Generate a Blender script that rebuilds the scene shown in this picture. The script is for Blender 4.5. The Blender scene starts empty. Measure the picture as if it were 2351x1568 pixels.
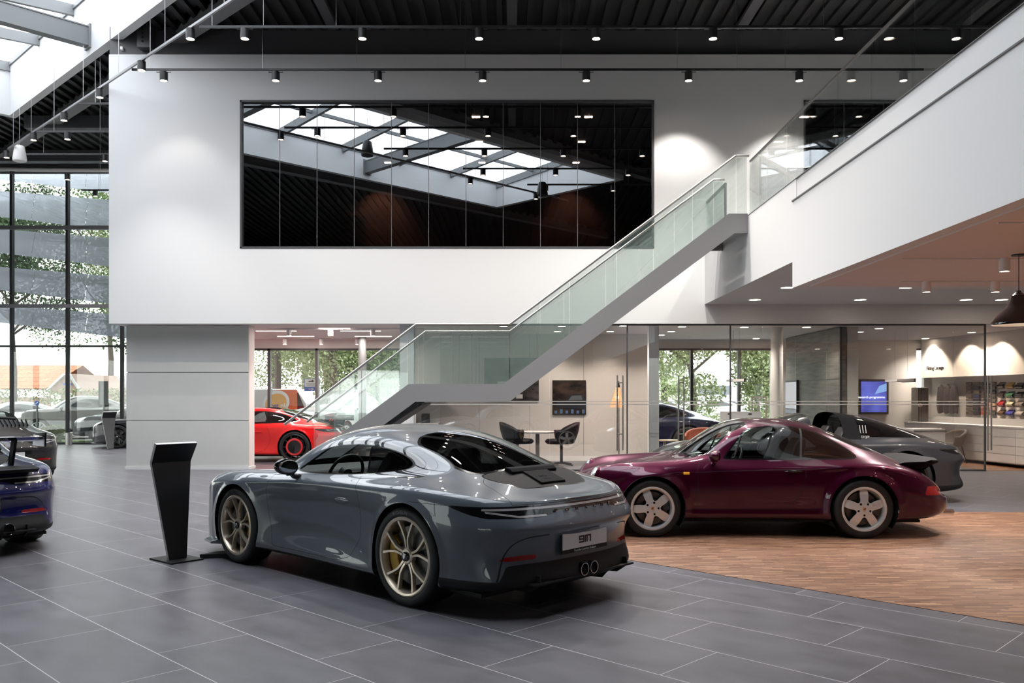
import bpy, bmesh, math, random
import numpy as np
from mathutils import Vector, Matrix

random.seed(7)
SC = bpy.context.scene
COL = SC.collection
F = 1985.0; CX = 1175.5; HY = 912.0; EYE = 1.5

# ------------------------------------------------------------------ camera
cam_d = bpy.data.cameras.new('camera')
cam_d.sensor_width = 36.0
cam_d.lens = F / 2351 * 36.0
cam_d.shift_y = (HY - 784.0) / 2351
cam_d.clip_end = 400
cam = bpy.data.objects.new('camera', cam_d)
cam.location = (0, 0, EYE); cam.rotation_euler = (math.pi / 2, 0, 0)
COL.objects.link(cam); SC.camera = cam

# ------------------------------------------------------------------ colour management
SC.view_settings.view_transform = 'Standard'
SC.view_settings.look = 'None'
SC.view_settings.exposure = 0.66
SC.view_settings.gamma = 1.0
SC.view_settings.use_curve_mapping = False
SC.cycles.max_bounces = 8
SC.cycles.use_adaptive_sampling = True
SC.cycles.adaptive_threshold = 0.035
SC.cycles.transparent_max_bounces = 20
SC.cycles.glossy_bounces = 4
SC.cycles.diffuse_bounces = 3
SC.cycles.caustics_reflective = False
SC.cycles.caustics_refractive = False
SC.cycles.sample_clamp_indirect = 4.0
SC.cycles.use_denoising = True

# ------------------------------------------------------------------ world: bright overcast sky
W = bpy.data.worlds.new('world'); SC.world = W; W.use_nodes = True
nt = W.node_tree; nt.nodes.clear()
wo = nt.nodes.new('ShaderNodeOutputWorld'); bg = nt.nodes.new('ShaderNodeBackground')
tc = nt.nodes.new('ShaderNodeTexCoord'); sx = nt.nodes.new('ShaderNodeSeparateXYZ')
cr = nt.nodes.new('ShaderNodeValToRGB')
nt.links.new(tc.outputs['Generated'], sx.inputs[0]); nt.links.new(sx.outputs['Z'], cr.inputs[0])
cr.color_ramp.elements[0].position = 0.0; cr.color_ramp.elements[0].color = (0.90, 0.90, 0.89, 1)
cr.color_ramp.elements[1].position = 0.7; cr.color_ramp.elements[1].color = (0.92, 0.95, 0.98, 1)
nt.links.new(cr.outputs[0], bg.inputs[0]); bg.inputs[1].default_value = 6.5
nt.links.new(bg.outputs[0], wo.inputs[0])

A45 = math.radians(45.4)
AD = Vector((-math.sin(A45), math.cos(A45), 0))     # direction of the roof light and tile rows
BD = Vector((math.cos(A45), math.sin(A45), 0))      # across it

def add_light(name, kind, loc, energy, color=(1, 1, 1), target=None, size=None, size_y=None, spot=None, blend=0.5, portal=False, radius=None):
    d = bpy.data.lights.new(name, kind); d.energy = energy; d.color = color
    if kind == 'AREA':
        d.shape = 'RECTANGLE'; d.size = size; d.size_y = size_y or size
        if portal: d.cycles.is_portal = True
    if kind == 'SPOT':
        d.spot_size = spot; d.spot_blend = blend; d.shadow_soft_size = radius or 0.03
    o = bpy.data.objects.new(name, d); o.location = loc; COL.objects.link(o)
    if target is not None:
        o.rotation_euler = (Vector(target) - Vector(loc)).to_track_quat('-Z', 'Y').to_euler()
    return o

# roof light opening: corners P1 (near left), P2 (near right), runs along AD
P2 = Vector((3.54, 6.16, 0)); P1 = Vector((-0.55, 2.01, 0)); LENS = 23.2
rc = (P1 + P2) / 2 + AD * LENS / 2
sky_port = add_light('skylight_daylight', 'AREA', (rc.x, rc.y, 10.6), 1, size=5.8, size_y=LENS, portal=True)
sky_port.rotation_euler = (0, 0, A45)
# daylight coming in through the glass walls
add_light('facade_daylight', 'AREA', (-16, 28.9, 4.2), 1, target=(-16, 0, 4.2), size=22, size_y=9, portal=True)
add_light('street_window_daylight', 'AREA', (1, 22.75, 1.2), 1, target=(1, 0, 1.2), size=16, size_y=2.6, portal=True)
add_light('side_window_daylight', 'AREA', (-19.3, 13, 1.7), 1, target=(0, 13, 1.7), size=27, size_y=3.1, portal=True)
add_light('shop_window_daylight', 'AREA', (-10, -9.9, 1.6), 1, target=(-10, 20, 1.6), size=10, size_y=2.2, portal=True)
# ------------------------------------------------------------------ materials
MATS = {}
def nmat(name):
    m = bpy.data.materials.new(name); m.use_nodes = True
    nt = m.node_tree; nt.nodes.clear()
    out = nt.nodes.new('ShaderNodeOutputMaterial')
    return m, nt, out
def pbr(name, col, rough=0.5, metal=0.0, coat=0.0, spec=0.5, emit=None, estr=0.0, noise=0.0, nscale=8.0, bump=0.0, coat_rough=0.02, trans=0.0):
    if name in MATS: return MATS[name]
    m, nt, out = nmat(name)
    b = nt.nodes.new('ShaderNodeBsdfPrincipled')
    b.inputs['Base Color'].default_value = (*col, 1); b.inputs['Roughness'].default_value = rough
    b.inputs['Metallic'].default_value = metal; b.inputs['Coat Weight'].default_value = coat
    b.inputs['Coat Roughness'].default_value = coat_rough; b.inputs['Specular IOR Level'].default_value = spec
    if emit: b.inputs['Emission Color'].default_value = (*emit, 1); b.inputs['Emission Strength'].default_value = estr
    if noise or bump:
        t = nt.nodes.new('ShaderNodeTexCoord'); n = nt.nodes.new('ShaderNodeTexNoise')
        n.inputs['Scale'].default_value = nscale; n.inputs['Detail'].default_value = 5
        nt.links.new(t.outputs['Object'], n.inputs['Vector'])
        if noise:
            mr = nt.nodes.new('ShaderNodeMapRange'); mr.inputs[3].default_value = 1 - noise; mr.inputs[4].default_value = 1 + noise
            nt.links.new(n.outputs['Fac'], mr.inputs[0])
            mx = nt.nodes.new('ShaderNodeVectorMath'); mx.operation = 'SCALE'; mx.inputs[0].default_value = col
            nt.links.new(mr.outputs[0], mx.inputs['Scale']); nt.links.new(mx.outputs[0], b.inputs['Base Color'])
        if bump:
            bp = nt.nodes.new('ShaderNodeBump'); bp.inputs['Strength'].default_value = bump; bp.inputs['Distance'].default_value = 0.01
            nt.links.new(n.outputs['Fac'], bp.inputs['Height']); nt.links.new(bp.outputs[0], b.inputs['Normal'])
    nt.links.new(b.outputs[0], out.inputs[0]); MATS[name] = m; return m
def glassy(name, tint=(1, 1, 1), refl=(1, 1, 1), ior=1.5, base=0.0, rough=0.0, diffuse=None, dfac=0.0, absorb=1.0):
    """thin pane: see-through with a tint, reflecting more at a slant"""
    if name in MATS: return MATS[name]
    m, nt, out = nmat(name)
    tr = nt.nodes.new('ShaderNodeBsdfTransparent'); tr.inputs[0].default_value = (*tint, 1)
    gl = nt.nodes.new('ShaderNodeBsdfGlossy'); gl.inputs['Color'].default_value = (*refl, 1); gl.inputs['Roughness'].default_value = rough
    mr = nt.nodes.new('ShaderNodeMapRange'); mr.inputs[3].default_value = base; mr.inputs[4].default_value = 1.0
    lw = nt.nodes.new('ShaderNodeLayerWeight'); lw.inputs[0].default_value = 0.5
    # schlick from the facing value
    pw = nt.nodes.new('ShaderNodeMath'); pw.operation = 'POWER'; pw.inputs[1].default_value = 4.0
    nt.links.new(lw.outputs['Facing'], pw.inputs[0])
    f0 = ((ior - 1) / (ior + 1)) ** 2 * 2 + base
    mr.inputs[3].default_value = min(f0, 0.95)
    nt.links.new(pw.outputs[0], mr.inputs[0])
    mx = nt.nodes.new('ShaderNodeMixShader')
    nt.links.new(mr.outputs[0], mx.inputs[0]); nt.links.new(tr.outputs[0], mx.inputs[1]); nt.links.new(gl.outputs[0], mx.inputs[2])
    last = mx
    if diffuse:
        df = nt.nodes.new('ShaderNodeBsdfDiffuse'); df.inputs[0].default_value = (*diffuse, 1)
        tl = nt.nodes.new('ShaderNodeBsdfTranslucent'); tl.inputs[0].default_value = (*diffuse, 1)
        m2 = nt.nodes.new('ShaderNodeMixShader'); nt.links.new(df.outputs[0], m2.inputs[1]); nt.links.new(tl.outputs[0], m2.inputs[2])
        m3 = nt.nodes.new('ShaderNodeMixShader'); m3.inputs[0].default_value = dfac
        nt.links.new(mx.outputs[0], m3.inputs[1]); nt.links.new(m2.outputs[0], m3.inputs[2]); last = m3
    nt.links.new(last.outputs[0], out.inputs[0]); MATS[name] = m; return m
def emis(name, col, s):
    if name in MATS: return MATS[name]
    m, nt, out = nmat(name)
    e = nt.nodes.new('ShaderNodeEmission'); e.inputs[0].default_value = (*col, 1); e.inputs[1].default_value = s
    nt.links.new(e.outputs[0], out.inputs[0]); MATS[name] = m; return m
class NG:
    """small helper to chain math nodes"""
    def __init__(s, nt): s.nt = nt
    def m(s, op, a, b=None, c=None):
        n = s.nt.nodes.new('ShaderNodeMath'); n.operation = op
        for i, v in enumerate((a, b, c)):
            if v is None: continue
            if isinstance(v, (int, float)): n.inputs[i].default_value = v
            else: s.nt.links.new(v, n.inputs[i])
        return n.outputs[0]

# ------------------------------------------------------------------ mesh builder
class MB:
    def __init__(s): s.v = []; s.f = []
    def raw(s, vs, fs):
        o = len(s.v); s.v += [tuple(p) for p in vs]; s.f += [tuple(i + o for i in f) for f in fs]; return s
    def box(s, x0, x1, y0, y1, z0, z1):
        vs = [(x, y, z) for z in (z0, z1) for y in (y0, y1) for x in (x0, x1)]
        return s.raw(vs, [(0, 2, 3, 1), (4, 5, 7, 6), (0, 1, 5, 4), (2, 6, 7, 3), (0, 4, 6, 2), (1, 3, 7, 5)])
    def bar(s, a, b, w, h=None, up=(0, 0, 1)):
        """rectangular bar from a to b, w across, h along up"""
        h = h or w; a = Vector(a); b = Vector(b); d = (b - a).normalized(); up = Vector(up)
        if abs(d.dot(up)) > 0.99: up = Vector((0, 1, 0))
        r = d.cross(up).normalized(); u = r.cross(d).normalized()
        vs = [p + r * (i * w / 2) + u * (j * h / 2) for p in (a, b) for j in (-1, 1) for i in (-1, 1)]
        return s.raw(vs, [(0, 1, 3, 2), (4, 6, 7, 5), (0, 4, 5, 1), (2, 3, 7, 6), (0, 2, 6, 4), (1, 5, 7, 3)])
    def tube(s, pts, r, n=12, cap=True, closed=False):
        pts = [Vector(p) for p in pts]; m = len(pts); rs = r if isinstance(r, (list, tuple)) else [r] * m
        ref = None; rings = []
        for i, p in enumerate(pts):
            if closed: d = pts[(i + 1) % m] - pts[i - 1]
            else: d = (pts[min(i + 1, m - 1)] - pts[max(i - 1, 0)])
            d.normalize()
            if ref is None: ref = Vector((0, 0, 1)) if abs(d.z) < 0.9 else Vector((1, 0, 0))
            a = d.cross(ref).normalized(); b = d.cross(a).normalized(); ref = -b if False else a.cross(d).normalized()
            k = 1.0
            if 0 < i < m - 1 and not closed:
                c = (pts[i] - pts[i - 1]).normalized().dot((pts[i + 1] - pts[i]).normalized()); k = 1 / max(0.5, math.sqrt(max(0.01, (1 + c) / 2)))
            rings.append([p + (a * math.cos(t) + b * math.sin(t)) * rs[i] * (k if n <= 4 else 1) for t in [2 * math.pi * j / n for j in range(n)]])
        o = len(s.v)
        for rg in rings: s.v += [tuple(q) for q in rg]
        for i in range(m if closed else m - 1):
            i2 = (i + 1) % m
            for j in range(n):
                j2 = (j + 1) % n
                s.f.append((o + i * n + j, o + i2 * n + j, o + i2 * n + j2, o + i * n + j2))
        if cap and not closed:
            s.f.append(tuple(o + j for j in range(n))); s.f.append(tuple(o + (m - 1) * n + n - 1 - j for j in range(n)))
        return s
    def cyl(s, a, b, r, r2=None, n=20): return s.tube([a, b], [r, r if r2 is None else r2], n)
    def lathe(s, prof, c=(0, 0, 0), ax='z', n=32, close=False):
        """prof: list of (radius, height) around axis ax through c"""
        o = len(s.v); m = len(prof)
        for r, h in prof:
            for j in range(n):
                t = 2 * math.pi * j / n; a, b = r * math.cos(t), r * math.sin(t)
                p = {'z': (a, b, h), 'y': (a, h, b), 'x': (h, a, b)}[ax]
                s.v.append((p[0] + c[0], p[1] + c[1], p[2] + c[2]))
        for i in range(m if close else m - 1):
            i2 = (i + 1) % m
            for j in range(n):
                j2 = (j + 1) % n; q = (o + i * n + j, o + i * n + j2, o + i2 * n + j2, o + i2 * n + j)
                s.f.append(q if ax != 'y' else q[::-1])
        return s
    def prism(s, poly, a, b, ax='y'):
        """polygon (2d) extruded between a and b along ax"""
        n = len(poly); o = len(s.v)
        for t in (a, b):
            for p, q in poly: s.v.append({'y': (p, t, q), 'x': (t, p, q), 'z': (p, q, t)}[ax])
        s.f.append(tuple(o + i for i in range(n))[::-1]); s.f.append(tuple(o + n + i for i in range(n)))
        for i in range(n):
            j = (i + 1) % n; s.f.append((o + i, o + j, o + n + j, o + n + i))
        return s
    def ball(s, c, r, n=12, sc=(1, 1, 1)):
        prof = [(math.sin(math.pi * i / n) * r, -math.cos(math.pi * i / n) * r) for i in range(n + 1)]
        o = len(s.v); s.lathe([(max(a, 1e-4), b) for a, b in prof], (0, 0, 0), 'z', n * 2)
        for i in range(o, len(s.v)):
            p = s.v[i]; s.v[i] = (p[0] * sc[0] + c[0], p[1] * sc[1] + c[1], p[2] * sc[2] + c[2])
        return s
    def xf(s, M):
        s.v = [tuple(M @ Vector(p)) for p in s.v]; return s
    def build(s, name, mat, parent=None, smooth=False, world=True, bevel=0, angle=35):
        me = bpy.data.meshes.new(name); me.from_pydata(s.v, [], s.f); me.update()
        bm = bmesh.new(); bm.from_mesh(me); bmesh.ops.recalc_face_normals(bm, faces=bm.faces); bm.to_mesh(me); bm.free()
        return link(name, me, mat, parent, smooth, world, bevel, angle)
def link(name, me, mat, parent=None, smooth=False, world=True, bevel=0, angle=35):
    o = bpy.data.objects.new(name, me); COL.objects.link(o)
    if mat: me.materials.append(mat)
    if smooth:
        me.polygons.foreach_set('use_smooth', [True] * len(me.polygons))
        try: me.set_sharp_from_angle(angle=math.radians(angle))
        except Exception: pass
    if parent is not None:
        o.parent = parent
        if world: o.matrix_parent_inverse = PM(parent).inverted()
    if bevel:
        b = o.modifiers.new('bevel', 'BEVEL'); b.width = bevel; b.segments = 2; b.limit_method = 'ANGLE'
    return o
def PM(o):
    M = Matrix.LocRotScale(o.location, o.rotation_euler, o.scale)
    return PM(o.parent) @ o.matrix_parent_inverse @ M if o.parent else M
def tag(o, label=None, cat=None, group=None, kind=None):
    for k, v in (('label', label), ('category', cat), ('group', group), ('kind', kind)):
        if v: o[k] = v
    return o
def thing(name, label, cat, loc=(0, 0, 0), rz=0, group=None):
    o = bpy.data.objects.new(name, None); COL.objects.link(o); o.empty_display_size = 0.1
    o.location = loc; o.rotation_euler = (0, 0, rz)
    return tag(o, label, cat, group)
def struct(mb, name, mat, label=None, cat=None, **k):
    o = mb.build(name, mat, **k); tag(o, label, cat, None, 'structure'); return o
def copy_tree(o, parent=None, label=None):
    c = o.copy(); COL.objects.link(c)
    if parent is not None: c.parent = parent
    for ch in list(o.children): copy_tree(ch, c)
    if label: c['label'] = label
    return c
def PX(px, py, Y):
    """the point at depth Y seen at pixel px, py"""
    return Vector(((px - CX) / F * Y, Y, EYE - (py - HY) / F * Y))
def XX(px, Y): return (px - CX) / F * Y
def ZZ(py, Y): return EYE - (py - HY) / F * Y
def text_mesh(txt, size, extr=0.003, bold=0.0, align='CENTER', shear=0, spacing=1.0):
    cu = bpy.data.curves.new('lettering', 'FONT'); cu.body = txt; cu.size = size; cu.extrude = extr
    cu.offset = bold; cu.align_x = align; cu.align_y = 'CENTER'; cu.shear = shear; cu.space_character = spacing; cu.resolution_u = 3
    to = bpy.data.objects.new('lettering', cu); COL.objects.link(to)
    dg = bpy.context.evaluated_depsgraph_get(); me = bpy.data.meshes.new_from_object(to.evaluated_get(dg))
    bpy.data.objects.remove(to); bpy.data.curves.remove(cu); return me
def put_text(name, txt, size, mat, M, parent=None, label=None, **k):
    me = text_mesh(txt, size, **k); me.transform(M); o = link(name, me, mat, parent, world=True)
    if label: o['label'] = label
    return o

M_wall = pbr('white_plaster', (0.72, 0.725, 0.73), 0.6)
M_warmwall = pbr('beige_wall', (0.62, 0.575, 0.54), 0.6)
M_offwhite = pbr('off_white_paint', (0.82, 0.79, 0.76), 0.55)
M_black = pbr('black_paint', (0.012, 0.012, 0.014), 0.5)
M_ceilblack = pbr('black_roof_deck', (0.012, 0.012, 0.013), 0.55)
M_steelgrey = pbr('grey_painted_steel', (0.20, 0.21, 0.215), 0.45)
M_darksteel = pbr('dark_painted_steel', (0.07, 0.07, 0.075), 0.45)
M_midsteel = pbr('mid_grey_painted_steel', (0.16, 0.16, 0.165), 0.45)
M_stainless = pbr('brushed_stainless', (0.50, 0.485, 0.46), 0.32, 1.0)
M_stringer = pbr('light_grey_stringer_paint', (0.28, 0.28, 0.285), 0.5)
M_concrete = pbr('concrete_panel', (0.58, 0.585, 0.565), 0.75, noise=0.05, nscale=2.5, bump=0.05)
M_glass = glassy('clear_glass', (0.97, 0.985, 0.98))
M_glassgreen = glassy('balustrade_glass', (0.965, 0.988, 0.98), base=0.02)
M_stairglass = glassy('stair_side_glass', (0.965, 0.988, 0.98), base=0.02, diffuse=(0.62, 0.78, 0.73), dfac=0.09)
M_facade = glassy('facade_glass', (0.57, 0.59, 0.58), base=0.02)
M_blackglass = glassy('black_mirror_glass', (0.26, 0.24, 0.24), (0.82, 0.86, 0.90), base=0.36)
M_spotlit = emis('lit_spot_disc', (1.0, 0.80, 0.62), 40.0)
M_downlit = emis('lit_downlight_disc', (1.0, 0.83, 0.66), 14.0)
M_lightbox = emis('lit_light_line', (1.0, 0.86, 0.76), 5.0)
M_cable = pbr('steel_cable', (0.5, 0.5, 0.5), 0.3, 1.0)
from mathutils.geometry import tessellate_polygon
YV = 17.5                      # front of the upper white volume
U0, U1, V0, V1 = 1.8, 24.95, 1.0, 6.8
def uv(u, v, z): p = AD * u + BD * v; return (p.x, p.y, z)
def toU(x, y): return x * AD.x + y * AD.y
def toV(x, y): return x * BD.x + y * BD.y

# ------------------------------------------------------------------ floor
def tile_material():
    m, nt, out = nmat('slate_floor_tiles'); g = NG(nt)
    b = nt.nodes.new('ShaderNodeBsdfPrincipled')
    t = nt.nodes.new('ShaderNodeTexCoord'); s = nt.nodes.new('ShaderNodeSeparateXYZ'); nt.links.new(t.outputs['Object'], s.inputs[0])
    X, Y = s.outputs[0], s.outputs[1]
    u = g.m('ADD', g.m('MULTIPLY', X, AD.x), g.m('MULTIPLY', Y, AD.y)); v = g.m('ADD', g.m('MULTIPLY', X, BD.x), g.m('MULTIPLY', Y, BD.y))
    Wd, Ln = 0.5805, 1.162
    vv = g.m('DIVIDE', g.m('SUBTRACT', v, 2.145 - 4 * Wd - 30 * Wd), Wd); row = g.m('FLOOR', vv); fv = g.m('FRACT', vv)
    # rows shift by a third of a tile
    uu = g.m('DIVIDE', g.m('SUBTRACT', g.m('ADD', u, 60 * Ln), g.m('ADD', g.m('MULTIPLY', row, Ln / 3), 0.0 + TILE_U)), Ln); col = g.m('FLOOR', uu); fu = g.m('FRACT', uu)
    du = g.m('MULTIPLY', g.m('MINIMUM', fu, g.m('SUBTRACT', 1, fu)), Ln); dv = g.m('MULTIPLY', g.m('MINIMUM', fv, g.m('SUBTRACT', 1, fv)), Wd)
    gd = g.m('MINIMUM', g.m('ADD', du, 0.0006), dv); grout = g.m('LESS_THAN', gd, 0.0025)
    idv = g.m('FRACT', g.m('MULTIPLY', g.m('SINE', g.m('ADD', g.m('MULTIPLY', row, 12.99), g.m('MULTIPLY', col, 78.23))), 43758.5))
    n = nt.nodes.new('ShaderNodeTexNoise'); n.inputs['Scale'].default_value = 2.2; n.inputs['Detail'].default_value = 8; n.inputs['Roughness'].default_value = 0.65
    cv = nt.nodes.new('ShaderNodeCombineXYZ'); nt.links.new(g.m('ADD', u, g.m('MULTIPLY', row, 3.7)), cv.inputs[0]); nt.links.new(g.m('MULTIPLY', g.m('ADD', v, g.m('MULTIPLY', col, 5.3)), 1.8), cv.inputs[1])
    nt.links.new(cv.outputs[0], n.inputs['Vector'])
    k = g.m('ADD', g.m('MULTIPLY', g.m('SUBTRACT', n.outputs['Fac'], 0.5), 1.15), g.m('ADD', g.m('MULTIPLY', g.m('SUBTRACT', idv, 0.5), 0.06), 1.0))
    vm = nt.nodes.new('ShaderNodeVectorMath'); vm.operation = 'SCALE'; vm.inputs[0].default_value = (0.118, 0.115, 0.130); nt.links.new(k, vm.inputs['Scale'])
    mx = nt.nodes.new('ShaderNodeMix'); mx.data_type = 'RGBA'; nt.links.new(grout, mx.inputs[0]); nt.links.new(vm.outputs[0], mx.inputs[6]); mx.inputs[7].default_value = (0.60, 0.58, 0.60, 1)
    nt.links.new(mx.outputs[2], b.inputs['Base Color'])
    nt.links.new(g.m('ADD', g.m('MULTIPLY', n.outputs['Fac'], 0.14), 0.27), b.inputs['Roughness']); b.inputs['Specular IOR Level'].default_value = 0.45
    nt.links.new(b.outputs[0], out.inputs[0]); return m
TILE_U = 0.0
def wood_material(name='wood_strip_floor', tint=(1, 1, 1)):
    m, nt, out = nmat(name); g = NG(nt)
    b = nt.nodes.new('ShaderNodeBsdfPrincipled')
    t = nt.nodes.new('ShaderNodeTexCoord'); s = nt.nodes.new('ShaderNodeSeparateXYZ'); nt.links.new(t.outputs['Object'], s.inputs[0])
    X, Y = s.outputs[0], s.outputs[1]
    vv = g.m('DIVIDE', g.m('ADD', Y, 20), 0.022); row = g.m('FLOOR', vv)
    h = lambda a, k: g.m('FRACT', g.m('MULTIPLY', g.m('SINE', g.m('MULTIPLY', a, k)), 4758.5))
    uu = g.m('ADD', g.m('DIVIDE', g.m('ADD', X, 30), 0.19), g.m('MULTIPLY', h(row, 1.37), 7)); col = g.m('FLOOR', uu)
    idv = h(g.m('ADD', g.m('MULTIPLY', row, 0.731), g.m('MULTIPLY', col, 1.913)), 12.9898)
    cr = nt.nodes.new('ShaderNodeValToRGB'); nt.links.new(idv, cr.inputs[0])
    e = cr.color_ramp.elements; e[0].position = 0; e[0].color = (0.155 * tint[0], 0.078 * tint[1], 0.045 * tint[2], 1); e[1].position = 1; e[1].color = (0.50 * tint[0], 0.32 * tint[1], 0.20 * tint[2], 1)
    q = cr.color_ramp.elements.new(0.4); q.color = (0.25 * tint[0], 0.135 * tint[1], 0.082 * tint[2], 1)
    q = cr.color_ramp.elements.new(0.85); q.color = (0.33 * tint[0], 0.19 * tint[1], 0.12 * tint[2], 1)
    nt.links.new(cr.outputs[0], b.inputs['Base Color']); b.inputs['Roughness'].default_value = 0.42
    nt.links.new(b.outputs[0], out.inputs[0]); return m
M_tile = tile_material(); M_wood = wood_material(tint=(.84, .78, .76))
struct(MB().raw([(-19, -10, 0), (14, -10, 0), (14, 22.6, 0), (-8.1, 22.6, 0), (-8.1, 27.7, 0), (-19, 27.7, 0), (-19, -10, -.12), (14, -10, -.12), (14, 22.6, -.12), (-8.1, 22.6, -.12), (-8.1, 27.7, -.12), (-19, 27.7, -.12)],
    [(0, 1, 2, 3, 4, 5), (11, 10, 9, 8, 7, 6)] + [(i, (i + 1) % 6, (i + 1) % 6 + 6, i + 6) for i in range(6)]), 'floor', M_tile, 'slate grey tiled showroom floor with thin white joints')
wl = lambda x: 7.98 - (x - 1.06) * 0.993
struct(MB().prism([(-2.25, 11.27), (-2.25, 11.26), (12.95, wl(12.95)), (12.95, 11.27)], 0.0, 0.004, 'z'), 'floor', M_wood, 'strip parquet floor of brown wood under the purple car')
struct(MB().box(9.66, 12.9, 17.62, 22.5, 0, 0.004), 'floor', wood_material('lounge_wood_floor', (0.8, 0.7, 0.6)), 'brown wood floor inside the fitting room')

# ------------------------------------------------------------------ black roof deck with ribs
def deck():
    Z = 9.05; mb = MB()
    outer = [(-19, -10), (14, -10), (14, 27.7), (-19, 27.7)]; hole = [uv(u, v, 0)[:2] for u, v in ((U0, V0), (U1, V0), (U1, V1), (U0, V1))]
    al = outer + hole; tr = tessellate_polygon([[Vector((*p, 0)) for p in outer], [Vector((*p, 0)) for p in hole]])
    mb.raw([(x, y, Z) for x, y in al] + [(x, y, Z + .1) for x, y in al], [tuple(t) for t in tr] + [tuple(i + 8 for i in t) for t in tr])
    x = -18.9
    while x < 13.9:
        # clip the rib x = const against the opening
        ys = [y / 20 for y in range(-200, 553)]; run = None
        for y in ys + [None]:
            ins = y is not None and not (U0 - .3 < toU(x, y) < U1 + .3 and V0 - .3 < toV(x, y) < V1 + .3)
            if y is not None and y > YV + .2 and x > -8.2: ins = False
            if ins and run is None: run = y
            if (not ins) and run is not None:
                e = (y if y is not None else ys[-1])
                if e - run > .3: mb.box(x, x + .11, run, e, Z - .075, Z)
                run = None
        x += 0.30
    return mb
struct(deck(), 'ceiling', M_ceilblack, 'black ribbed roof deck')
# roof light shaft
sh = MB()
def slab(u0, u1, v0, v1, z0, z1a, z1b=None):
    """box in the turned frame; top height z1a at v0 and z1b at v1"""
    z1b = z1a if z1b is None else z1b
    vs = [uv(u, v, z0) for v in (v0, v1) for u in (u0, u1)] + [uv(u, v, z1a if v == v0 else z1b) for v in (v0, v1) for u in (u0, u1)]
    return (vs, [(0, 1, 3, 2), (4, 6, 7, 5), (0, 4, 5, 1), (2, 3, 7, 6), (0, 2, 6, 4), (1, 5, 7, 3)])
gz = lambda v: 9.73 + (v - V0) / (V1 - V0) * 0.42
for a in ((U0, U1, V0 - .18, V0, 8.79, 9.7, 9.73), (U0, U1, V1, V1 + .18, 8.79, 10.15, 10.17), (U0 - .18, U0, V0 - .18, V1 + .18, 8.79, 9.72, 10.16), (U1, U1 + .18, V0 - .18, V1 + .18, 8.79, 9.72, 10.16)): sh.raw(*slab(*a))
struct(sh, 'trim_1', pbr('shaft_white', (0.62, 0.625, 0.63), 0.6), 'white shaft walls of the roof light')
gl = MB(); n = 10
for i in range(n):
    for j in range(3):
        ua = U0 + (U1 - U0) * i / n + .04; ub = U0 + (U1 - U0) * (i + 1) / n - .04; va = V0 + (V1 - V0) * j / 3 + .03; vb = V0 + (V1 - V0) * (j + 1) / 3 - .03
        gl.raw([uv(ua, va, gz(va) + .03), uv(ub, va, gz(va) + .03), uv(ub, vb, gz(vb) + .03), uv(ua, vb, gz(vb) + .03)], [(0, 1, 2, 3)])
w1 = thing('window_1', 'glazed roof light over the showroom', 'window', (rc.x, rc.y, 9.7)); w1['kind'] = 'structure'
gl.build('pane', glassy('roof_glass', (0.56, 0.575, 0.60)), w1)
rf = MB()
for i in range(n + 1):
    u = U0 + (U1 - U0) * i / n; rf.bar(uv(u, V0, gz(V0) - .1), uv(u, V1, gz(V1) - .1), .10, .24)
for j in range(4):
    v = V0 + (V1 - V0) * j / 3; rf.bar(uv(U0, v, gz(v) - .04), uv(U1, v, gz(v) - .04), .07, .10)
rf.build('glazing_bar', M_steelgrey, w1)
for i, u in enumerate((7.8, 13.6, 19.4)):
    b = MB()
    b.bar(uv(u, V0 + .02, 9.38), uv(u, V1 - .02, 9.38), .22, .025).bar(uv(u, V0 + .02, 8.99), uv(u, V1 - .02, 8.99), .22, .025)
    b.bar(uv(u, V0 + .02, 9.185), uv(u, V1 - .02, 9.185), .19, .37)
    o = b.build('steel_beam', M_steelgrey)
    tag(o, ['grey steel beam crossing the near end of the roof light', 'grey steel beam crossing the middle of the roof light', 'grey steel beam crossing the roof light at the top left of the photo'][i], 'beam', 'steel beams across the roof light')
    e = MB(); 
    for v in (V0 + .02, V1 - .02): e.bar(uv(u - .15, v, 9.185), uv(u + .15, v, 9.185), .04, .5)
    e.build('end_plate', M_steelgrey, o)
# dark roof steel under the deck
b = MB()
for v, z, w, h in ((V1 + .95, 8.72, .30, .34), (V0 - .9, 8.72, .30, .34)):
    b.bar(uv(-6, v, z), uv(30, v, z), w, .02).bar(uv(-6, v, z + h), uv(30, v, z + h), w, .02).bar(uv(-6, v, z + h / 2), uv(30, v, z + h / 2), .03, h)
struct(b, 'trim_2', M_midsteel, 'dark steel beams beside the roof light')
b = MB()
for x in (-3.6, 0.0, 4.6, 9.0): b.box(x - .1, x + .1, max(6, (7.3 - .702 * x) / .712), 17.4, 8.9, 9.05)
for y, x in ((23.0, -12.9), (26.2, -16.2)): b.box(x, -8.2, y - .15, y + .15, 8.62, 8.95)
struct(b, 'trim_3', M_darksteel, 'dark cross beams under the roof deck')
struct(MB().box(-8.2, 13.5, YV + .12, YV + .4, 8.44, 9.05), 'wall_top', pbr('dark_bulkhead', (0.075, 0.075, 0.082), 0.5), 'black bulkhead above the white wall')
struct(MB().box(-19, 14, 27.5, 27.8, 8.72, 9.05), 'trim_4', M_darksteel)

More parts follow.
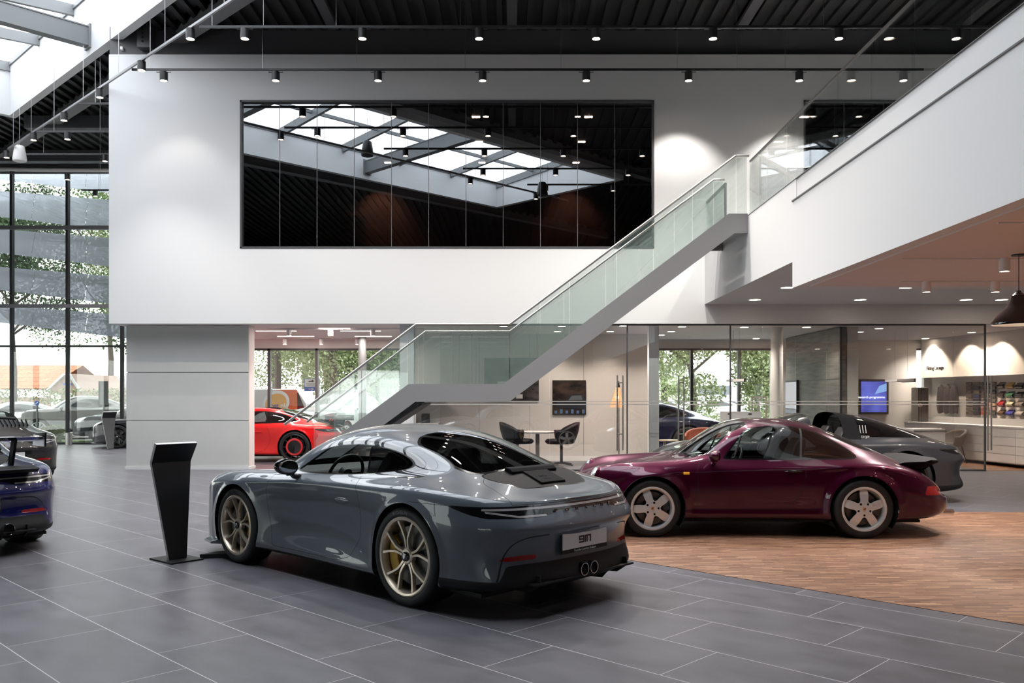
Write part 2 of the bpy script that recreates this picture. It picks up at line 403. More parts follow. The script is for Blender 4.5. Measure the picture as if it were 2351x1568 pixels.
# ------------------------------------------------------------------ upper white volume
WX0, WX1, WZ0, WZ1 = XX(551, YV), XX(1502, YV), ZZ(570, YV), ZZ(230, YV)
VX0, VX1 = XX(1845, YV), 12.4
ZB, ZT, XL = ZZ(743, YV), ZZ(125, YV), XX(250, YV)
mb = MB()
for x0, x1, z0, z1 in ((XL, WX0, ZB, ZT), (WX0, WX1, ZB, WZ0), (WX0, WX1, WZ1, ZT), (WX1, VX0, ZB, ZT), (VX0, VX1, ZB, WZ0), (VX0, VX1, WZ1, ZT), (VX1, 13.4, ZB, ZT)):
    mb.box(x0, x1, YV, YV + .25, z0, z1)
mb.box(XL, XL + .25, YV + .25, 27.4, ZB, ZT)
struct(mb, 'wall_back', M_wall, 'white upper wall with the black window')
struct(MB().box(XL + .25, 13.4, YV + .25, 22.6, ZB, ZB + .3), 'ceiling', pbr('pale_soffit', (0.80, 0.74, 0.72), 0.6), 'flat pale ceiling under the upper storey')
def black_window(name, x0, x1, n, label):
    w = thing(name, label, 'window', ((x0 + x1) / 2, YV, WZ0)); w['kind'] = 'structure'
    f = MB(); t = .035
    f.box(x0, x1, YV - .012, YV + .12, WZ0, WZ0 + t).box(x0, x1, YV - .012, YV + .12, WZ1 - t, WZ1).box(x0, x0 + t, YV - .012, YV + .12, WZ0, WZ1).box(x1 - t, x1, YV - .012, YV + .12, WZ0, WZ1)
    f.build('window_frame', M_darksteel, w)
    for i in range(n):
        a = x0 + t + (x1 - x0 - 2 * t) * i / n; b = x0 + t + (x1 - x0 - 2 * t) * (i + 1) / n
        tilt = math.radians(0.0)
        MB().raw([(a + .004, YV + .06, WZ0 + t), (b - .004, YV + .06, WZ0 + t), (b - .004, YV + .06, WZ1 - t), (a + .004, YV + .06, WZ1 - t)], [(0, 1, 2, 3)]).build('pane', M_blackglass, w)
    j = MB()
    for i in range(1, n):
        a = x0 + t + (x1 - x0 - 2 * t) * i / n; j.box(a - .005, a + .005, YV + .052, YV + .07, WZ0 + t, WZ1 - t)
    j.build('pane_joint', M_midsteel, w)
black_window('window_2', WX0, WX1, 11, 'long black mirroring window in the white upper wall')
black_window('window_3', VX0, VX1, 8, 'second black window behind the gallery balustrade')
# room behind the black glass
M_brown = pbr('brown_wall', (0.13, 0.075, 0.055), 0.8)
struct(MB().box(-8.0, 12.6, 23.8, 24.0, 4.0, 7.6).box(-8.0, -7.9, YV + .3, 24, 4.0, 7.6).box(12.5, 12.6, YV + .3, 24, 4.0, 7.6), 'wall_back', M_brown, 'brown wall of the upstairs room')
struct(MB().box(-8.0, 12.6, YV + .3, 24.0, 7.5, 7.6), 'ceiling', M_black)
struct(MB().box(-8.0, 12.6, YV + .3, 24.0, 4.0, 4.1), 'floor', M_black)

# ------------------------------------------------------------------ concrete clad pier
x0, x1 = XX(290, 17.95), XX(570, 17.95)
pier = thing('concrete_wall', 'grey concrete panel wall standing under the white upper volume', 'wall', ((x0 + x1) / 2, 18.15, 0))
js = [0.05, ZZ(965, 17.95), ZZ(855, 17.95), ZB]
for i in range(3): MB().box(x0, x1, 17.95, 18.0, js[i] + .008, js[i + 1] - .008).build('concrete_panel', M_concrete, pier)
MB().box(x0 + .01, x1, 17.985, 18.38, 0, ZB).build('wall_core', pbr('pale_pink_paint', (0.78, 0.72, 0.70), 0.6), pier)
MB().box(x0 - .02, x1 + .02, 17.925, 18.40, 0, .055).build('baseboard', M_wall, pier)

# ------------------------------------------------------------------ gallery on the right
GX = 3.9
g = MB()
g.box(GX, 13.4, 11.87, YV, 3.38, 4.50)
g.box(GX - .05, 13.4, -6, 11.87, 3.0, 4.19)
g.box(GX + .01, 13.4, -6, 11.87, 4.19, 4.50)
struct(g, 'wall_right', M_wall, 'white gallery slab and parapet above the purple car')
struct(MB().box(GX - .006, 13.4, -6, 14.35, 4.50, 4.508), 'trim_5', M_midsteel)
struct(MB().box(GX - .062, GX + .02, -6, 11.872, 4.183, 4.20), 'trim_10', M_midsteel)
struct(MB().box(GX + .1, 13.3, -5.9, 11.6, 2.985, 3.0), 'ceiling', pbr('warm_soffit', (0.72, 0.64, 0.61), 0.6), 'pale ceiling under the gallery with track lamps')
gb = thing('gallery_balustrade', 'glass balustrade with dark top rail along the white gallery edge', 'balustrade', (GX + .05, 8, 4.5))
k = 14.35; n = 0
while k > -5:
    MB().box(GX + .04, GX + .056, k - .955, k - .01, 4.42, 5.40).build('glass_panel', M_glassgreen, gb)
    k -= .9733; n += 1
MB().box(GX + .034, GX + .062, -5.4, 14.33, 5.395, 5.422).build('handrail', pbr('dark_bronze_steel', (0.12, 0.115, 0.11), 0.35, 0.8), gb)
g2 = thing('gallery_balustrade', 'short glass balustrade between the stair head and the white wall', 'balustrade', (GX + .05, 16.7, 4.5))
for a, b in ((15.99, 16.7), (16.72, 17.48)): MB().box(GX + .04, GX + .056, a, b, 4.42, 5.42).build('glass_panel', M_glassgreen, g2)
MB().box(GX + .025, GX + .07, 15.98, 17.5, 5.42, 5.46).build('handrail', M_darksteel, g2)
MB().box(GX + .02, GX + .06, 15.95, 15.99, 4.5, 5.46).build('post', M_darksteel, g2)

# ------------------------------------------------------------------ staircase
YS = 14.35; YR = 15.97
def sx_(px): return XX(px, YS)
def sz_(py): return ZZ(py, YS)
zl, zb, zt, ztb = sz_(881.6), sz_(922.5), sz_(492), sz_(537)
xA, xB, xC, xD = sx_(939), sx_(1155.5), sx_(1671), sx_(1715)
s1 = .735; s2 = (zt - zl) / (xC - xB)
xf0 = xA - zl / s1
stair = thing('staircase', 'light grey steel staircase with landing and glass sides rising to the gallery', 'staircase', (-1.5, 15.2, 0))
poly = [(xf0, 0), (xA, zl), (xB, zl), (xC, zt), (xD, zt), (xD, ztb), (sx_(1684), ztb), (sx_(1169), zb), (sx_(954.3), zb), (sx_(954.3) - zb / s1, 0)]
MB().prism(poly, YS - .06, YS, 'y').build('stringer', M_stringer, stair)
MB().prism(poly, YR, YR + .06, 'y').build('stringer', M_stringer, stair)
tr = MB(); nst = 10
for i in range(nst):
    x = xf0 + (xA - xf0) * (i + .35) / nst; z = max((x - xf0) * s1 - .01, .05)
    MB().box(x, x + .30, YS, YR, z - .045, z - .01).build('tread', M_darksteel, stair)
nst = 17
for i in range(nst):
    x = xB + (xC - xB) * (i + .35) / nst; z = zl + (x - xB) * s2 - .01
    MB().box(x, x + .30, YS, YR, z - .045, z - .01).build('tread', M_darksteel, stair)
MB().box(xA, xB, YS, YR, zl - .06, zl - .01).build('landing', M_darksteel, stair)
MB().box(xC, xD, YS, YR, zt - .06, zt - .01).build('landing', M_darksteel, stair)
MB().prism([(xf0 + .35, 0), (sx_(954.3) + .1, zb - .02), (sx_(954.3) + .1, zb - .05), (xf0 + .45, 0)], YS, YR, 'y').build('soffit_plate', M_black, stair)
zr = sz_(744); zrt = sz_(357); xa_, xb_, xc_ = sx_(955), sx_(1170), sx_(1690)
sr = (zrt - zr) / (xc_ - xb_)
pts = [(sx_(652), sz_(975)), (xa_, zr), (xb_, zr), (xc_, zrt)]
MB().tube([(x, YS + .03, z) for x, z in pts + [(GX + .04, zrt)]], .022, 12).build('handrail', M_stainless, stair, smooth=True)
MB().tube([(x, YR - .03, z) for x, z in pts + [(GX + .02, zrt - .0)]], .022, 12).build('handrail', M_stainless, stair, smooth=True)
def topz(x):  # rail line
    if x <= xa_: return zr + (x - xa_) * .762
    if x <= xb_: return zr
    return min(zrt, zr + (x - xb_) * sr)
def botz(x):
    if x <= xA: return zl + (x - xA) * s1
    if x <= xB: return zl
    return min(zt, zl + (x - xB) * s2)
for Y in (YS - .005, YR - .005):
    kn = [sx_(720), sx_(830), xA - .02, sx_(950), sx_(1040), sx_(1083), xb_, sx_(1240), sx_(1308), sx_(1415), sx_(1500), sx_(1590), xc_, xD]
    for a, b in zip(kn[:-1], kn[1:]):
        xs = sorted([a + .006, b - .006] + [x for x in (xa_, xb_, xA, xB, xC, xc_) if a + .02 < x < b - .02])
        pl = [(x, max(botz(x) - .05, .02)) for x in xs] + [(x, topz(x) - .03) for x in reversed(xs)]
        MB().prism(pl, Y, Y + .014, 'y').build('glass_panel', M_stairglass, stair)

# ------------------------------------------------------------------ lounge glass front
lg = thing('glass_partition', 'full height glass front of the lounge behind the stair and purple car', 'glass partition', (3.8, 17.6, 0))
gx = [950, 1010, 1100, 1180, 1262, 1340, 1440, 1512, 1584, 1677, 1750, 1826, 1898, 1971, 2045, 2116, 2189, 2262]
for a, b in zip(gx[:-1], gx[1:]):
    MB().box(XX(a, 17.6) + .004, XX(b, 17.6) - .004, 17.6, 17.612, .03, ZB - .02).build('glass_panel', M_glass, lg)
fr = MB().box(XX(950, 17.6), XX(2262, 17.6), 17.57, 17.64, ZB - .03, ZB).box(XX(950, 17.6), XX(2262, 17.6), 17.57, 17.64, 0, .03)
for p in (1440, 1677, 2262): fr.box(XX(p, 17.6) - .012, XX(p, 17.6) + .012, 17.585, 17.63, 0, ZB)
fr.build('partition_frame', M_darksteel, lg)
st = MB()
for z in (1.355, 1.415): st.box(XX(985, 17.6), XX(2262, 17.6), 17.596, 17.599, z - .009, z + .009)
st.build('frosted_stripe', glassy('frosted_strip', (0.8, 0.8, 0.8), diffuse=(0.85, 0.85, 0.85), dfac=.45), lg)
for c0, c1 in ((1417, 1430), (1558, 1570), (2268, 2276)):
    h = MB()
    for p in (c0, c1):
        yy = 17.52 if p == c0 else 17.70
        x = XX(p, yy); h.cyl((x, yy, ZZ(1034, 17.6)), (x, yy, ZZ(862, 17.6)), .016)
    for z in (0.75, 1.8): h.cyl((XX(c0, 17.52), 17.52, z), (XX(c1, 17.70), 17.70, z), .012)
    h.build('door_handle', M_stainless, lg, smooth=True)
# columns
def column(px0, px1, Y, mat, label, rnd=False, z1=ZB):
    a, b = XX(px0, Y), XX(px1, Y)
    mb = MB().cyl(((a + b) / 2, Y, 0), ((a + b) / 2, Y, z1), (b - a) / 2, n=32) if rnd else MB().box(a, b, Y, Y + (b - a), 0, z1)
    o = mb.build('column', mat, smooth=rnd); tag(o, label, 'column')
column(918, 950, 17.72, M_wall, 'white square column left of the lounge glass, behind the stair landing')
column(1490, 1513, 17.9, M_wall, 'white square column beside the lounge glass door')
column(1770, 1797, 18.5, M_offwhite, 'pale round column inside the lounge glass front', True)
column(1945, 1970, 18.3, M_offwhite, 'square column between the wood panel wall and the blue screen')
column(823, 841, 21.5, M_steelgrey, 'grey round column in front of the street windows', True)

# ------------------------------------------------------------------ rear walls, street windows
YB = 22.5
sk = MB()
zs = ZZ(800, YB); 
sk.box(-8.2, 13.4, YB, YB + .15, zs, ZB)
segs = [(585 - 40, 918), (1500, 1771), (2104, 2121)]
xs = [-8.2]
for a, b in segs: xs += [XX(a, YB), XX(b, YB)]
xs += [13.4]
for i in range(0, len(xs), 2): sk.box(xs[i], xs[i + 1], YB, YB + .15, 0, zs)
for a, b in segs: sk.box(XX(a, YB), XX(b, YB), YB, YB + .15, 0, .12)
struct(sk, 'wall_far', M_offwhite, 'far wall with the street windows')
for wi, (a, b, mul) in enumerate(((545, 918, (618, 727, 833)), (1500, 1771, (1588, 1697)), (2104, 2121, ()))):
    w = thing('window_%d' % (4 + wi), ['street window behind the red car', 'street window behind the lounge door', 'narrow window beside the fitting room'][wi], 'window', (XX((a + b) / 2, YB), YB, 0)); w['kind'] = 'structure'
    MB().box(XX(a, YB), XX(b, YB), YB + .06, YB + .075, .12, zs).build('pane', glassy('street_glass', (0.86, 0.88, 0.87)), w)
    f = MB().box(XX(a, YB), XX(b, YB), YB - .03, YB + .1, zs - .05, zs).box(XX(a, YB), XX(b, YB), YB - .03, YB + .1, .1, .17)
    for p in mul: f.box(XX(p, YB) - .035, XX(p, YB) + .035, YB - .03, YB + .1, .12, zs)
    f.build('window_frame', M_darksteel, w)

# meeting room wall
YM = 20.4
struct(MB().box(XX(1010, YM), XX(1492, YM), YM, YM + .15, 0, ZB), 'wall_lounge', M_warmwall, 'beige wall of the meeting corner')
struct(MB().box(XX(1010, YM), XX(1492, YM), YM - .02, YM, 0, .11), 'baseboard_lounge', M_offwhite)
j = MB()
for p in (1100, 1216, 1340): j.box(XX(p, YM) - .004, XX(p, YM) + .004, YM - .003, YM, .11, ZB)
struct(j, 'trim_6', M_steelgrey)
# wood look panel wall running in depth
def stone_material():
    m, nt, out = nmat('grey_wood_panel'); b = nt.nodes.new('ShaderNodeBsdfPrincipled')
    t = nt.nodes.new('ShaderNodeTexCoord'); mp = nt.nodes.new('ShaderNodeMapping'); mp.inputs['Scale'].default_value = (1, 0.9, 9)
    n = nt.nodes.new('ShaderNodeTexNoise'); n.inputs['Scale'].default_value = 2.0; n.inputs['Detail'].default_value = 6
    cr = nt.nodes.new('ShaderNodeValToRGB'); cr.color_ramp.elements[0].position = .3; cr.color_ramp.elements[0].color = (0.06, 0.055, 0.05, 1); cr.color_ramp.elements[1].position = .72; cr.color_ramp.elements[1].color = (0.20, 0.18, 0.165, 1)
    nt.links.new(t.outputs['Object'], mp.inputs[0]); nt.links.new(mp.outputs[0], n.inputs['Vector']); nt.links.new(n.outputs['Fac'], cr.inputs[0]); nt.links.new(cr.outputs[0], b.inputs['Base Color']); b.inputs['Roughness'].default_value = .55
    nt.links.new(b.outputs[0], out.inputs[0]); return m
M_panel = stone_material()
struct(MB().box(6.88, 7.0, 18.1, 21.7, 0, ZB - .02), 'wall_panelled', M_panel, 'dark grey wood grain panel wall')
struct(MB().box(6.876, 6.88, 18.1, 21.7, 1.88, 1.895), 'trim_7', M_black)
struct(MB().box(6.86, 6.9, 18.08, 18.12, 0, ZB - .02), 'trim_8', M_black)
# fitting room wall, with a long niche
fw = thing('fitting_room_wall', 'slanting white display wall with a long lit niche and lettering', 'wall', (10.9, 20.4, 0))
WA, WB = Vector((10.62, 22.45, 0)), Vector((11.20, 18.2, 0)); WD = (WB - WA).normalized(); WN = Vector((-WD.y, WD.x, 0))
if WN.x > 0: WN = -WN
WLn = (WB - WA).length
def wallbox(mb, s0, s1, d0, d1, z0, z1):
    """box on the slanting wall: s along it, d out of it, z up"""
    vs = [WA + WD * s + WN * d + Vector((0, 0, z)) for z in (z0, z1) for d in (d0, d1) for s in (s0, s1)]
    return mb.raw(vs, [(0, 2, 3, 1), (4, 5, 7, 6), (0, 1, 5, 4), (2, 6, 7, 3), (0, 4, 6, 2), (1, 3, 7, 5)])
L2 = WLn + 2.2
m = MB(); wallbox(m, 0, L2, -.3, 0, 2.0, ZB); wallbox(m, 0, L2, -.3, -.28, .75, 2.0); wallbox(m, 0, L2, -.3, -.02, 0, .75)
m.build('wall_panel', pbr('fitting_wall_white', (0.80, 0.74, 0.68), 0.55), fw)
struct(MB().box(13.2, 13.4, -10, 22.6, 0, 9.05), 'wall_east', M_offwhite)

# ------------------------------------------------------------------ left glass facade
YF = 27.6
fc = thing('window_7', 'tall glass facade at the left with outside sun blades', 'window', (-14, YF, 0)); fc['kind'] = 'structure'
mx = [XX(p, YF) for p in (-229, -101, 27, 155, 280)] + [XX(280, YF) + 1.76]
for a, b in zip(mx[:-1], mx[1:]):
    for z0, z1 in ((.06, 3.1), (3.16, 4.35), (4.42, 6.85), (6.92, 8.72)): MB().box(a + .03, b - .03, YF, YF + .015, z0, z1).build('pane', M_facade, fc)
f = MB()
for x in mx: f.box(x - .035, x + .035, YF - .06, YF + .10, 0, 8.75)
f.box(mx[0], mx[-1], YF - .05, YF + .05, 3.10, 3.16).box(mx[0], mx[-1], YF - .05, YF + .05, 0, .06)
f.build('mullion', M_black, fc)
f = MB()
for z in (4.39, 6.88): f.box(mx[0], mx[-1], YF - .22, YF - .08, z - .05, z + .06)
f.build('transom', M_midsteel, fc)
struct(MB().tube([(x, YF - .5 - .0 * x, 8.62 + .012 * (x + 13) ** 2 * .3) for x in np.linspace(-19, -8.3, 20)], .06, 10), 'trim_9', M_offwhite, smooth=True)
M_blade = glassy('sun_blade_glass', (0.75, 0.77, 0.82), (0.7, 0.75, 0.85), base=0.05, diffuse=(0.82, 0.84, 0.92), dfac=0.62)
YL = 28.7
mpx = [-229, -101, 27, 155, 280, 403]
for k in range(5):
    zt_ = [ZZ([372, 446, 534, 622, 710][k] + (p - 91) * .08, YL) for p in mpx]; zb_ = [ZZ([428, 514, 597, 682, 757][k] + (p - 91) * .12, YL) for p in mpx]
    for i, (a, b) in enumerate(zip(mx[:-1], mx[1:])):
        vs = [(a + .01, YL, zb_[i]), (b - .01, YL, zb_[i + 1]), (b - .01, YL + .25, zt_[i + 1]), (a + .01, YL + .25, zt_[i])]
        vs += [(x, y + .02, z) for x, y, z in vs]
        MB().raw(vs, [(0, 1, 2, 3), (7, 6, 5, 4), (0, 4, 5, 1), (1, 5, 6, 2), (2, 6, 7, 3), (3, 7, 4, 0)]).build('sun_blade', M_blade, fc)
struct(MB().box(-19.2, -19, -10, 27.8, 3.25, 9.05).box(-19.2, -19, -10, -.5, 0, 3.25).box(-19.2, -19, 26.5, 27.8, 0, 3.25).box(-19.2, -19, -.5, 26.5, 0, .15), 'wall_left', pbr('mid_grey_wall', (.22, .22, .225), .6), 'grey wall above the side windows')
w = thing('window_9', 'row of side windows left of the photo', 'window', (-19.1, 13, 0)); w['kind'] = 'structure'
MB().box(-19.11, -19.09, -.5, 26.5, .15, 3.25).build('pane', M_facade, w)
f = MB()
for i in range(10): f.box(-19.2, -19, -.55 + 3 * i, -.45 + 3 * i, .15, 3.25)
f.build('window_frame', M_darksteel, w)
# wall behind the camera: low shop windows, dark wall above
bw = MB().box(-19, 14, -10.2, -10, 2.7, 9.05).box(-19, -15, -10.2, -10, 0, 2.7).box(-5, 14, -10.2, -10, 0, 2.7).box(-15, -5, -10.2, -10, 0, .5)
struct(bw, 'wall_front', pbr('dark_brown_paint', (0.035, 0.03, 0.03), 0.6), 'dark wall above the shop windows behind the camera')
w = thing('window_8', 'shop windows behind the camera', 'window', (-10, -10, 0)); w['kind'] = 'structure'
MB().box(-15, -5, -10.1, -10.08, .5, 2.7).build('pane', M_facade, w)
f = MB()
for i in range(6): f.box(-15 + 2 * i - .05, -15 + 2 * i + .05, -10.2, -10, .5, 2.7)
f.build('window_frame', M_darksteel, w)
# steel foot of the facade post
o = MB().cyl((XX(158, 27.2), 27.2, 0), (XX(158, 27.2), 27.2, .38), .1, n=24).build('steel_bollard', M_stainless, smooth=True)
tag(o, 'short brushed steel sleeve around the foot of a facade post', 'bollard')
# street level ground outside
M_pave = pbr('pale_paving', (0.36, 0.35, 0.33), 0.8, noise=.08, nscale=1.5)
struct(MB().box(-70, 60, 22.7, 90, -.25, -.13), 'floor_outside', M_pave, 'pale paving and road outside')
struct(MB().box(-70, 60, -60, -10.2, -.25, -.13), 'floor_outside', M_pave)
# ------------------------------------------------------------------ car bodies: smooth surfaces cut into panels
def bspline_net(C, nu, nv, k=0.7):
    """C: stations x rings x 3, y = 0 along the centre ring and at both end stations. Returns a dense grid."""
    C = np.array(C, float)
    def ext(D):
        a = D[1:2].copy(); a[..., 1] *= -1; b = D[-2:-1].copy(); b[..., 1] *= -1
        D = np.concatenate([a, D, b])
        p = 2 * D[:, 0:1] - D[:, 1:2]; q = D[:, -2:-1].copy(); q[..., 1] *= -1
        return np.concatenate([p, D, q], 1)
    def knots(D):
        E = ext(D); S = (E[:-2] + 4 * E[1:-1] + E[2:]) / 6; return (S[:, :-2] + 4 * S[:, 1:-1] + S[:, 2:]) / 6
    D = C.copy()
    for _ in range(3): D = D + (C - knots(D)) * k * 0.6; D[0, :, 1] = 0; D[-1, :, 1] = 0; D[:, -1, 1] = 0
    E = ext(D)
    def basis(n, m):
        t = np.linspace(0, n - 1, m); i = np.minimum(t.astype(int), n - 2); f = t - i; B = np.zeros((m, n + 2))
        for r, (ii, ff) in enumerate(zip(i, f)):
            B[r, ii:ii + 4] = [(1 - ff) ** 3 / 6, (3 * ff ** 3 - 6 * ff ** 2 + 4) / 6, (-3 * ff ** 3 + 3 * ff ** 2 + 3 * ff + 1) / 6, ff ** 3 / 6]
        return B
    n, m = C.shape[:2]; Bu, Bv = basis(n, nu), basis(m, nv)
    G = np.einsum('ai,ijk,bj->abk', Bu, E, Bv); G[0, :, 1] = 0; G[-1, :, 1] = 0; G[:, -1, 1] = 0
    return G
def sdpoly(px, pz, poly):
    """signed distance to a closed polygon, negative inside"""
    P = np.array(poly); d = np.full(px.shape, 1e9); ins = np.zeros(px.shape, bool); n = len(P)
    for i in range(n):
        a, b = P[i], P[(i + 1) % n]; e = b - a; L = (e @ e) or 1e-12
        t = np.clip(((px - a[0]) * e[0] + (pz - a[1]) * e[1]) / L, 0, 1)
        d = np.minimum(d, (px - a[0] - t * e[0]) ** 2 + (pz - a[1] - t * e[1]) ** 2)
        if a[1] != b[1]:
            c = ((a[1] > pz) != (b[1] > pz)) & (px < (b[0] - a[0]) * (pz - a[1]) / (b[1] - a[1]) + a[0]); ins ^= c
    return np.where(ins, -1, 1) * np.sqrt(d)
def smooth(pts, closed=True, n=6):
    """Catmull-Rom through the points; a point given twice stays a corner"""
    P = [np.array(p, float) for p in pts]; N = len(P); out = []
    for i in range(N if closed else N - 1):
        p0, p1, p2, p3 = P[(i - 1) % N] if closed or i else P[0], P[i], P[(i + 1) % N], P[(i + 2) % N] if closed or i + 2 < N else P[-1]
        if np.allclose(p1, p2): continue
        for j in range(n):
            t = j / n; out.append(0.5 * ((2 * p1) + (p2 - p0) * t + (2 * p0 - 5 * p1 + 4 * p2 - p3) * t * t + (3 * p1 - p0 - 3 * p2 + p3) * t ** 3))
    if not closed: out.append(P[-1])
    return out
def sym(pts):
    """mirror a half outline given from y = 0 at the bottom round to y = 0 at the top"""
    return list(pts) + [(-a, b) for a, b in reversed(pts) if a > 1e-6]
class Skin:
    def __init__(s, V, N, Fc): s.V = V; s.N = N; s.F = Fc
    @staticmethod
    def grid(G):
        nu, nv = G.shape[:2]; V = G.reshape(-1, 3)
        du = np.gradient(G, axis=0); dv = np.gradient(G, axis=1); N = np.cross(du, dv)
        # one-sided symmetry at the centre planes
        N[:, -1, 1] = 0; N[0, :, 1] = 0; N[-1, :, 1] = 0
        L = np.linalg.norm(N, axis=2, keepdims=True)
        bad = L[..., 0] < 1e-9
        N = N / np.maximum(L, 1e-9)
        for i, j in zip(*np.nonzero(bad)): N[i, j] = N[min(max(i, 1), nu - 2), j] * (1, 0, 1)
        c = V.mean(0)
        mid = N[nu // 2, nv // 2] @ (G[nu // 2, nv // 2] - c)
        if mid < 0: N = -N
        Fc = [(i * nv + j, (i + 1) * nv + j, (i + 1) * nv + j + 1, i * nv + j + 1) for i in range(nu - 1) for j in range(nv - 1)]
        return Skin(V, N.reshape(-1, 3), Fc)
    def split(s, g):
        """g(x, y, z) < 0 goes to the first skin, the rest to the second"""
        if not len(s.F): return s, s
        d = g(s.V[:, 0], s.V[:, 1], s.V[:, 2]).astype(float); d = np.where(np.abs(d) < 1e-5, 1e-5, d)
        neg = (d < 0).tolist(); V = s.V.tolist(); N = s.N.tolist(); cache = {}; A = []; B = []
        def cut(a, b):
            k = (a, b) if a < b else (b, a)
            if k not in cache:
                t = d[k[0]] / (d[k[0]] - d[k[1]]); va, vb = V[k[0]], V[k[1]]; na, nb = N[k[0]], N[k[1]]
                V.append([va[i] + (vb[i] - va[i]) * t for i in range(3)]); n = [na[i] + (nb[i] - na[i]) * t for i in range(3)]
                N.append(n); cache[k] = len(V) - 1
            return cache[k]
        for f in s.F:
            q = [neg[i] for i in f]
            if all(q): A.append(f); continue
            if not any(q): B.append(f); continue
            fa = []; fb = []
            for i in range(len(f)):
                a, b = f[i], f[(i + 1) % len(f)]
                (fa if neg[a] else fb).append(a)
                if neg[a] != neg[b]: c = cut(a, b); fa.append(c); fb.append(c)
            if len(fa) > 2: A.append(tuple(fa))
            if len(fb) > 2: B.append(tuple(fb))
        V = np.array(V); N = np.array(N)
        return Skin(V, N, A), Skin(V, N, B)
    def refine(s, g, band=.035, n=4):
        """finer faces close to a thin line"""
        d = np.abs(g(s.V[:, 0], s.V[:, 1], s.V[:, 2])); V = s.V.tolist(); N = s.N.tolist(); Fc = []; cache = {}
        for f in s.F:
            if len(f) != 4 or min(d[i] for i in f) > band: Fc.append(f); continue
            P = s.V[list(f)]; Q = s.N[list(f)]; ids = []
            for a in range(n + 1):
                for b in range(n + 1):
                    u, v = a / n, b / n
                    w = ((1 - u) * (1 - v), u * (1 - v), u * v, (1 - u) * v)
                    p = sum(P[k] * w[k] for k in range(4)); key = (round(p[0], 6), round(p[1], 6), round(p[2], 6))
                    if key not in cache: V.append(p.tolist()); N.append(sum(Q[k] * w[k] for k in range(4)).tolist()); cache[key] = len(V) - 1
                    ids.append(cache[key])
            for a in range(n):
                for b in range(n):
                    i = a * (n + 1) + b; Fc.append((ids[i], ids[i + n + 1], ids[i + n + 2], ids[i + 1]))
        return Skin(np.array(V), np.array(N), Fc)
    def seam(s, g, w=0.0022):
        """a narrow gap line along g = 0"""
        i, o = s.split(lambda x, y, z: g(x, y, z) - w); ln, i = i.split(lambda x, y, z: -g(x, y, z) - w)
        return i, ln, o
    @staticmethod
    def join(*ss):
        Vs = []; Ns = []; Fs = []; o = 0
        for k in ss:
            Vs.append(k.V); Ns.append(k.N); Fs += [tuple(i + o for i in f) for f in k.F]; o += len(k.V)
        return Skin(np.concatenate(Vs), np.concatenate(Ns), Fs)
    def offset(s, d): return Skin(s.V + s.N * d, s.N, s.F)
    def mesh(s, name, mirror=True, only=None, depth=0.0):
        """both sides (or only='L'/'R'); depth gives the panel an inner skin"""
        used = sorted({i for f in s.F for i in f})
        if not used: return None
        mp = {a: b for b, a in enumerate(used)}; V = s.V[used]; N = s.N[used]; N = N / np.maximum(np.linalg.norm(N, axis=1, keepdims=True), 1e-9)
        Fc = [tuple(mp[i] for i in f) for f in s.F]
        # orient faces along the normals
        f0 = Fc[len(Fc) // 2]; a = np.cross(V[f0[1]] - V[f0[0]], V[f0[2]] - V[f0[0]])
        Fo = []
        for f in Fc:
            a = np.cross(V[f[1]] - V[f[0]], V[f[-1]] - V[f[0]]); Fo.append(f if a @ N[f[0]] >= 0 else f[::-1])
        Fc = Fo
        allV = []; allN = []; allF = []; o = 0
        if only != 'R': allV.append(V); allN.append(N); allF += Fc; o = len(V)
        if only != 'L' and mirror:
            S = np.array([1, -1, 1]); allV.append(V * S); allN.append(N * S); allF += [tuple(i + o for i in f[::-1]) for f in Fc]
        V = np.concatenate(allV); N = np.concatenate(allN)
        # weld along the centre line
        if mirror and only is None:
            n = len(used); cl = [i for i in range(n) if abs(V[i, 1]) < 1e-6]
            r = {i + n: i for i in cl}; allF = [tuple(r.get(i, i) for i in f) for f in allF]
            allF = [f for f in allF if len(set(f)) > 2]
            for i in cl: N[i, 1] = 0
        allF = [tuple(dict.fromkeys(f)) for f in allF]; allF = [f for f in allF if len(f) > 2]
        me = bpy.data.meshes.new(name); me.from_pydata(V.tolist(), [], allF); me.update()
        me.polygons.foreach_set('use_smooth', [True] * len(me.polygons))
        me.normals_split_custom_set_from_vertices(N.tolist())
        return me

def make_net(rows, low, LV):
    """rows: per station dict(P=(X, Y) widest outline, up=[(y, z) x 5] for rings 8..12, zc, Xc, X8); low: per station list of (z, inset) for rings 0..7"""
    n = len(rows); P = np.array([r['P'] for r in rows], float)
    E = np.concatenate([[P[1] * (1, -1)], P, [P[-2] * (1, -1)]]); T = E[2:] - E[:-2]; T /= np.linalg.norm(T, axis=1, keepdims=True)
    Nn = np.stack([T[:, 1], -T[:, 0]], 1)      # outward is to the left of travel nose -> tail
    C = []
    for i, r in enumerate(rows):
        row = []
        nx, ny = Nn[i]
        if ny < 0 and P[i, 1] > .3: nx, ny = -nx, -ny
        if i == 0: nx, ny = 1, 0
        if i == n - 1: nx, ny = -1, 0
        for z, d in low[i]: row.append((P[i, 0] - nx * d, max(P[i, 1] - ny * d, 0) if 0 < i < n - 1 else 0.0, z))
        x8 = r.get('X8', P[i, 0]); xc = r['Xc']
        for k, (y, z) in enumerate(r['up']): row.append((x8 + (xc - x8) * (k / 5) ** 1.3, y, z))
        row.append((xc, 0, r['zc'])); C.append(row)
    return np.array(C)
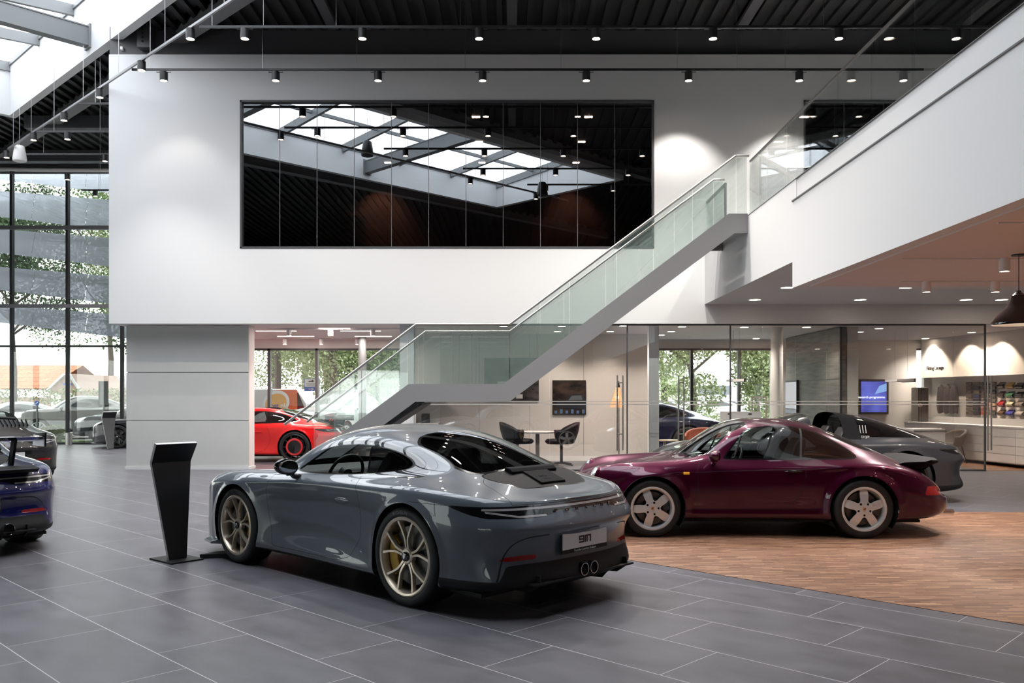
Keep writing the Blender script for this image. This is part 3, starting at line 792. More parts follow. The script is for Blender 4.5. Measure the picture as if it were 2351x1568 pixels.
def interp_low(keys, n):
    """keys: {station: [(z, d) x 8]} linear between stations"""
    ks = sorted(keys); out = []
    for i in range(n):
        a = max([k for k in ks if k <= i], default=ks[0]); b = min([k for k in ks if k >= i], default=ks[-1])
        t = 0 if a == b else (i - a) / (b - a); t = t * t * (3 - 2 * t)
        out.append([(p[0] + (q[0] - p[0]) * t, p[1] + (q[1] - p[1]) * t) for p, q in zip(keys[a], keys[b])])
    return out
def rws(tab):
    out = []
    for t in tab:
        P, up, zc, Xc = t[:4]; d = dict(P=P, up=up, zc=zc, Xc=Xc)
        if len(t) > 4: d['X8'] = t[4]
        out.append(d)
    return out

# modern rear-engined coupe
NET_A = rws([
 ((2.235, 0), [(0, .560)] + [(0, .575), (0, .585), (0, .592), (0, .595)], .597, 2.215),
 ((2.22, .25), [(.24, .565), (.22, .590), (.17, .602), (.12, .607), (.06, .610)], .61, 2.19),
 ((2.165, .50), [(.475, .595), (.43, .640), (.35, .655), (.24, .652), (.12, .648)], .645, 2.11),
 ((2.04, .72), [(.69, .650), (.635, .715), (.53, .730), (.36, .706), (.18, .695)], .69, 1.98),
 ((1.85, .862), [(.825, .735), (.755, .795), (.64, .798), (.46, .762), (.24, .752)], .748, 1.80),
 ((1.58, .912), [(.875, .775), (.80, .842), (.67, .845), (.49, .806), (.25, .796)], .795, 1.58),
 ((1.23, .925), [(.90, .79), (.82, .868), (.68, .880), (.50, .845), (.25, .842)], .845, 1.25),
 ((.92, .905), [(.885, .80), (.82, .872), (.70, .893), (.51, .880), (.26, .886)], .892, 1.00),
 ((.70, .885), [(.87, .81), (.80, .878), (.715, .905), (.56, .915), (.29, .932)], .938, .83),
 ((.45, .872), [(.86, .825), (.785, .893), (.70, .965), (.61, 1.045), (.35, 1.10)], 1.112, .50),
 ((.10, .868), [(.85, .83), (.775, .900), (.695, 1.035), (.585, 1.168), (.34, 1.236)], 1.255, .12),
 ((-.30, .875), [(.855, .835), (.775, .905), (.70, 1.045), (.580, 1.200), (.33, 1.268)], 1.288, -.30),
 ((-.65, .89), [(.868, .84), (.758, .908), (.68, 1.04), (.565, 1.175), (.32, 1.238)], 1.258, -.65),
 ((-.95, .917), [(.885, .853), (.738, .916), (.655, 1.02), (.530, 1.128), (.30, 1.183)], 1.203, -.95),
 ((-1.23, .932), [(.893, .860), (.735, .915), (.625, .975), (.485, 1.055), (.27, 1.103)], 1.120, -1.23),
 ((-1.55, .925), [(.880, .843), (.745, .885), (.610, .922), (.44, .970), (.23, 1.0)], 1.010, -1.55),
 ((-1.85, .885), [(.840, .815), (.740, .850), (.60, .870), (.42, .890), (.21, .901)], .905, -1.85),
 ((-2.06, .805), [(.735, .793), (.66, .816), (.54, .827), (.37, .834), (.19, .838)], .840, -2.02, -2.01),
 ((-2.20, .645), [(.555, .782), (.50, .795), (.43, .802), (.3, .805), (.15, .807)], .808, -2.12, -2.115),
 ((-2.272, .41), [(.34, .779), (.31, .787), (.27, .793), (.18, .796), (.09, .797)], .797, -2.18, -2.175),
 ((-2.30, .20), [(.18, .779), (.16, .786), (.13, .790), (.08, .793), (.04, .793)], .793, -2.20, -2.195),
 ((-2.305, 0), [(0, .779), (0, .785), (0, .788), (0, .791), (0, .792)], .792, -2.205, -2.20)])
for _i, _r in enumerate(NET_A):
    _r['P'] = (_r['P'][0] if _r['P'][0] > -1.5 else -1.5 + (_r['P'][0] + 1.5) * .935, _r['P'][1])
    for _k in ('Xc', 'X8'):
        if _k in _r and _r[_k] < -1.5: _r[_k] = -1.5 + (_r[_k] + 1.5) * .935
    _d = {3: .03, 4: .035, 5: .035, 6: .035, 7: .035, 8: .032, 9: .026, 10: .016, 11: .006}.get(_i, 0)
    _u = _r['up']; _u[0] = (_u[0][0], _u[0][1] - _d * .8); _u[1] = (_u[1][0], _u[1][1] - _d)
    if _i <= 8: _u[2] = (_u[2][0], _u[2][1] - _d * .9)
    if _i <= 7: _u[3] = (_u[3][0], _u[3][1] - _d * .7); _u[4] = (_u[4][0], _u[4][1] - _d * .6); _r['zc'] -= _d * .6
LOW_A = {0: [(.12, .35), (.13, .03), (.19, .0), (.29, .0), (.40, .012), (.46, .015), (.50, .012), (.535, .01)],
 3: [(.12, .28), (.13, .03), (.20, .01), (.30, .0), (.40, .01), (.47, .01), (.54, .01), (.60, .01)],
 5: [(.14, .22), (.15, .03), (.24, .01), (.36, .0), (.47, .0), (.57, .0), (.65, .005), (.715, .012)],
 6: [(.14, .22), (.16, .03), (.26, .01), (.38, .0), (.50, .0), (.60, .0), (.67, .006), (.735, .014)],
 8: [(.14, .20), (.17, .02), (.25, .004), (.36, .02), (.49, .024), (.60, .012), (.69, .006), (.755, .008)],
 11: [(.14, .20), (.17, .0), (.245, -.02), (.35, .012), (.49, .022), (.61, .012), (.70, .006), (.775, .008)],
 12: [(.14, .20), (.17, .0), (.245, -.01), (.35, .008), (.49, .012), (.61, .006), (.70, .003), (.775, .006)],
 14: [(.14, .22), (.17, .03), (.27, .01), (.39, .0), (.50, .0), (.61, .0), (.70, .004), (.78, .012)],
 16: [(.15, .25), (.19, .04), (.28, .02), (.38, .012), (.49, .008), (.585, .0), (.645, .004), (.725, .022)],
 18: [(.17, .30), (.20, .06), (.275, .018), (.37, .060), (.50, .066), (.580, .012), (.625, .0), (.700, .045)],
 21: [(.17, .30), (.20, .06), (.275, .018), (.37, .070), (.50, .078), (.580, .012), (.625, .0), (.700, .050)]}
def paint(name, col, flake=0.0, metal=0.0, rough=0.32):
    if name in MATS: return MATS[name]
    m = pbr(name, col, rough, metal, coat=1.0, coat_rough=0.0, spec=0.15); return m
M_tyre = pbr('tyre_rubber', (0.012, 0.012, 0.013), 0.62)
M_glossblack = pbr('gloss_black', (0.006, 0.006, 0.007), 0.12, coat=1.0)
M_satin = pbr('satin_black_plastic', (0.012, 0.012, 0.013), 0.55, spec=.25)
M_gap = pbr('panel_gap_black', (0.004, 0.004, 0.004), 0.8)
M_carglass = glassy('car_side_glass', (0.66, 0.72, 0.72), base=-0.02)
M_darkglass = glassy('tinted_rear_glass', (0.10, 0.11, 0.12), base=-0.01)
M_screen = glassy('windscreen_glass', (0.72, 0.78, 0.77), base=0.03)
M_red = pbr('red_lens', (0.30, 0.006, 0.008), 0.12, coat=1.0)
M_leather = pbr('black_leather', (0.018, 0.018, 0.02), 0.5)
M_greyleather = pbr('grey_leather', (0.035, 0.031, 0.032), 0.5)
M_chrome = pbr('chrome', (0.85, 0.85, 0.85), 0.06, 1.0)
M_disc = pbr('brake_disc_steel', (0.13, 0.125, 0.12), 0.45, 0.8)
M_lamp = pbr('clear_lamp', (0.75, 0.77, 0.78), 0.08, 0.6, coat=1.0)
M_white = pbr('white_print', (0.85, 0.85, 0.85), 0.5)
def both(*gs): return lambda x, y, z: np.maximum.reduce([g(x, y, z) for g in gs])
def either(*gs): return lambda x, y, z: np.minimum.reduce([g(x, y, z) for g in gs])
def side(poly, off=0.0, y0=.3): return lambda x, y, z: np.maximum(sdpoly(x, z, poly) - off, y0 - y)
def front(poly, off=0.0, x0=0.0): return lambda x, y, z: np.maximum(sdpoly(y, z, poly) - off, x0 - x)
def rear(poly, off=0.0, x0=-1.3): return lambda x, y, z: np.maximum(sdpoly(y, z, poly) - off, x - x0)
def top(poly, off=0.0, z0=.5): return lambda x, y, z: np.maximum(sdpoly(x, y, poly) - off, z0 - z)
def circ(xc, zc, r, y0=.45): return lambda x, y, z: np.maximum(np.hypot(x - xc, z - zc) - r, y0 - y)

def polar_face(name, prof, holes, mat, parent, thick=.018, nr=26, na=180, rot=0.0):
    """wheel face: prof = [(radius, y)], holes = list of g(X, Z) < 0 regions"""
    rs = np.linspace(prof[0][0], prof[-1][0], nr); ys = np.interp(rs, [p[0] for p in prof], [p[1] for p in prof])
    th = np.linspace(0, 2 * math.pi, na + 1)[:-1]
    V = np.array([[r * math.cos(t), y, r * math.sin(t)] for r, y in zip(rs, ys) for t in th]); Fc = [(i * na + j, i * na + (j + 1) % na, (i + 1) * na + (j + 1) % na, (i + 1) * na + j) for i in range(nr - 1) for j in range(na)]
    s = Skin(V, np.tile([0., 1., 0.], (len(V), 1)), Fc)
    for h in holes: _, s = s.split(lambda x, y, z: h(x, z))
    used = sorted({i for f in s.F for i in f}); mp = {a: b for b, a in enumerate(used)}
    me = bpy.data.meshes.new(name); me.from_pydata(s.V[used].tolist(), [], [tuple(mp[i] for i in f)[::-1] for f in s.F]); me.update()
    o = link(name, me, mat, parent, smooth=True, world=False)
    sm = o.modifiers.new('thickness', 'SOLIDIFY'); sm.thickness = thick; sm.offset = 0
    bv = o.modifiers.new('bevel', 'BEVEL'); bv.width = .004; bv.segments = 2; bv.limit_method = 'ANGLE'; bv.angle_limit = math.radians(50)
    return o
def wheel(parent, kind, R, w, rim, mat_rim, caliper=None):
    """a wheel with its outer side towards +y, hub at the origin; returns the rim object"""
    # rim barrel
    b = MB().lathe([(rim + .012, -.012), (rim + .014, -.004), (rim + .004, .0), (rim - .010, -.004), (rim - .022, -.03), (rim - .030, -w * .5), (rim - .02, -w + .03), (rim + .01, -w + .01), (rim + .012, -w + .02), (rim - .012, -w * .5), (rim, -.03)], ax='y', n=72, close=True)
    if kind == 'fork':
        for k in range(5):
            a0 = 2 * math.pi * k / 5 + .32
            pos = lambda r, a, y: (r * math.cos(a), y, r * math.sin(a))
            for sgn in (-1, 1):
                p0 = pos(.035, a0 + sgn * .35, -.035); p1 = pos(.10, a0 + sgn * .13, -.026); p2 = pos(.14, a0 + sgn * .14, -.022); p3 = pos(rim * .72, a0 + sgn * .235, -.018); p4 = pos(rim - .006, a0 + sgn * .315, -.012)
                q = [p0, p1, p2, p3, p4]; wd = [.028, .025, .024, .023, .030]
                for i in range(4):
                    A, B = Vector(q[i]), Vector(q[i + 1]); d = (B - A).normalized(); sd = Vector((0, 1, 0)).cross(d).normalized()
                    v = []
                    for P, ww in ((A, wd[i]), (B, wd[i + 1])): v += [P - sd * ww / 2 + Vector((0, -.030, 0)), P - sd * ww * .32, P + sd * ww * .32, P + sd * ww / 2 + Vector((0, -.030, 0))]
                    b.raw(v, [(0, 1, 5, 4), (1, 2, 6, 5), (2, 3, 7, 6), (3, 0, 4, 7), (0, 3, 2, 1), (4, 5, 6, 7)])
        b.lathe([(.001, -.024), (.05, -.024), (.062, -.034), (.064, -.07), (.001, -.07)], ax='y', n=36)
    elif kind == 'multi':
        for k in range(10):
            a0 = 2 * math.pi * k / 10
            for sgn in (-1, 1):
                b.bar((.045 * math.cos(a0), -.035, .045 * math.sin(a0)), ((rim - .004) * math.cos(a0 + sgn * .11), -.014, (rim - .004) * math.sin(a0 + sgn * .11)), .03, .014, up=(0, 1, 0))
        b.lathe([(.001, -.024), (.05, -.024), (.062, -.034), (.064, -.07), (.001, -.07)], ax='y', n=36)
    w0 = b.build('wheel', mat_rim, parent, smooth=True, world=False, angle=30)
    if kind == 'cup':
        def hole(x, z):
            a = np.arctan2(z, x); r = np.hypot(x, z); k = 2 * math.pi / 5; aa = (a + math.pi / 2 + k / 2) % k - k / 2
            ro = rim - .020; pl = smooth([(.086, 0), (.098, .022), (.128, .040), (.165, .066), (ro * math.cos(.42) - .004, ro * math.sin(.42)), (ro * math.cos(.24), ro * math.sin(.24)), (ro, 0), (ro * math.cos(.24), -ro * math.sin(.24)), (ro * math.cos(.42) - .004, -ro * math.sin(.42)), (.165, -.066), (.128, -.040), (.098, -.022)], n=4)
            return sdpoly(r * np.cos(aa), r * np.sin(aa), pl)
        lug = [(lambda x, z, c=(.065 * math.cos(t), .065 * math.sin(t)): np.hypot(x - c[0], z - c[1]) - .0125) for t in [math.pi / 2 + math.pi / 5 + 2 * math.pi * k / 5 for k in range(5)]]
        polar_face('wheel_face', [(.002, -.012), (.05, -.010), (.09, -.013), (rim - .07, -.022), (rim - .02, -.040), (rim - .004, -.044)], [hole] + lug, mat_rim, w0, .02, 44, 200)
        MB().lathe([(.001, -.04), (.2 * rim / .22 * .55, -.06), (.001, -.062)], ax='y', n=24).build('hub', M_gap, w0, world=False)
    if kind == 'ring':
        polar_face('wheel_face', [(.002, -.02), (.07, -.012), (rim * .55, -.004), (rim * .72, -.012)], [], mat_rim, w0, .02, 20, 96)
        r1, r2 = rim * .56, rim * .70
        MB().lathe([(r1, .012), (r2, .012), (r2 + .004, .0), (r1 - .004, .0)], ax='y', n=64, close=True).build('painted_ring', pbr('red_ring_paint', (0.62, 0.012, 0.02), 0.3, coat=1), w0, world=False)
        q = MB()
        for k in range(10):
            a0 = 2 * math.pi * k / 10; q.bar((rim * .65 * math.cos(a0), -.01, rim * .65 * math.sin(a0)), ((rim - .004) * math.cos(a0), -.02, (rim - .004) * math.sin(a0)), .02, .02, up=(0, 1, 0))
        q.build('spoke', mat_rim, w0, world=False)
    # tyre
    R2 = R; t = MB().lathe([(rim + .006, -.018), (rim + .016, -.004), (rim + (R2 - rim) * .45, .004), (R2 - .022, -.002), (R2 - .006, -.016), (R2, -.04), (R2, -w + .04), (R2 - .006, -w + .016), (R2 - .022, -w + .002), (rim + .02, -w), (rim + .006, -w + .02)], ax='y', n=80, close=True)
    t.build('tyre', M_tyre, w0, smooth=True, world=False)
    MB().lathe([(.05, -.085), (rim * .78, -.085), (rim * .78, -.115), (.05, -.115)], ax='y', n=48, close=True).build('brake_disc', M_disc, w0, world=False)
    if caliper:
        c = MB(); n = 8; a0, a1 = caliper[1]
        pts = [(math.cos(a0 + (a1 - a0) * i / n), math.sin(a0 + (a1 - a0) * i / n)) for i in range(n + 1)]
        ri, ro = rim * .52, rim * .86; o = 0
        v = []; f = []
        for cx_, cz_ in pts: v += [(ri * cx_, -.060, ri * cz_), (ro * cx_, -.060, ro * cz_), (ro * cx_, -.15, ro * cz_), (ri * cx_, -.15, ri * cz_)]
        for i in range(n): 
            for j in range(4): f.append((4 * i + j, 4 * i + (j + 1) % 4, 4 * i + 4 + (j + 1) % 4, 4 * i + 4 + j))
        f += [(0, 1, 2, 3), (4 * n + 3, 4 * n + 2, 4 * n + 1, 4 * n)]
        c.raw(v, f).build('brake_caliper', caliper[0], w0, world=False, bevel=.006)
    if kind in ('fork', 'multi'):
        MB().lathe([(.001, -.006), (.028, -.006), (.034, -.010), (.036, -.026)], ax='y', n=32).build('centre_cap', M_glossblack, w0, smooth=True, world=False)
    return w0
def crest_badge(parent, s, mat_y=0.0, colored=True, loc=(0, 0, 0)):
    sh_ = [(-.5, .55), (-.25, .62), (0, .56), (.25, .62), (.5, .55), (.5, .05), (.34, -.35), (0, -.66), (-.34, -.35), (-.5, .05)]
    o = MB().prism([(x * s + loc[0], z * s + loc[2]) for x, z in sh_], loc[1], loc[1] + .002).build('crest_badge', pbr('gold_badge', (0.75, 0.55, 0.25), 0.3, 0.8) if colored else M_lamp, parent, world=False)
    if colored:
        q = MB()
        for x0, x1, z0, z1 in ((-.42, -.12, .1, .46), (.12, .42, -.28, .02)): q.box(loc[0] + x0 * s, loc[0] + x1 * s, loc[1] + .002, loc[1] + .0026, loc[2] + z0 * s, loc[2] + z1 * s)
        q.build('crest_field', pbr('badge_red', (.5, .02, .02), .4), o, world=False)
        q = MB().box(loc[0] - .14 * s, loc[0] + .14 * s, loc[1] + .002, loc[1] + .0026, loc[2] - .14 * s, loc[2] + .2 * s); q.build('crest_field', M_black, o, world=False)
    return o

# side glass outline (x, z) of the modern coupe
DLO_A = smooth([(.42, .874), (.42, .874), (.22, .995), (.05, 1.095), (-.12, 1.145), (-.35, 1.165), (-.60, 1.150), (-.89, 1.092), (-1.08, 1.020), (-1.205, .962), (-1.215, .940), (-1.12, .926), (-.60, .908), (0, .890)], n=5)
PIL_A = -.59
def build_coupe(key, root, paint_m, spec):
    """spec: cut lists and options for one body shape. All parts are children of root."""
    G = bspline_net(make_net(spec['net'], interp_low(spec['low'], len(spec['net'])), None), spec.get('nu', 230), spec.get('nv', 120))
    fl_ = spec.get('flare', (.011, .07))
    for xw, zw, r in spec['arches']:
        d = np.hypot(G[..., 0] - xw, G[..., 2] - zw); t = np.clip((d - r + .01) / fl_[1], 0, 1); k = (1 - t * t * (3 - 2 * t)) * (G[..., 1] > .3)
        G[..., 1] += fl_[0] * k * np.clip((.90 - G[..., 2]) / .12, 0, 1)
    s = Skin.grid(G)
    for xw, zw, r in spec['arches']: _, s = s.split(circ(xw, zw, r))
    parts = []
    def take(name, g, mat, grow=0.0, keep=True, inner=None):
        nonlocal s
        a, s = s.split(g)
        if len(a.F) and keep: parts.append((name, a, mat))
        return a
    # glass with a dark surround
    for name, mk, mat, surround in spec['glass']:
        ring_in, rest = s.split(mk(surround)); gls, ring_ = ring_in.split(mk(0.0)); s = rest
        if name == 'side_window' and spec.get('pillar') is not None:
            pc = spec['pillar']
            fr, ln_rear = gls.split(lambda x, y, z: pc(x, z) + .012); mid, rr = ln_rear.split(lambda x, y, z: pc(x, z) - .012)
            parts.append(('side_window', fr, spec['side_mat'])); parts.append(('window_pillar', mid, spec.get('pillar_mat', M_glossblack))); parts.append(('quarter_window', rr, spec.get('quarter_mat', M_darkglass)))
        elif gls.F: parts.append((name, gls, mat))
        if ring_.F: parts.append((name + '_seal', ring_, spec.get('seal_mat', M_glossblack)))
    for name, g, mat in spec['panels']:
        if name in ('bumper_groove', 'light_strip'): s = s.refine(g, .03)
        take(name, g, mat)
    for name, g in spec['lids']:
        a, ln, s = s.seam(g); parts.append(('panel_gap', ln, M_gap)); parts.append((name, a, paint_m))
    gaps = [p[1] for p in parts if p[0] == 'panel_gap']
    for g, w in spec['lines']:
        new = []
        # thin lines across whatever body colour is left
        a, rest = s.refine(g).split(lambda x, y, z: g(x, y, z) - w); gaps.append(a); s = rest
    parts = [p for p in parts if p[0] != 'panel_gap']
    if gaps: parts.append(('panel_gap', Skin.join(*gaps), M_gap))
    parts.append(('body', s, paint_m))
    # dark lining under roof and pillars
    lin, _ = s.split(lambda x, y, z: spec.get('lining_z', .86) - z); lin, _ = lin.split(lambda x, y, z: np.abs(x - spec.get('lining_c', -.35)) - spec.get('lining_w', 1.25))
    if spec.get('lining', True): parts.append(('interior_lining', lin.offset(-.018), M_leather))
    merged = {}
    for n_, sk, mt in parts:
        if (n_, mt.name) in merged: merged[(n_, mt.name)] = (n_, Skin.join(merged[(n_, mt.name)][1], sk), mt)
        else: merged[(n_, mt.name)] = (n_, sk, mt)
    for n_, sk, mt in merged.values():
        if not sk.F: continue
        if n_ in spec.get('each_side', ()) :
            for sd in ('L', 'R'):
                me = sk.mesh(n_, only=sd); link(n_, me, mt, root, world=False)
        else:
            me = sk.mesh(n_)
            if me: link(n_, me, mt, root, world=False)
    return s
def wheel_wells(root, arches, yo=.86, zf=.15):
    for xw, zw, r in arches:
        for sd in (1, -1):
            o = MB(); n = 20; a0 = -.6; v = []; f = []
            for i in range(n + 1):
                a = a0 + (math.pi - 2 * a0) * i / n
                for y in (yo, .38): v.append((xw + (r + .006) * math.cos(a), sd * y, zw + (r + .006) * math.sin(a)))
            f = [(2 * i, 2 * i + 1, 2 * i + 3, 2 * i + 2) for i in range(n)]; f.append(tuple(range(1, 2 * n + 2, 2)))
            o.raw(v, f).build('wheel_arch_liner', M_gap, root, world=False)
def cabin(root, seat_mat=M_leather, tub=(-1.15, .78, .70, .26, .84), wheel_side=1, seats=((-.18, .36), (-.18, -.36)), sc=1.0):
    x0, x1, hy, z0, z1 = tub
    m = MB().box(x0, x1, -hy, hy, z0 - .02, z0)
    for s_ in (-1, 1): m.box(x0, x1, s_ * hy - .01, s_ * hy + .01, z0, z1)
    m.box(x0 - .01, x0 + .01, -hy, hy, z0, z1 - .02).box(x1 - .01, x1 + .01, -hy, hy, z0, z1)
    m.box(x0 + .0, x0 + .42, -hy, hy, z0, .62)
    m.build('cabin_floor', M_leather, root, world=False)
    MB().prism([(x1, z0 + .2), (x1, z1 + .045), (x1 - .12, z1 + .06), (x1 - .34, z1 + .03), (x1 - .40, z1 - .06), (x1 - .36, z0 + .25)], -hy, hy).build('dashboard', M_leather, root, world=False, bevel=.02)
    # steering wheel
    c = Vector((x1 - .52, wheel_side * .36, z1 + .0)); n = 28; pts = []
    R = Matrix.Rotation(math.radians(-24), 4, 'Y')
    for i in range(n): pts.append(c + R @ Vector((0, .18 * math.cos(2 * math.pi * i / n), .18 * math.sin(2 * math.pi * i / n))))
    w = MB().tube(pts, .015, 10, closed=True)
    for a in (0, math.pi, -math.pi / 2): w.bar(c, c + R @ Vector((0, .17 * math.cos(a), .17 * math.sin(a))), .03, .016)
    w.cyl(c + R @ Vector((-.02, 0, 0)), c + R @ Vector((.04, 0, 0)), .055).cyl(c, (x1 - .3, wheel_side * .36, z1 - .05), .03)
    w.build('steering_wheel', M_leather, root, smooth=True, world=False)
    for sx_c, sy in seats:
        q = MB()
        prof = [(-.27, .50), (-.33, .80), (-.42, 1.00), (-.40, 1.06), (-.33, 1.07), (-.29, 1.00), (-.20, .78), (-.14, .56), (.25, .54), (.27, .46), (.22, .36), (-.22, .36)]
        n = len(prof); L = []
        for yy, sc_ in ((-.24, .86), (-.20, 1), (.20, 1), (.24, .86)):
            L.append([(sx_c + x * 1, sy + yy * (1 if z < .9 else .62), .36 + (z - .36) * (sc_ * .06 + .94)) for x, z in prof])
        v = [p for l in L for p in l]; f = []
        for k in range(3):
            for i in range(n): f.append((k * n + i, k * n + (i + 1) % n, (k + 1) * n + (i + 1) % n, (k + 1) * n + i))
        f.append(tuple(range(n))[::-1]); f.append(tuple(range(3 * n, 4 * n)))
        q.raw(v, f).build('seat', seat_mat, root, smooth=True, world=False, bevel=.03)
def plate(root, x, z, txt=None, tilt=0.0, w=.52, h=.115, y=0.0):
    p = MB().box(x - .008, x, y - w / 2 - .012, y + w / 2 + .012, z - h / 2 - .03, z + h / 2 + .012).build('number_plate', M_satin, root, world=False, bevel=.004)
    MB().box(x - .011, x - .008, y - w / 2, y + w / 2, z - h / 2, z + h / 2).build('plate_face', pbr('plate_silver', (0.92, 0.92, 0.93), 0.4), p, world=False)
    if txt:
        M = Matrix.Translation((x - .0125, y, z)) @ Matrix.Rotation(-math.pi / 2, 4, 'Z') @ Matrix.Rotation(math.pi / 2, 4, 'X')
        # model number drawn with blocky digits
        q = MB()
        s_ = .052; t = .011
        def bl(a, b, c, d): q.box(x - .013, x - .011, y - b, y - a, z + c, z + d)
        hgt = .026
        # 9
        bl(-.075, -.015, hgt - t, hgt); bl(-.075, -.064, 0, hgt); bl(-.075, -.015, -.006, .005); bl(-.026, -.015, -hgt, hgt); bl(-.075, -.015, -hgt, -hgt + t)
        # 1 1
        bl(-.008, .026, hgt - t, hgt); bl(.013, .026, -hgt, hgt); bl(.030, .064, hgt - t, hgt); bl(.051, .064, -hgt, hgt); bl(-.008, .005, -hgt, hgt)
        q.build('plate_number', M_black, p, world=False)
        M2 = Matrix.Translation((x - .0095, y, z - h / 2 - .016)) @ Matrix.Rotation(-math.pi / 2, 4, 'Z') @ Matrix.Rotation(math.pi / 2, 4, 'X')
        me = text_mesh(txt, .024, .001); me.transform(M2); link('plate_lettering', me, M_white, p, world=False)
    return p
def rear_word(root, txt, x_of, z, size, mat, width, extr=.004, n_=None):
    """raised letters following a curved rear panel"""
    par = None; n = len(txt)
    cm = MB(); objs = []
    for i, ch in enumerate(txt):
        yy = width / 2 - width * i / (n - 1)
        x, nx, ny = x_of(yy)
        me = text_mesh(ch, size, extr, bold=.001)
        ang = math.atan2(ny, nx)
        M = Matrix.Translation((x, yy, z)) @ Matrix.Rotation(ang + math.pi / 2, 4, 'Z') @ Matrix.Rotation(math.pi / 2, 4, 'X') @ Matrix.Scale(1.7, 4, (1, 0, 0))
        me.transform(M); cm.raw([v.co[:] for v in me.vertices], [tuple(p.vertices) for p in me.polygons]); bpy.data.meshes.remove(me)
    return cm.build('rear_lettering', mat, root, world=False)

ARCH_A = [(1.2285, .345, .378), (-1.2285, .36, .392)]
WS_A = smooth(sym([(0, .945), (.30, .938), (.56, .905), (.64, .898), (.675, .915), (.655, .96), (.575, 1.08), (.50, 1.175), (.44, 1.215), (.30, 1.238), (0, 1.250)]), n=3)
RW_A = smooth([(-.80, 0), (-.81, .30), (-.86, .43), (-.98, .50), (-1.30, .515), (-1.50, .50), (-1.575, .44), (-1.60, .30), (-1.61, 0), (-1.60, -.30), (-1.575, -.44), (-1.5, -.5), (-1.3, -.515), (-.98, -.5), (-.86, -.43), (-.81, -.3)], n=4)
GRL = smooth([(-1.615, 0), (-1.612, .28), (-1.60, .46), (-1.63, .50), (-1.72, .49), (-1.88, .40), (-1.93, .30), (-1.945, 0), (-1.93, -.30), (-1.88, -.40), (-1.72, -.49), (-1.63, -.5), (-1.6, -.46), (-1.612, -.28)], n=4)
DOOR_A = [(.66, .895), (.70, .84), (.735, .70), (.72, .50), (.66, .30), (.64, .235), (.60, .225), (-.35, .225), (-.52, .27), (-.64, .42), (-.665, .60), (-.62, .75), (-.53, .90), (-.51, .93)]
FR_A = [(2.4, 0)]
LIGHT_A = [(0, .737), (.30, .737), (.33, .715), (.40, .690), (.55, .688), (.66, .697), (.75, .72), (.83, .765), (.835, .772), (.60, .772), (0, .772)]
def seam_open(poly, lo, w=.0022, y0=.3):
    """line along an open path in the side view"""
    def g(x, y, z):
        P = np.array(poly); d = np.full(x.shape, 1e9)
        for a, b in zip(P[:-1], P[1:]):
            e = b - a; L = e @ e; t = np.clip(((x - a[0]) * e[0] + (z - a[1]) * e[1]) / L, 0, 1)
            d = np.minimum(d, np.hypot(x - a[0] - t * e[0], z - a[1] - t * e[1]))
        return np.maximum(d, y0 - y + 0 * x)
    return g
def path_rear(poly, x0=-1.5):
    def g(x, y, z):
        P = np.array(poly); d = np.full(x.shape, 1e9)
        for a, b in zip(P[:-1], P[1:]):
            e = b - a; L = e @ e; t = np.clip(((y - a[0]) * e[0] + (z - a[1]) * e[1]) / L, 0, 1)
            d = np.minimum(d, np.hypot(y - a[0] - t * e[0], z - a[1] - t * e[1]))
        return np.maximum(d, x - x0)
    return g
def path_top(poly, z0=.6):
    def g(x, y, z):
        P = np.array(poly); d = np.full(x.shape, 1e9)
        for a, b in zip(P[:-1], P[1:]):
            e = b - a; L = e @ e; t = np.clip(((x - a[0]) * e[0] + (y - a[1]) * e[1]) / L, 0, 1)
            d = np.minimum(d, np.hypot(x - a[0] - t * e[0], y - a[1] - t * e[1]))
        return np.maximum(d, z0 - z)
    return g
LAMP_SIDE = [(-1.66, .764), (-1.74, .742), (-1.86, .712), (-1.98, .692), (-2.3, .688), (-2.3, .768), (-1.66, .768)]
def lamp_region(x, y, z):
    rr = np.maximum(sdpoly(y, z, [(0, .722), (.30, .722), (.34, .705), (.42, .690), (.60, .688), (.70, .690), (.70, .768), (0, .768)]), x + 1.85)
    sd_ = np.maximum(sdpoly(x, z, LAMP_SIDE), .58 - y)
    return np.minimum(rr, sd_)
def shrink(g, d, *more): return lambda x, y, z: np.maximum.reduce([g(x, y, z) + d] + [m(x, y, z) for m in more])
M_clearred = pbr('smoked_lamp_strip', (0.42, 0.40, 0.41), 0.15, 0.3, coat=1.0)
def mesh_material():
    m, nt, out = nmat('woven_black_mesh'); b = nt.nodes.new('ShaderNodeBsdfPrincipled'); t = nt.nodes.new('ShaderNodeTexCoord')
    mp = nt.nodes.new('ShaderNodeMapping'); mp.inputs['Rotation'].default_value = (0, 0, math.pi / 4); mp.inputs['Scale'].default_value = (110, 110, 110)
    v = nt.nodes.new('ShaderNodeTexChecker'); v.inputs['Scale'].default_value = 1.0; v.inputs[1].default_value = (0.018, 0.018, 0.019, 1); v.inputs[2].default_value = (0.004, 0.004, 0.004, 1)
    nt.links.new(t.outputs['Object'], mp.inputs[0]); nt.links.new(mp.outputs[0], v.inputs[0]); nt.links.new(v.outputs[0], b.inputs['Base Color']); b.inputs['Roughness'].default_value = .55; b.inputs['Specular IOR Level'].default_value = .1
    nt.links.new(b.outputs[0], out.inputs[0]); return m
M_mesh = mesh_material()
M_carbon = pbr('dark_carbon_roof', (0.012, 0.013, 0.015), 0.35, coat=.25)
TOPLID = smooth([(-1.60, 0), (-1.63, .40), (-1.70, .56), (-1.86, .60), (-2.10, .63), (-2.3, .64), (-2.3, .64), (-2.6, 0), (-2.6, 0), (-2.3, -.64), (-2.3, -.64), (-2.1, -.63), (-1.86, -.60), (-1.7, -.56), (-1.63, -.40)], n=4)
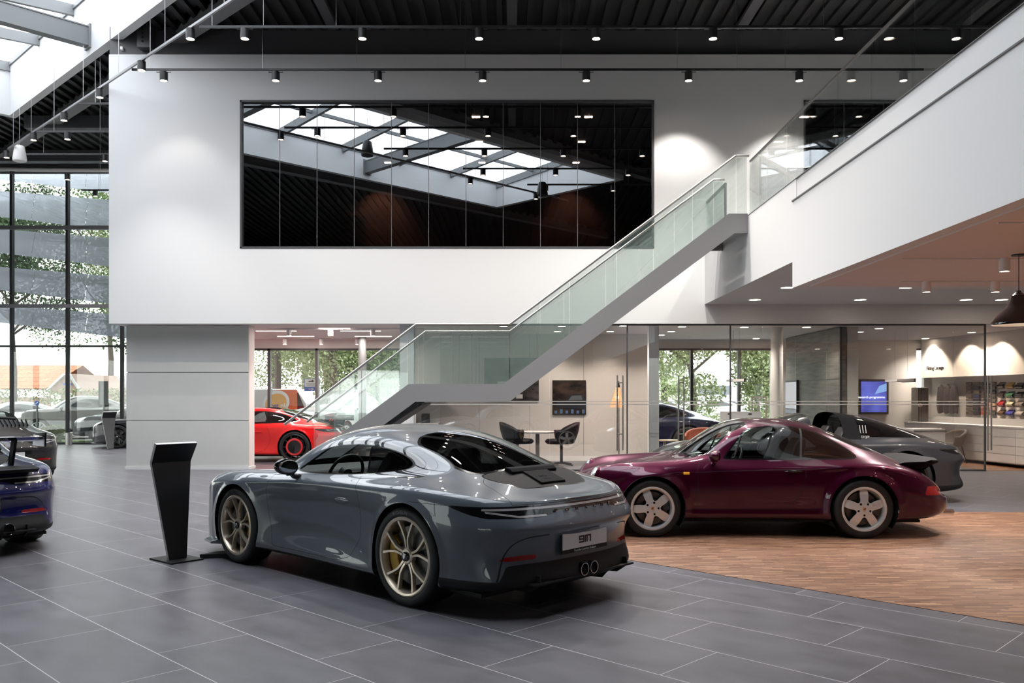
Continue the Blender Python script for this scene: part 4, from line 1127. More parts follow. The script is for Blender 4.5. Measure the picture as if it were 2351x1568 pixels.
BONNET = smooth([(.93, 0), (.88, .45), (.86, .60), (1.1, .585), (1.5, .53), (1.9, .42), (2.06, .28), (2.10, 0), (2.06, -.28), (1.9, -.42), (1.5, -.53), (1.1, -.585), (.86, -.60), (.88, -.45)], n=4)
LAMP_F = both(lambda x, y, z: np.hypot((x - 1.83) / .20, (y - .70) / .135) * .15 - .15, lambda x, y, z: .66 - z)
def path_wide(pts, w, x0=-1.6):
    g = path_rear(smooth(pts, False, 6), x0); return lambda x, y, z: g(x, y, z) - w
def spec_a(**k):
    pm = k.pop('paint')
    d = dict(net=NET_A, low=LOW_A, arches=ARCH_A, pillar=lambda x, z: -(x - (PIL_A + (z - .9) * .44)), side_mat=M_carglass, quarter_mat=M_darkglass,
      glass=[('windscreen', lambda o: front(WS_A, o, .02), M_screen, .02), ('side_window', lambda o: side(DLO_A, o), None, .012), ('rear_window', lambda o: top(RW_A, o, .85), M_darkglass, .028)],
      panels=[('engine_grille', top(GRL, -.012, .7), M_mesh), ('grille_frame', top(GRL, .0, .7), M_glossblack),
       ('light_strip', both(lambda x, y, z: np.abs(z - .749) - .007, lambda x, y, z: x + 1.93), M_clearred),
       ('light_strip', shrink(lamp_region, .0, lambda x, y, z: np.abs(z - .701 - np.maximum(y - .62, 0) * .18) - .0065, lambda x, y, z: np.abs(y - .60) - .20), M_clearred),
       ('tail_light_bar', lamp_region, M_glossblack),
       ('rear_diffuser', both(lambda x, y, z: np.minimum.reduce([np.maximum(z - .375, y - .60), sdpoly(y, z, [(.55, .0), (.55, .375), (.64, .372), (.70, .365), (.755, .27), (.80, .0)]), z - .265]), lambda x, y, z: x + 1.60), M_satin),
       ('bumper_groove', path_wide([(.765, .27), (.735, .36), (.70, .45), (.645, .52), (.56, .556), (.40, .566)], .0045), M_gap),
       ('rear_reflector', both(lambda x, y, z: sdpoly(y, z, [(.47, .402), (.68, .398), (.74, .405), (.70, .428), (.60, .434), (.47, .432)]), lambda x, y, z: x + 1.7), M_red),
       ('side_skirt', both(lambda x, y, z: z - .185, lambda x, y, z: np.abs(x) - .92), M_satin),
       ('front_grille', both(lambda x, y, z: sdpoly(y, z, smooth([(0, .17), (.5, .17), (.74, .2), (.76, .3), (.62, .36), (.4, .33), (0, .33)], n=3)), lambda x, y, z: 1.9 - x), M_satin),
       ('headlight', LAMP_F, M_lamp)],
      lids=[('door', side(DOOR_A, 0, .3)), ('engine_lid', both(top(TOPLID, 0, .6), lambda x, y, z: .7745 - z)), ('bonnet', top(BONNET, 0, .6))],
      lines=[(seam_open([(-1.28, .765), (-1.77, .765)], 0), .0016), (seam_open([(1.50, .62), (1.62, .70), (1.74, .735)], 0), .0018)],
      each_side=('door', 'side_window', 'quarter_window', 'headlight', 'side_skirt', 'window_pillar', 'rear_reflector', 'side_window_seal', 'bumper_groove'))
    d.update(k); return d
M_gt3 = paint('slate_blue_grey_paint', (0.105, 0.122, 0.145))
def surf_x(zq, x_of={}):
    return None
def side_mirror(root, x, y, z, mat, base_mat=M_glossblack, sc=1.0, only_near=False):
    for s_ in ((1,) if only_near else (1, -1)):
        m = MB().ball((0, 0, 0), 1, 10, (.062 * sc, .115 * sc, .070 * sc))
        m.v = [(min(p[0], .0) * .4 + max(p[0], 0) * 1.5, p[1], p[2] - .012 * (p[1] < 0)) for p in m.v]
        m.xf(Matrix.Translation((x, s_ * (y + .10 * sc), z)))
        o = m.build('side_mirror', mat, root, smooth=True, world=False, angle=60)
        MB().tube([(x + .01, s_ * (y - .05), z - .10), (x + .01, s_ * (y + .03), z - .085), (x + .01, s_ * (y + .07), z - .04)], [.030, .022, .026], 12).build('mirror_foot', base_mat, o, smooth=True, world=False)
        g = MB().ball((0, 0, 0), 1, 8, (.004, .095 * sc, .055 * sc)); g.xf(Matrix.Translation((x - .026, s_ * (y + .10 * sc), z))); g.build('mirror_glass', M_chrome, o, smooth=True, world=False)
def gt3():
    r = thing('sports_car', 'blue-grey sports coupe with bronze wheels and a plate reading 911, front centre', 'car', (-1.033, 7.66, 0), math.atan2(.6849, -.7287))
    build_coupe('a', r, M_gt3, spec_a(paint=M_gt3, panels=[('roof_panel', both(lambda x, y, z: sdpoly(x, y, smooth([(.06, 0), (.05, .30), (0, .385), (-.35, .40), (-.70, .375), (-.745, .33), (-.76, 0), (-.745, -.33), (-.7, -.375), (-.35, -.4), (0, -.385), (.05, -.3)], n=3)), lambda x, y, z: 1.1 - z), M_carbon)] + spec_a(paint=M_gt3)['panels']))
    wheel_wells(r, ARCH_A); cabin(r)
    MB().box(-1.9, 1.8, -.78, .78, .14, .17).build('underbody', M_gap, r, world=False)
    bronze = pbr('bronze_wheel', (0.64, 0.56, 0.46), 0.33, 0.85); yel = pbr('yellow_caliper', (0.62, 0.36, 0.03), 0.4)
    for x, R, w, rim, cal, yo in ((1.2285, .345, .26, .262, (2.55, 3.75), .915), (-1.2285, .36, .32, .276, (-.75, .62), .922)):
        for sd in (1, -1):
            c = cal if sd > 0 else (math.pi - cal[1], math.pi - cal[0])
            wo_ = wheel(r, 'fork', R, w, rim, bronze, (yel, c))
            wo_.location = (x, yo * sd, R); wo_.rotation_euler = (0, 0, 0 if sd > 0 else math.pi)
            crest_badge(wo_, .026, colored=False, loc=(0, -.004, 0))
            me = text_mesh('MICHELIN', .034, .0006, bold=.0008, spacing=1.15)
            rr = rim + (R - rim) * .52
            for v in me.vertices: a = math.pi / 2 + v.co.x / rr - .12; ra = rr + v.co.y; v.co = Vector((ra * math.cos(a), .0042, ra * math.sin(a)))
            ty = [c_ for c_ in wo_.children if c_.name.startswith('tyre')][0]
            link('sidewall_lettering', me, pbr('grey_rubber_print', (0.16, 0.16, 0.17), .6), ty, world=False)
    side_mirror(r, .30, .845, .935, M_glossblack)
    # front splitter following the nose
    q = []; 
    for (a, b_) in ((2.28, 0), (2.265, .26), (2.205, .52), (2.07, .74), (1.88, .88), (1.66, .930)): q.append((a, b_))
    pl = q + [(a - .16, b_ * .9) for a, b_ in reversed(q)]; pl = pl + []
    full = q[::-1] + [(a, -b_) for a, b_ in q[1:]]; inn = [(a - .18, b_ * .88) for a, b_ in full]
    v = [(a, b_, .130) for a, b_ in full] + [(a, b_, .130) for a, b_ in inn] + [(a, b_, .150) for a, b_ in full] + [(a, b_, .21) for a, b_ in inn]; n = len(full)
    f = []
    for i in range(n - 1): f += [(i, i + 1, n + i + 1, n + i), (2 * n + i, 3 * n + i, 3 * n + i + 1, 2 * n + i + 1), (i, 2 * n + i, 2 * n + i + 1, i + 1)]
    f += [(0, n, 3 * n, 2 * n), (n - 1, 3 * n - 1, 4 * n - 1, 2 * n - 1)]
    MB().raw(v, f).build('front_splitter', M_gt3, r, world=False, bevel=.004)
    # door handle
    for s_ in (1, -1):
        MB().ball((-.40, s_ * .872, .70), 1, 8, (.105, .010, .020)).build('door_handle', M_gt3, r, smooth=True, world=False)
    plate(r, -2.195, .495, 'Porsche Centrum Brabant')
    # twin tail pipes, diffuser fins and wings of the lower bumper
    for yy in (.055, -.055):
        p = MB().lathe([(.044, -2.245), (.046, -2.240), (.046, -2.10), (.040, -2.10), (.040, -2.24)], (0, yy, .285), 'x', 32, close=True).build('exhaust_pipe', M_glossblack, r, smooth=True, world=False)
        MB().lathe([(.0415, -2.247), (.0455, -2.248), (.0455, -2.242), (.0415, -2.242)], (0, yy, .285), 'x', 32, close=True).build('pipe_rim', M_chrome, p, smooth=True, world=False)
        MB().cyl((-2.14, yy, .285), (-2.13, yy, .285), .040, n=24).build('pipe_core', M_gap, p, world=False)
    d = MB()
    for s_ in (1, -1):
        d.prism([(-1.72, .15), (-2.12, .17), (-2.22, .235), (-2.21, .30), (-1.95, .25)], s_ * .50, s_ * .515)
        d.prism([(-1.80, .14), (-2.14, .16), (-2.20, .22), (-2.19, .28), (-1.9, .22)], s_ * .28, s_ * .295)
    d.box(-2.23, -2.10, -.58, .58, .232, .248).box(-2.20, -1.9, -.13, .13, .21, .245)
    d.build('diffuser_fin', M_satin, r, world=False, bevel=.004)
    # small lip spoiler on the engine grille with engraving
    MB().prism([(-1.62, .965), (-1.63, .992), (-1.68, .985), (-1.71, .960), (-1.70, .93)], -.26, .26).build('engine_air_scoop', pbr('matt_black_plastic', (.008, .008, .009), .7, spec=.08), r, world=False, bevel=.006)
    q = MB().prism([(-1.66, .978), (-1.90, .890), (-1.90, .86), (-1.66, .92)], -.14, .14).build('engine_cover', pbr('matt_black_plastic', (.008, .008, .009), .7, spec=.08), r, world=False, bevel=.004)
    me = text_mesh('GT3', .045, .0008, bold=.0008); me.transform(Matrix.Translation((-1.80, .02, .9275)) @ Matrix.Rotation(math.radians(20.1), 4, 'Y') @ Matrix.Rotation(-math.pi / 2, 4, 'Z')); link('cover_lettering', me, M_lamp, q, world=False)
    me = text_mesh('touring', .022, .0006); me.transform(Matrix.Translation((-1.845, .02, .9110)) @ Matrix.Rotation(math.radians(20.1), 4, 'Y') @ Matrix.Rotation(-math.pi / 2, 4, 'Z')); link('cover_lettering', me, M_lamp, q, world=False)
    r.scale = (.97, .97, .99)
    def xo(y): x = -2.212 + .28 * y * y + .1 * y ** 4; return x, -1, .56 * y
    rear_word(r, 'PORSCHE', xo, .722, .030, M_glossblack, .62)
    return r
GT3 = gt3()

# ------------------------------------------------------------------ older wide-arched coupe
NET_B = rws([
 ((1.98, 0), [(0, .545), (0, .55), (0, .555), (0, .56), (0, .56)], .562, 1.94),
 ((1.96, .30), [(.28, .55), (.26, .565), (.20, .575), (.13, .58), (.06, .582)], .583, 1.90),
 ((1.895, .54), [(.51, .565), (.48, .605), (.37, .612), (.25, .603), (.12, .60)], .60, 1.83),
 ((1.79, .70), [(.675, .585), (.635, .700), (.535, .715), (.37, .645), (.18, .635)], .635, 1.73),
 ((1.62, .785), [(.755, .64), (.690, .770), (.575, .775), (.42, .69), (.2, .685)], .685, 1.58),
 ((1.40, .838), [(.800, .69), (.715, .800), (.595, .800), (.44, .727), (.22, .72)], .72, 1.38),
 ((1.136, .862), [(.822, .705), (.725, .815), (.605, .818), (.46, .763), (.23, .765)], .768, 1.13),
 ((.86, .838), [(.806, .725), (.720, .828), (.62, .838), (.48, .81), (.25, .82)], .825, .90),
 ((.66, .806), [(.784, .745), (.715, .836), (.645, .862), (.50, .862), (.26, .876)], .882, .75),
 ((.40, .800), [(.780, .755), (.708, .845), (.655, .915), (.57, 1.01), (.33, 1.072)], 1.088, .46),
 ((.10, .800), [(.780, .76), (.702, .850), (.640, 1.00), (.555, 1.165), (.32, 1.242)], 1.262, .12),
 ((-.25, .805), [(.785, .765), (.700, .853), (.640, 1.02), (.550, 1.19), (.32, 1.268)], 1.29, -.25),
 ((-.55, .820), [(.797, .772), (.700, .856), (.635, 1.01), (.540, 1.17), (.31, 1.250)], 1.272, -.55),
 ((-.80, .855), [(.823, .782), (.702, .860), (.620, .985), (.510, 1.11), (.29, 1.192)], 1.215, -.80),
 ((-1.136, .892), [(.852, .795), (.720, .862), (.590, .925), (.44, 1.01), (.25, 1.068)], 1.088, -1.136),
 ((-1.45, .880), [(.838, .765), (.715, .812), (.57, .850), (.40, .900), (.22, .935)], .950, -1.45),
 ((-1.75, .835), [(.785, .685), (.680, .730), (.52, .760), (.36, .785), (.19, .80)], .81, -1.75),
 ((-1.98, .755), [(.705, .585), (.610, .635), (.48, .665), (.33, .685), (.17, .695)], .70, -1.94, -1.95),
 ((-2.14, .600), [(.560, .505), (.490, .540), (.4, .560), (.28, .570), (.14, .575)], .575, -2.08, -2.085),
 ((-2.225, .38), [(.355, .475), (.32, .49), (.26, .50), (.18, .505), (.09, .505)], .505, -2.16, -2.155),
 ((-2.255, .18), [(.17, .465), (.155, .475), (.12, .48), (.08, .485), (.04, .485)], .485, -2.18, -2.18),
 ((-2.26, 0), [(0, .46), (0, .468), (0, .472), (0, .475), (0, .476)], .476, -2.19, -2.185)])
for _i in (5, 6, 7, 13, 14, 15):
    NET_B[_i]['P'] = (NET_B[_i]['P'][0], NET_B[_i]['P'][1] - .022)
LOW_B = {0: [(.14, .30), (.16, .04), (.22, .02), (.30, .0), (.38, .0), (.44, .0), (.48, .005), (.515, .02)],
 3: [(.14, .28), (.16, .04), (.22, .02), (.30, .0), (.38, .0), (.44, .0), (.485, .012), (.535, .02)],
 6: [(.16, .2), (.19, .03), (.26, .0), (.34, .0), (.43, .0), (.52, .0), (.60, .004), (.66, .015)],
 8: [(.17, .2), (.20, .025), (.27, .004), (.315, .010), (.42, .0), (.53, -.004), (.63, .0), (.70, .006)],
 12: [(.17, .2), (.20, .025), (.27, .004), (.315, .010), (.42, .004), (.53, -.002), (.63, .0), (.71, .006)],
 14: [(.17, .2), (.19, .03), (.26, .0), (.35, .0), (.45, .0), (.56, .0), (.66, .004), (.74, .014)],
 16: [(.18, .28), (.20, .06), (.26, .01), (.34, .0), (.41, .0), (.47, .0), (.54, .004), (.62, .02)],
 18: [(.19, .4), (.22, .12), (.27, .02), (.33, .0), (.385, .0), (.42, .004), (.437, .035), (.455, .065)],
 21: [(.20, .4), (.23, .12), (.27, .02), (.33, .0), (.385, .0), (.42, .004), (.437, .035), (.452, .065)]}
ARCH_B = [(1.136, .318, .352), (-1.136, .322, .362)]
DLO_B = smooth([(.325, .862), (.325, .862), (.21, 1.0), (.09, 1.135), (-.02, 1.178), (-.30, 1.198), (-.55, 1.180), (-.78, 1.110), (-.98, .990), (-1.095, .905), (-1.08, .872), (-.9, .862), (-.4, .858), (0, .857)], n=5)
WS_B = smooth(sym([(0, .900), (.30, .895), (.52, .880), (.61, .878), (.635, .895), (.62, .93), (.565, 1.03), (.495, 1.15), (.45, 1.20), (.30, 1.235), (0, 1.252)]), n=3)
RW_B = smooth([(-.84, 0), (-.85, .28), (-.90, .40), (-1.02, .455), (-1.25, .46), (-1.36, .42), (-1.40, .28), (-1.41, 0), (-1.40, -.28), (-1.36, -.42), (-1.25, -.46), (-1.02, -.455), (-.9, -.4), (-.85, -.28)], n=4)
DOOR_B = [(.60, .83), (.64, .74), (.64, .33), (.62, .305), (-.22, .305), (-.34, .33), (-.46, .46), (-.525, .66), (-.53, .87)]
def old_coupe():
    pm = paint('plum_metallic_paint', (0.060, 0.002, 0.021), metal=.45, rough=.30)
    r = thing('classic_sports_car', 'dark plum red classic coupe with silver five-spoke wheels and a black whale-tail spoiler', 'car', (2.637, 10.02, 0), math.atan2(.0287, -.9996))
    r.scale = (.98,) * 3
    sp = dict(net=NET_B, low=LOW_B, arches=ARCH_B, flare=(.030, .11), pillar=lambda x, z: -(x - (-.505 - (z - .86) * .15)), pillar_mat=pbr('satin_grey_trim', (.10, .10, .105), .35, .5), side_mat=M_carglass, quarter_mat=glassy('smoked_glass', (.40, .40, .42), base=.03),
      glass=[('windscreen', lambda o: front(WS_B, o, .02), M_screen, .016), ('side_window', lambda o: side(DLO_B, o), None, .014), ('rear_window', lambda o: top(RW_B, o, .8), M_darkglass, .02)],
      panels=[('tail_light', both(lambda x, y, z: sdpoly(x, z, [(-1.80, .470), (-1.84, .562), (-2.2, .562), (-2.2, .462)]), lambda x, y, z: .40 - y), M_red),
              ('engine_grille', top([(-1.44, -.36), (-1.44, .36), (-1.66, .36), (-1.66, -.36)], 0, .6), M_satin),
              ('rocker_panel', both(lambda x, y, z: z - .205, lambda x, y, z: np.abs(x) - .80), M_satin)],
      lids=[('door', side(DOOR_B, 0, .3)), ('bonnet', top(smooth([(.86, 0), (.84, .50), (.86, .55), (1.2, .50), (1.6, .43), (1.84, .30), (1.86, 0), (1.84, -.3), (1.6, -.43), (1.2, -.5), (.86, -.55), (.84, -.5)], n=4), 0, .55)),
            ('engine_lid', top(smooth([(-1.43, 0), (-1.44, .42), (-1.5, .47), (-1.9, .44), (-2.06, .40), (-2.08, 0), (-2.06, -.4), (-1.9, -.44), (-1.5, -.47), (-1.44, -.42)], n=4), 0, .5))],
      lines=[(seam_open([(1.46, .495), (2.0, .495)], 0, y0=.2), .0022), (seam_open([(-1.50, .448), (-2.2, .448)], 0, y0=.2), .0022), (seam_open([(.80, .305), (-.80, .305)], 0), .0016)],
      each_side=('door', 'side_window', 'quarter_window', 'tail_light', 'window_pillar', 'side_window_seal', 'rocker_panel'), lining_z=.84, lining_c=-.3, lining_w=1.1, nu=210, nv=110)
    build_coupe('b', r, pm, sp); wheel_wells(r, ARCH_B, .862)
    cabin(r, M_greyleather, (-1.02, .66, .62, .24, .79), seats=((-.22, .33), (-.22, -.33)))
    MB().box(-1.8, 1.6, -.70, .70, .16, .19).build('underbody', M_gap, r, world=False)
    silver = pbr('silver_wheel', (0.78, 0.79, 0.80), 0.35, 0.5)
    for x, R, w, rim, yo in ((1.136, .318, .22, .225, .845), (-1.136, .322, .26, .228, .872)):
        for sd in (1, -1):
            w_ = wheel(r, 'cup', R, w, rim, silver, (M_glossblack, (2.6, 3.6) if x > 0 else (2.7, 3.6)))
            w_.location = (x, yo * sd, R); w_.rotation_euler = (0, 0 if sd < 0 else .35 * (x > 0), 0 if sd > 0 else math.pi)
            crest_badge(w_, .030, loc=(0, .002, 0))
    # round head lamps
    for s_ in (1, -1):
        M = Matrix.Translation((1.765, s_ * .60, .668)) @ Matrix.Rotation(math.radians(-27), 4, 'Y') @ Matrix.Rotation(math.radians(s_ * 4), 4, 'Z')
        h = MB().lathe([(.112, -.10), (.118, -.02), (.112, .002), (.098, .004), (.098, -.06)], ax='x', n=40, close=True).xf(M).build('headlight', pm, r, smooth=True, world=False)
        MB().lathe([(.0985, .0), (.08, .018), (.04, .028), (.001, .031)], ax='x', n=36).xf(M).build('lamp_glass', M_lamp, h, smooth=True, world=False)
    side_mirror(r, .45, .765, .895, pm, pm, .95)
    for s_ in (1, -1):
        h = MB().ball((-.40, s_ * .812, .725), 1, 8, (.10, .014, .013)).build('door_handle', M_glossblack, r, smooth=True, world=False)
        MB().box(.735, .80, s_ * .832, s_ * .845, .690, .715).build('side_marker', pbr('amber_lens', (.85, .38, .03), .2, emit=(.9, .4, .02), estr=.15), r, world=False, bevel=.004)
        MB().bar((.215, s_ * .690, .868), (.125, s_ * .615, 1.105), .012, .016).build('quarter_light_bar', M_satin, r, world=False)
    # whale tail
    z0 = .80
    v = []; f = []
    prof = [(-1.58, .775), (-1.68, .812), (-1.92, .828), (-2.07, .850), (-2.09, .838), (-2.085, .815), (-1.98, .765), (-1.93, .70), (-1.80, .60), (-1.62, .66)]
    n = len(prof); ys_ = [(-.62, .80), (-.60, .95), (-.45, 1), (0, 1.02), (.45, 1), (.60, .95), (.62, .80)]
    for yy, k in ys_:
        for x, z in prof: v.append((-1.6 + (x + 1.6) * (k if x < -2 else 1) + (0 if abs(yy) < .5 else .02), yy if z > .76 or abs(yy) < .5 else yy * .72, .80 + (z - .80) * (1 if abs(yy) < .6 else .75)))
    for a in range(len(ys_) - 1):
        for i in range(n): f.append((a * n + i, a * n + (i + 1) % n, (a + 1) * n + (i + 1) % n, (a + 1) * n + i))
    f += [tuple(range(n))[::-1], tuple(range((len(ys_) - 1) * n, len(ys_) * n))]
    MB().raw(v, f).build('rear_spoiler', pbr('black_rubber', (.014, .013, .014), .75, spec=.2), r, smooth=True, world=False, bevel=.008, angle=50)
    # wipers and exhaust
    w = MB().tube([(.83, -.35, .872), (.62, -.10, .935), (.50, .05, 1.0)], .006, 6).tube([(.83, .25, .872), (.66, .48, .905), (.58, .55, .93)], .006, 6)
    w.build('windscreen_wiper', M_black, r, world=False)
    MB().lathe([(.032, -2.29), (.036, -2.28), (.036, -2.12), (.030, -2.12), (.030, -2.28)], (0, .42, .235), 'x', 24, close=True).build('exhaust_pipe', M_chrome, r, smooth=True, world=False)
    MB().raw([(.50, .10, .895), (.62, .10, .885), (.62, .32, .885), (.50, .32, .895)], [(0, 1, 2, 3)]).build('paper_sheet', M_white, r, world=False)
    return r
P964 = old_coupe()
ORD = ['first', 'second', 'third', 'fourth', 'fifth', 'sixth', 'seventh', 'eighth', 'ninth', 'tenth', 'eleventh', 'twelfth', 'thirteenth', 'fourteenth']
M_lampblack = pbr('lamp_black', (0.03, 0.03, 0.032), 0.4)
M_lampwhite = pbr('lamp_white', (0.75, 0.73, 0.72), 0.4)
def proto_spot(nm, mat, r=.075, h=.17, lit=M_spotlit):
    t = thing('track_spotlight', nm, 'spotlight')
    hs = MB().lathe([(r, -h), (r, 0), (.002, .0)], n=24).lathe([(r, -h), (r - .008, -h), (r - .008, -h + .035)], n=24).build('lamp_housing', mat, t, smooth=True, world=False)
    MB().lathe([(r - .010, -h + .022), (.001, -h + .022)], n=24).build('lamp_lens', lit, t, world=False)
    MB().box(-.14, .14, -.018, .018, -.004, .0).build('track_adapter', mat, t, world=False)
    return t
_sp = {}
def spot_at(mat, loc, label, group, r=.075, h=.17, lit=M_spotlit, rz=0):
    k = (mat.name, r, h, lit.name)
    if k not in _sp: t = _sp[k] = proto_spot(label, mat, r, h, lit)
    else: t = copy_tree(_sp[k]); 
    t['label'] = label; t['group'] = group; t.location = loc; t.rotation_euler = (0, 0, rz); return t
def track(x0, x1, y, z, label, wires=(), top=9.05, d=None):
    t = thing('light_track', label, 'light track', ((x0 + x1) / 2, y, z))
    MB().box(x0, x1, y - .018, y + .018, z - .02, z + .022).build('rail', M_lampblack, t)
    for x in wires: MB().cyl((x, y, z + .02), (x, y, top), .004, n=6).build('suspension_wire', M_cable, t)
    return t
def lamp_light(x, y, z, e, tgt, ang=80, col=(1, .94, .88)): add_light('spot_lamp', 'SPOT', (x, y, z), e, col, tgt, spot=math.radians(ang), blend=.6, radius=.04)
ZT_ = 7.8
# front track
Y1 = 14.8
track(XX(458, Y1), 12.6, Y1, ZZ(62, Y1), 'long black light track under the roof, upper one above the black window', [XX(p, Y1) for p in (487, 605, 772, 1057, 1306, 1690, 1890)])
for i, p in enumerate((562, 832, 1100, 1369, 1637, 1926, 2195)):
    x = XX(p, Y1); spot_at(M_lampblack, (x, Y1, ZZ(64, Y1) - .02), '%s black spotlight from the left on the upper light track' % ORD[i], 'spotlights on the upper track')
    lamp_light(x, Y1, ZZ(64, Y1) - .25, 230 if p < 1200 else 420, (x, Y1 - .2, 0), 118)
Y2 = 16.5
track(XX(303, Y2), XX(2120, Y2), Y2, ZZ(160, Y2), 'long black light track hanging in front of the white wall just above the black window', [XX(p, Y2) for p in (345, 603, 819, 1068, 1288, 1555, 1692, 1803, 2100)])
for i, p in enumerate((376, 633, 868, 1108, 1346, 1581, 1835, 2074)):
    x = XX(p, Y2); spot_at(M_lampblack, (x, Y2, ZZ(163, Y2) - .02), '%s black spotlight from the left on the lower track before the white wall' % ORD[i], 'spotlights on the lower track')
    lamp_light(x, Y2, ZZ(163, Y2) - .22, 170 if p > 1500 else 25, (x, 17.6, 3.2), 88)
# diagonal track below the roof light edge
def dtrack():
    v = 6.62; z = 7.78
    t = thing('light_track', 'grey light track running diagonally below the edge of the roof light', 'light track', uv(14, v, z))
    MB().bar(uv(4, v, z), uv(24.4, v, z), .036, .042).build('rail', pbr('grey_track', (.25, .25, .26), .35, .3), t)
    for u in (8, 10.5, 13, 15.2, 17.3, 19.2, 21, 22.6, 24): MB().cyl(uv(u, v, z), uv(u, v, 8.9), .004, n=6).build('suspension_wire', M_cable, t)
    for i, px in enumerate((437, 325, 229, 147, 77, 15)):
        # intersection with the track line
        k = (px - CX) / F; Y = v / (BD.x * k + BD.y)
        spot_at(M_lampblack, (k * Y, Y, z - .03), '%s spotlight from the right on the diagonal track at the top left' % ORD[i], 'spotlights on the diagonal track', rz=A45 + math.pi / 2)
        if i % 2: lamp_light(k * Y, Y, z - .25, 260, (k * Y, Y - .5, 0), 80)
    for i, u in enumerate((5.5, 8.2)):
        p = uv(u, v, z - .03); spot_at(M_lampblack, p, ['spotlight at the very near end of the diagonal track, mirrored in the black window', 'spotlight second from the near end of the diagonal track, mirrored in the black window'][i], 'spotlights on the diagonal track', rz=A45 + math.pi / 2)
dtrack()
for i, Y in enumerate((13.2, 11.3, 9.5)):
    x0 = 9.95 - Y
    track(x0, 12.5, Y, ZT_, '%s short black track seen mirrored in the black window' % ORD[i], (x0 + .6, x0 + 3, x0 + 6))
    for j in range(4):
        x = x0 + .55 + 2.0 * j; spot_at(M_lampblack, (x, Y, ZT_ - .02), '%s spotlight on the %s mirrored track' % (ORD[j], ORD[i]), 'spotlights on the mirrored tracks')
        lamp_light(x, Y, ZT_ - .25, 170, (x, Y - .5, 0), 100)
for i, (y, a, b, sp) in enumerate(((18.55, 179, 262, ()), (20.5, 84, 262, (155,)), (22.4, 60, 262, (241,)), (24.3, -60, 262, (155,)), (26.3, 187, 262, (219,)))):
    zz = ZT_; track(XX(a, y), XX(b, y), y, zz, '%s light track from the front in the left hall behind the white wall edge' % ORD[i], (XX(a + 40, y), XX(230, y)))
    for j, p in enumerate(sp):
        spot_at(M_lampblack, (XX(p, y), y, zz - .02), 'black spotlight on the %s track of the left hall' % ORD[i], 'spotlights of the left hall'); lamp_light(XX(p, y), y, zz - .25, 250, (XX(p, y), y, 0), 80)
# hanging cone loudspeakers
def speaker(loc, label, mat):
    t = thing('pendant_loudspeaker', label, 'loudspeaker', loc, 0, 'cone loudspeakers below the roof light')
    MB().lathe([(.001, .0), (.10, .0), (.115, -.02), (.165, -.33), (.155, -.38), (.10, -.40), (.001, -.40)], n=28).build('speaker_body', mat, t, smooth=True, world=False)
    MB().cyl((0, 0, 0), (0, 0, 8.85 - loc[2]), .005, n=6).build('suspension_wire', M_cable, t, world=False)
speaker((XX(45, 21.7), 21.7, ZZ(335, 21.7)), 'white cone loudspeaker hanging at the left edge of the photo', M_lampwhite)
speaker((-3.8, 12.4, 8.22), 'dark cone loudspeaker mirrored in the left half of the black window', M_lampblack)
speaker((0.88, 9.95, 7.75), 'dark cone loudspeaker mirrored in the right half of the black window', M_lampblack)

# recessed downlights
def downlight(x, y, z, label, group, e=45, r=.085):
    t = thing('ceiling_downlight', label, 'downlight', (x, y, z), 0, group)
    MB().lathe([(r + .012, -.006), (r + .012, .0), (r, .0), (r, -.006)], n=28, close=True).build('trim_ring', M_lampwhite, t, world=False)
    MB().lathe([(r, -.003), (.001, -.003)], n=28).build('lamp_lens', M_downlit, t, world=False)
    if e: add_light('spot_lamp', 'SPOT', (x, y, z - .03), e, (1, .87, .76), (x, y, 0), spot=math.radians(120), blend=.8, radius=.06)
for i, (p, q) in enumerate(((1733, 688), (1975, 688), (2218, 688), (1808, 660), (2081, 660), (2300, 688))):
    Y = 1.88 * F / (HY - q); downlight(XX(p, Y), Y, 3.38, '%s recessed lamp in the ceiling strip below the gallery, counting rearmost row first' % ORD[i], 'recessed lamps below the gallery', 100, .11)
dl = [(1156, 749), (1290, 749), (1280, 761), (1401, 761), (1431, 748), (1518, 769), (1541, 761), (1566, 750), (1709, 751), (1736, 777), (1852, 751), (2018, 754), (1974, 762), (2125, 777), (2231, 763)]
for i, (p, q) in enumerate(dl):
    Y = 1.49 * F / (HY - q); downlight(XX(p, Y), Y, ZB, 'small recessed lamp in the lounge ceiling, %s from the left' % (['first', 'second', 'third', 'fourth', 'fifth', 'sixth', 'seventh', 'eighth', 'ninth', 'tenth', 'eleventh', 'twelfth', 'thirteenth', 'fourteenth', 'fifteenth'][sorted(dl).index((p, q))]), 'recessed lamps in the lounge ceiling', 95)
for i, (x, y) in enumerate(((6.2, 4.0), (9.0, 4.0), (6.2, 6.4), (9.0, 6.4), (9.4, 8.6), (11.6, 8.6))):  # unseen lamps added to brighten the gallery underside and wood floor
    if x / y > .61: downlight(x, y, 2.985, 'added fill downlight in the near gallery ceiling beyond the right edge, %s' % ORD[i], 'added fill lamps beyond the right edge', 150, .08)
# white ceiling cylinders under the near gallery
for i, (p, q, Y) in enumerate(((2127, 643, 11.07), (2285, 643, 11.07), (2306, 590, 9.25))):
    spot_at(M_lampwhite, (XX(p, Y), Y, 2.985), ['left', 'middle', 'right nearest'][i] + ' white cylinder lamp on the pale ceiling under the gallery', 'white cylinder lamps under the gallery', .055, .14, M_downlit)
    lamp_light(XX(p, Y), Y, 2.8, 150, (XX(p, Y), Y, 0), 120)
for i, (Y, a) in enumerate(((11.07, 2070), (9.25, 2070), (7.35, 2290))):
    o = MB().box(XX(a, Y), 12.8, Y - .015, Y + .015, 2.975, 2.986).build('light_track', M_lampwhite); tag(o, 'white light track on the ceiling under the gallery, %s from the back' % ORD[i], 'light track')
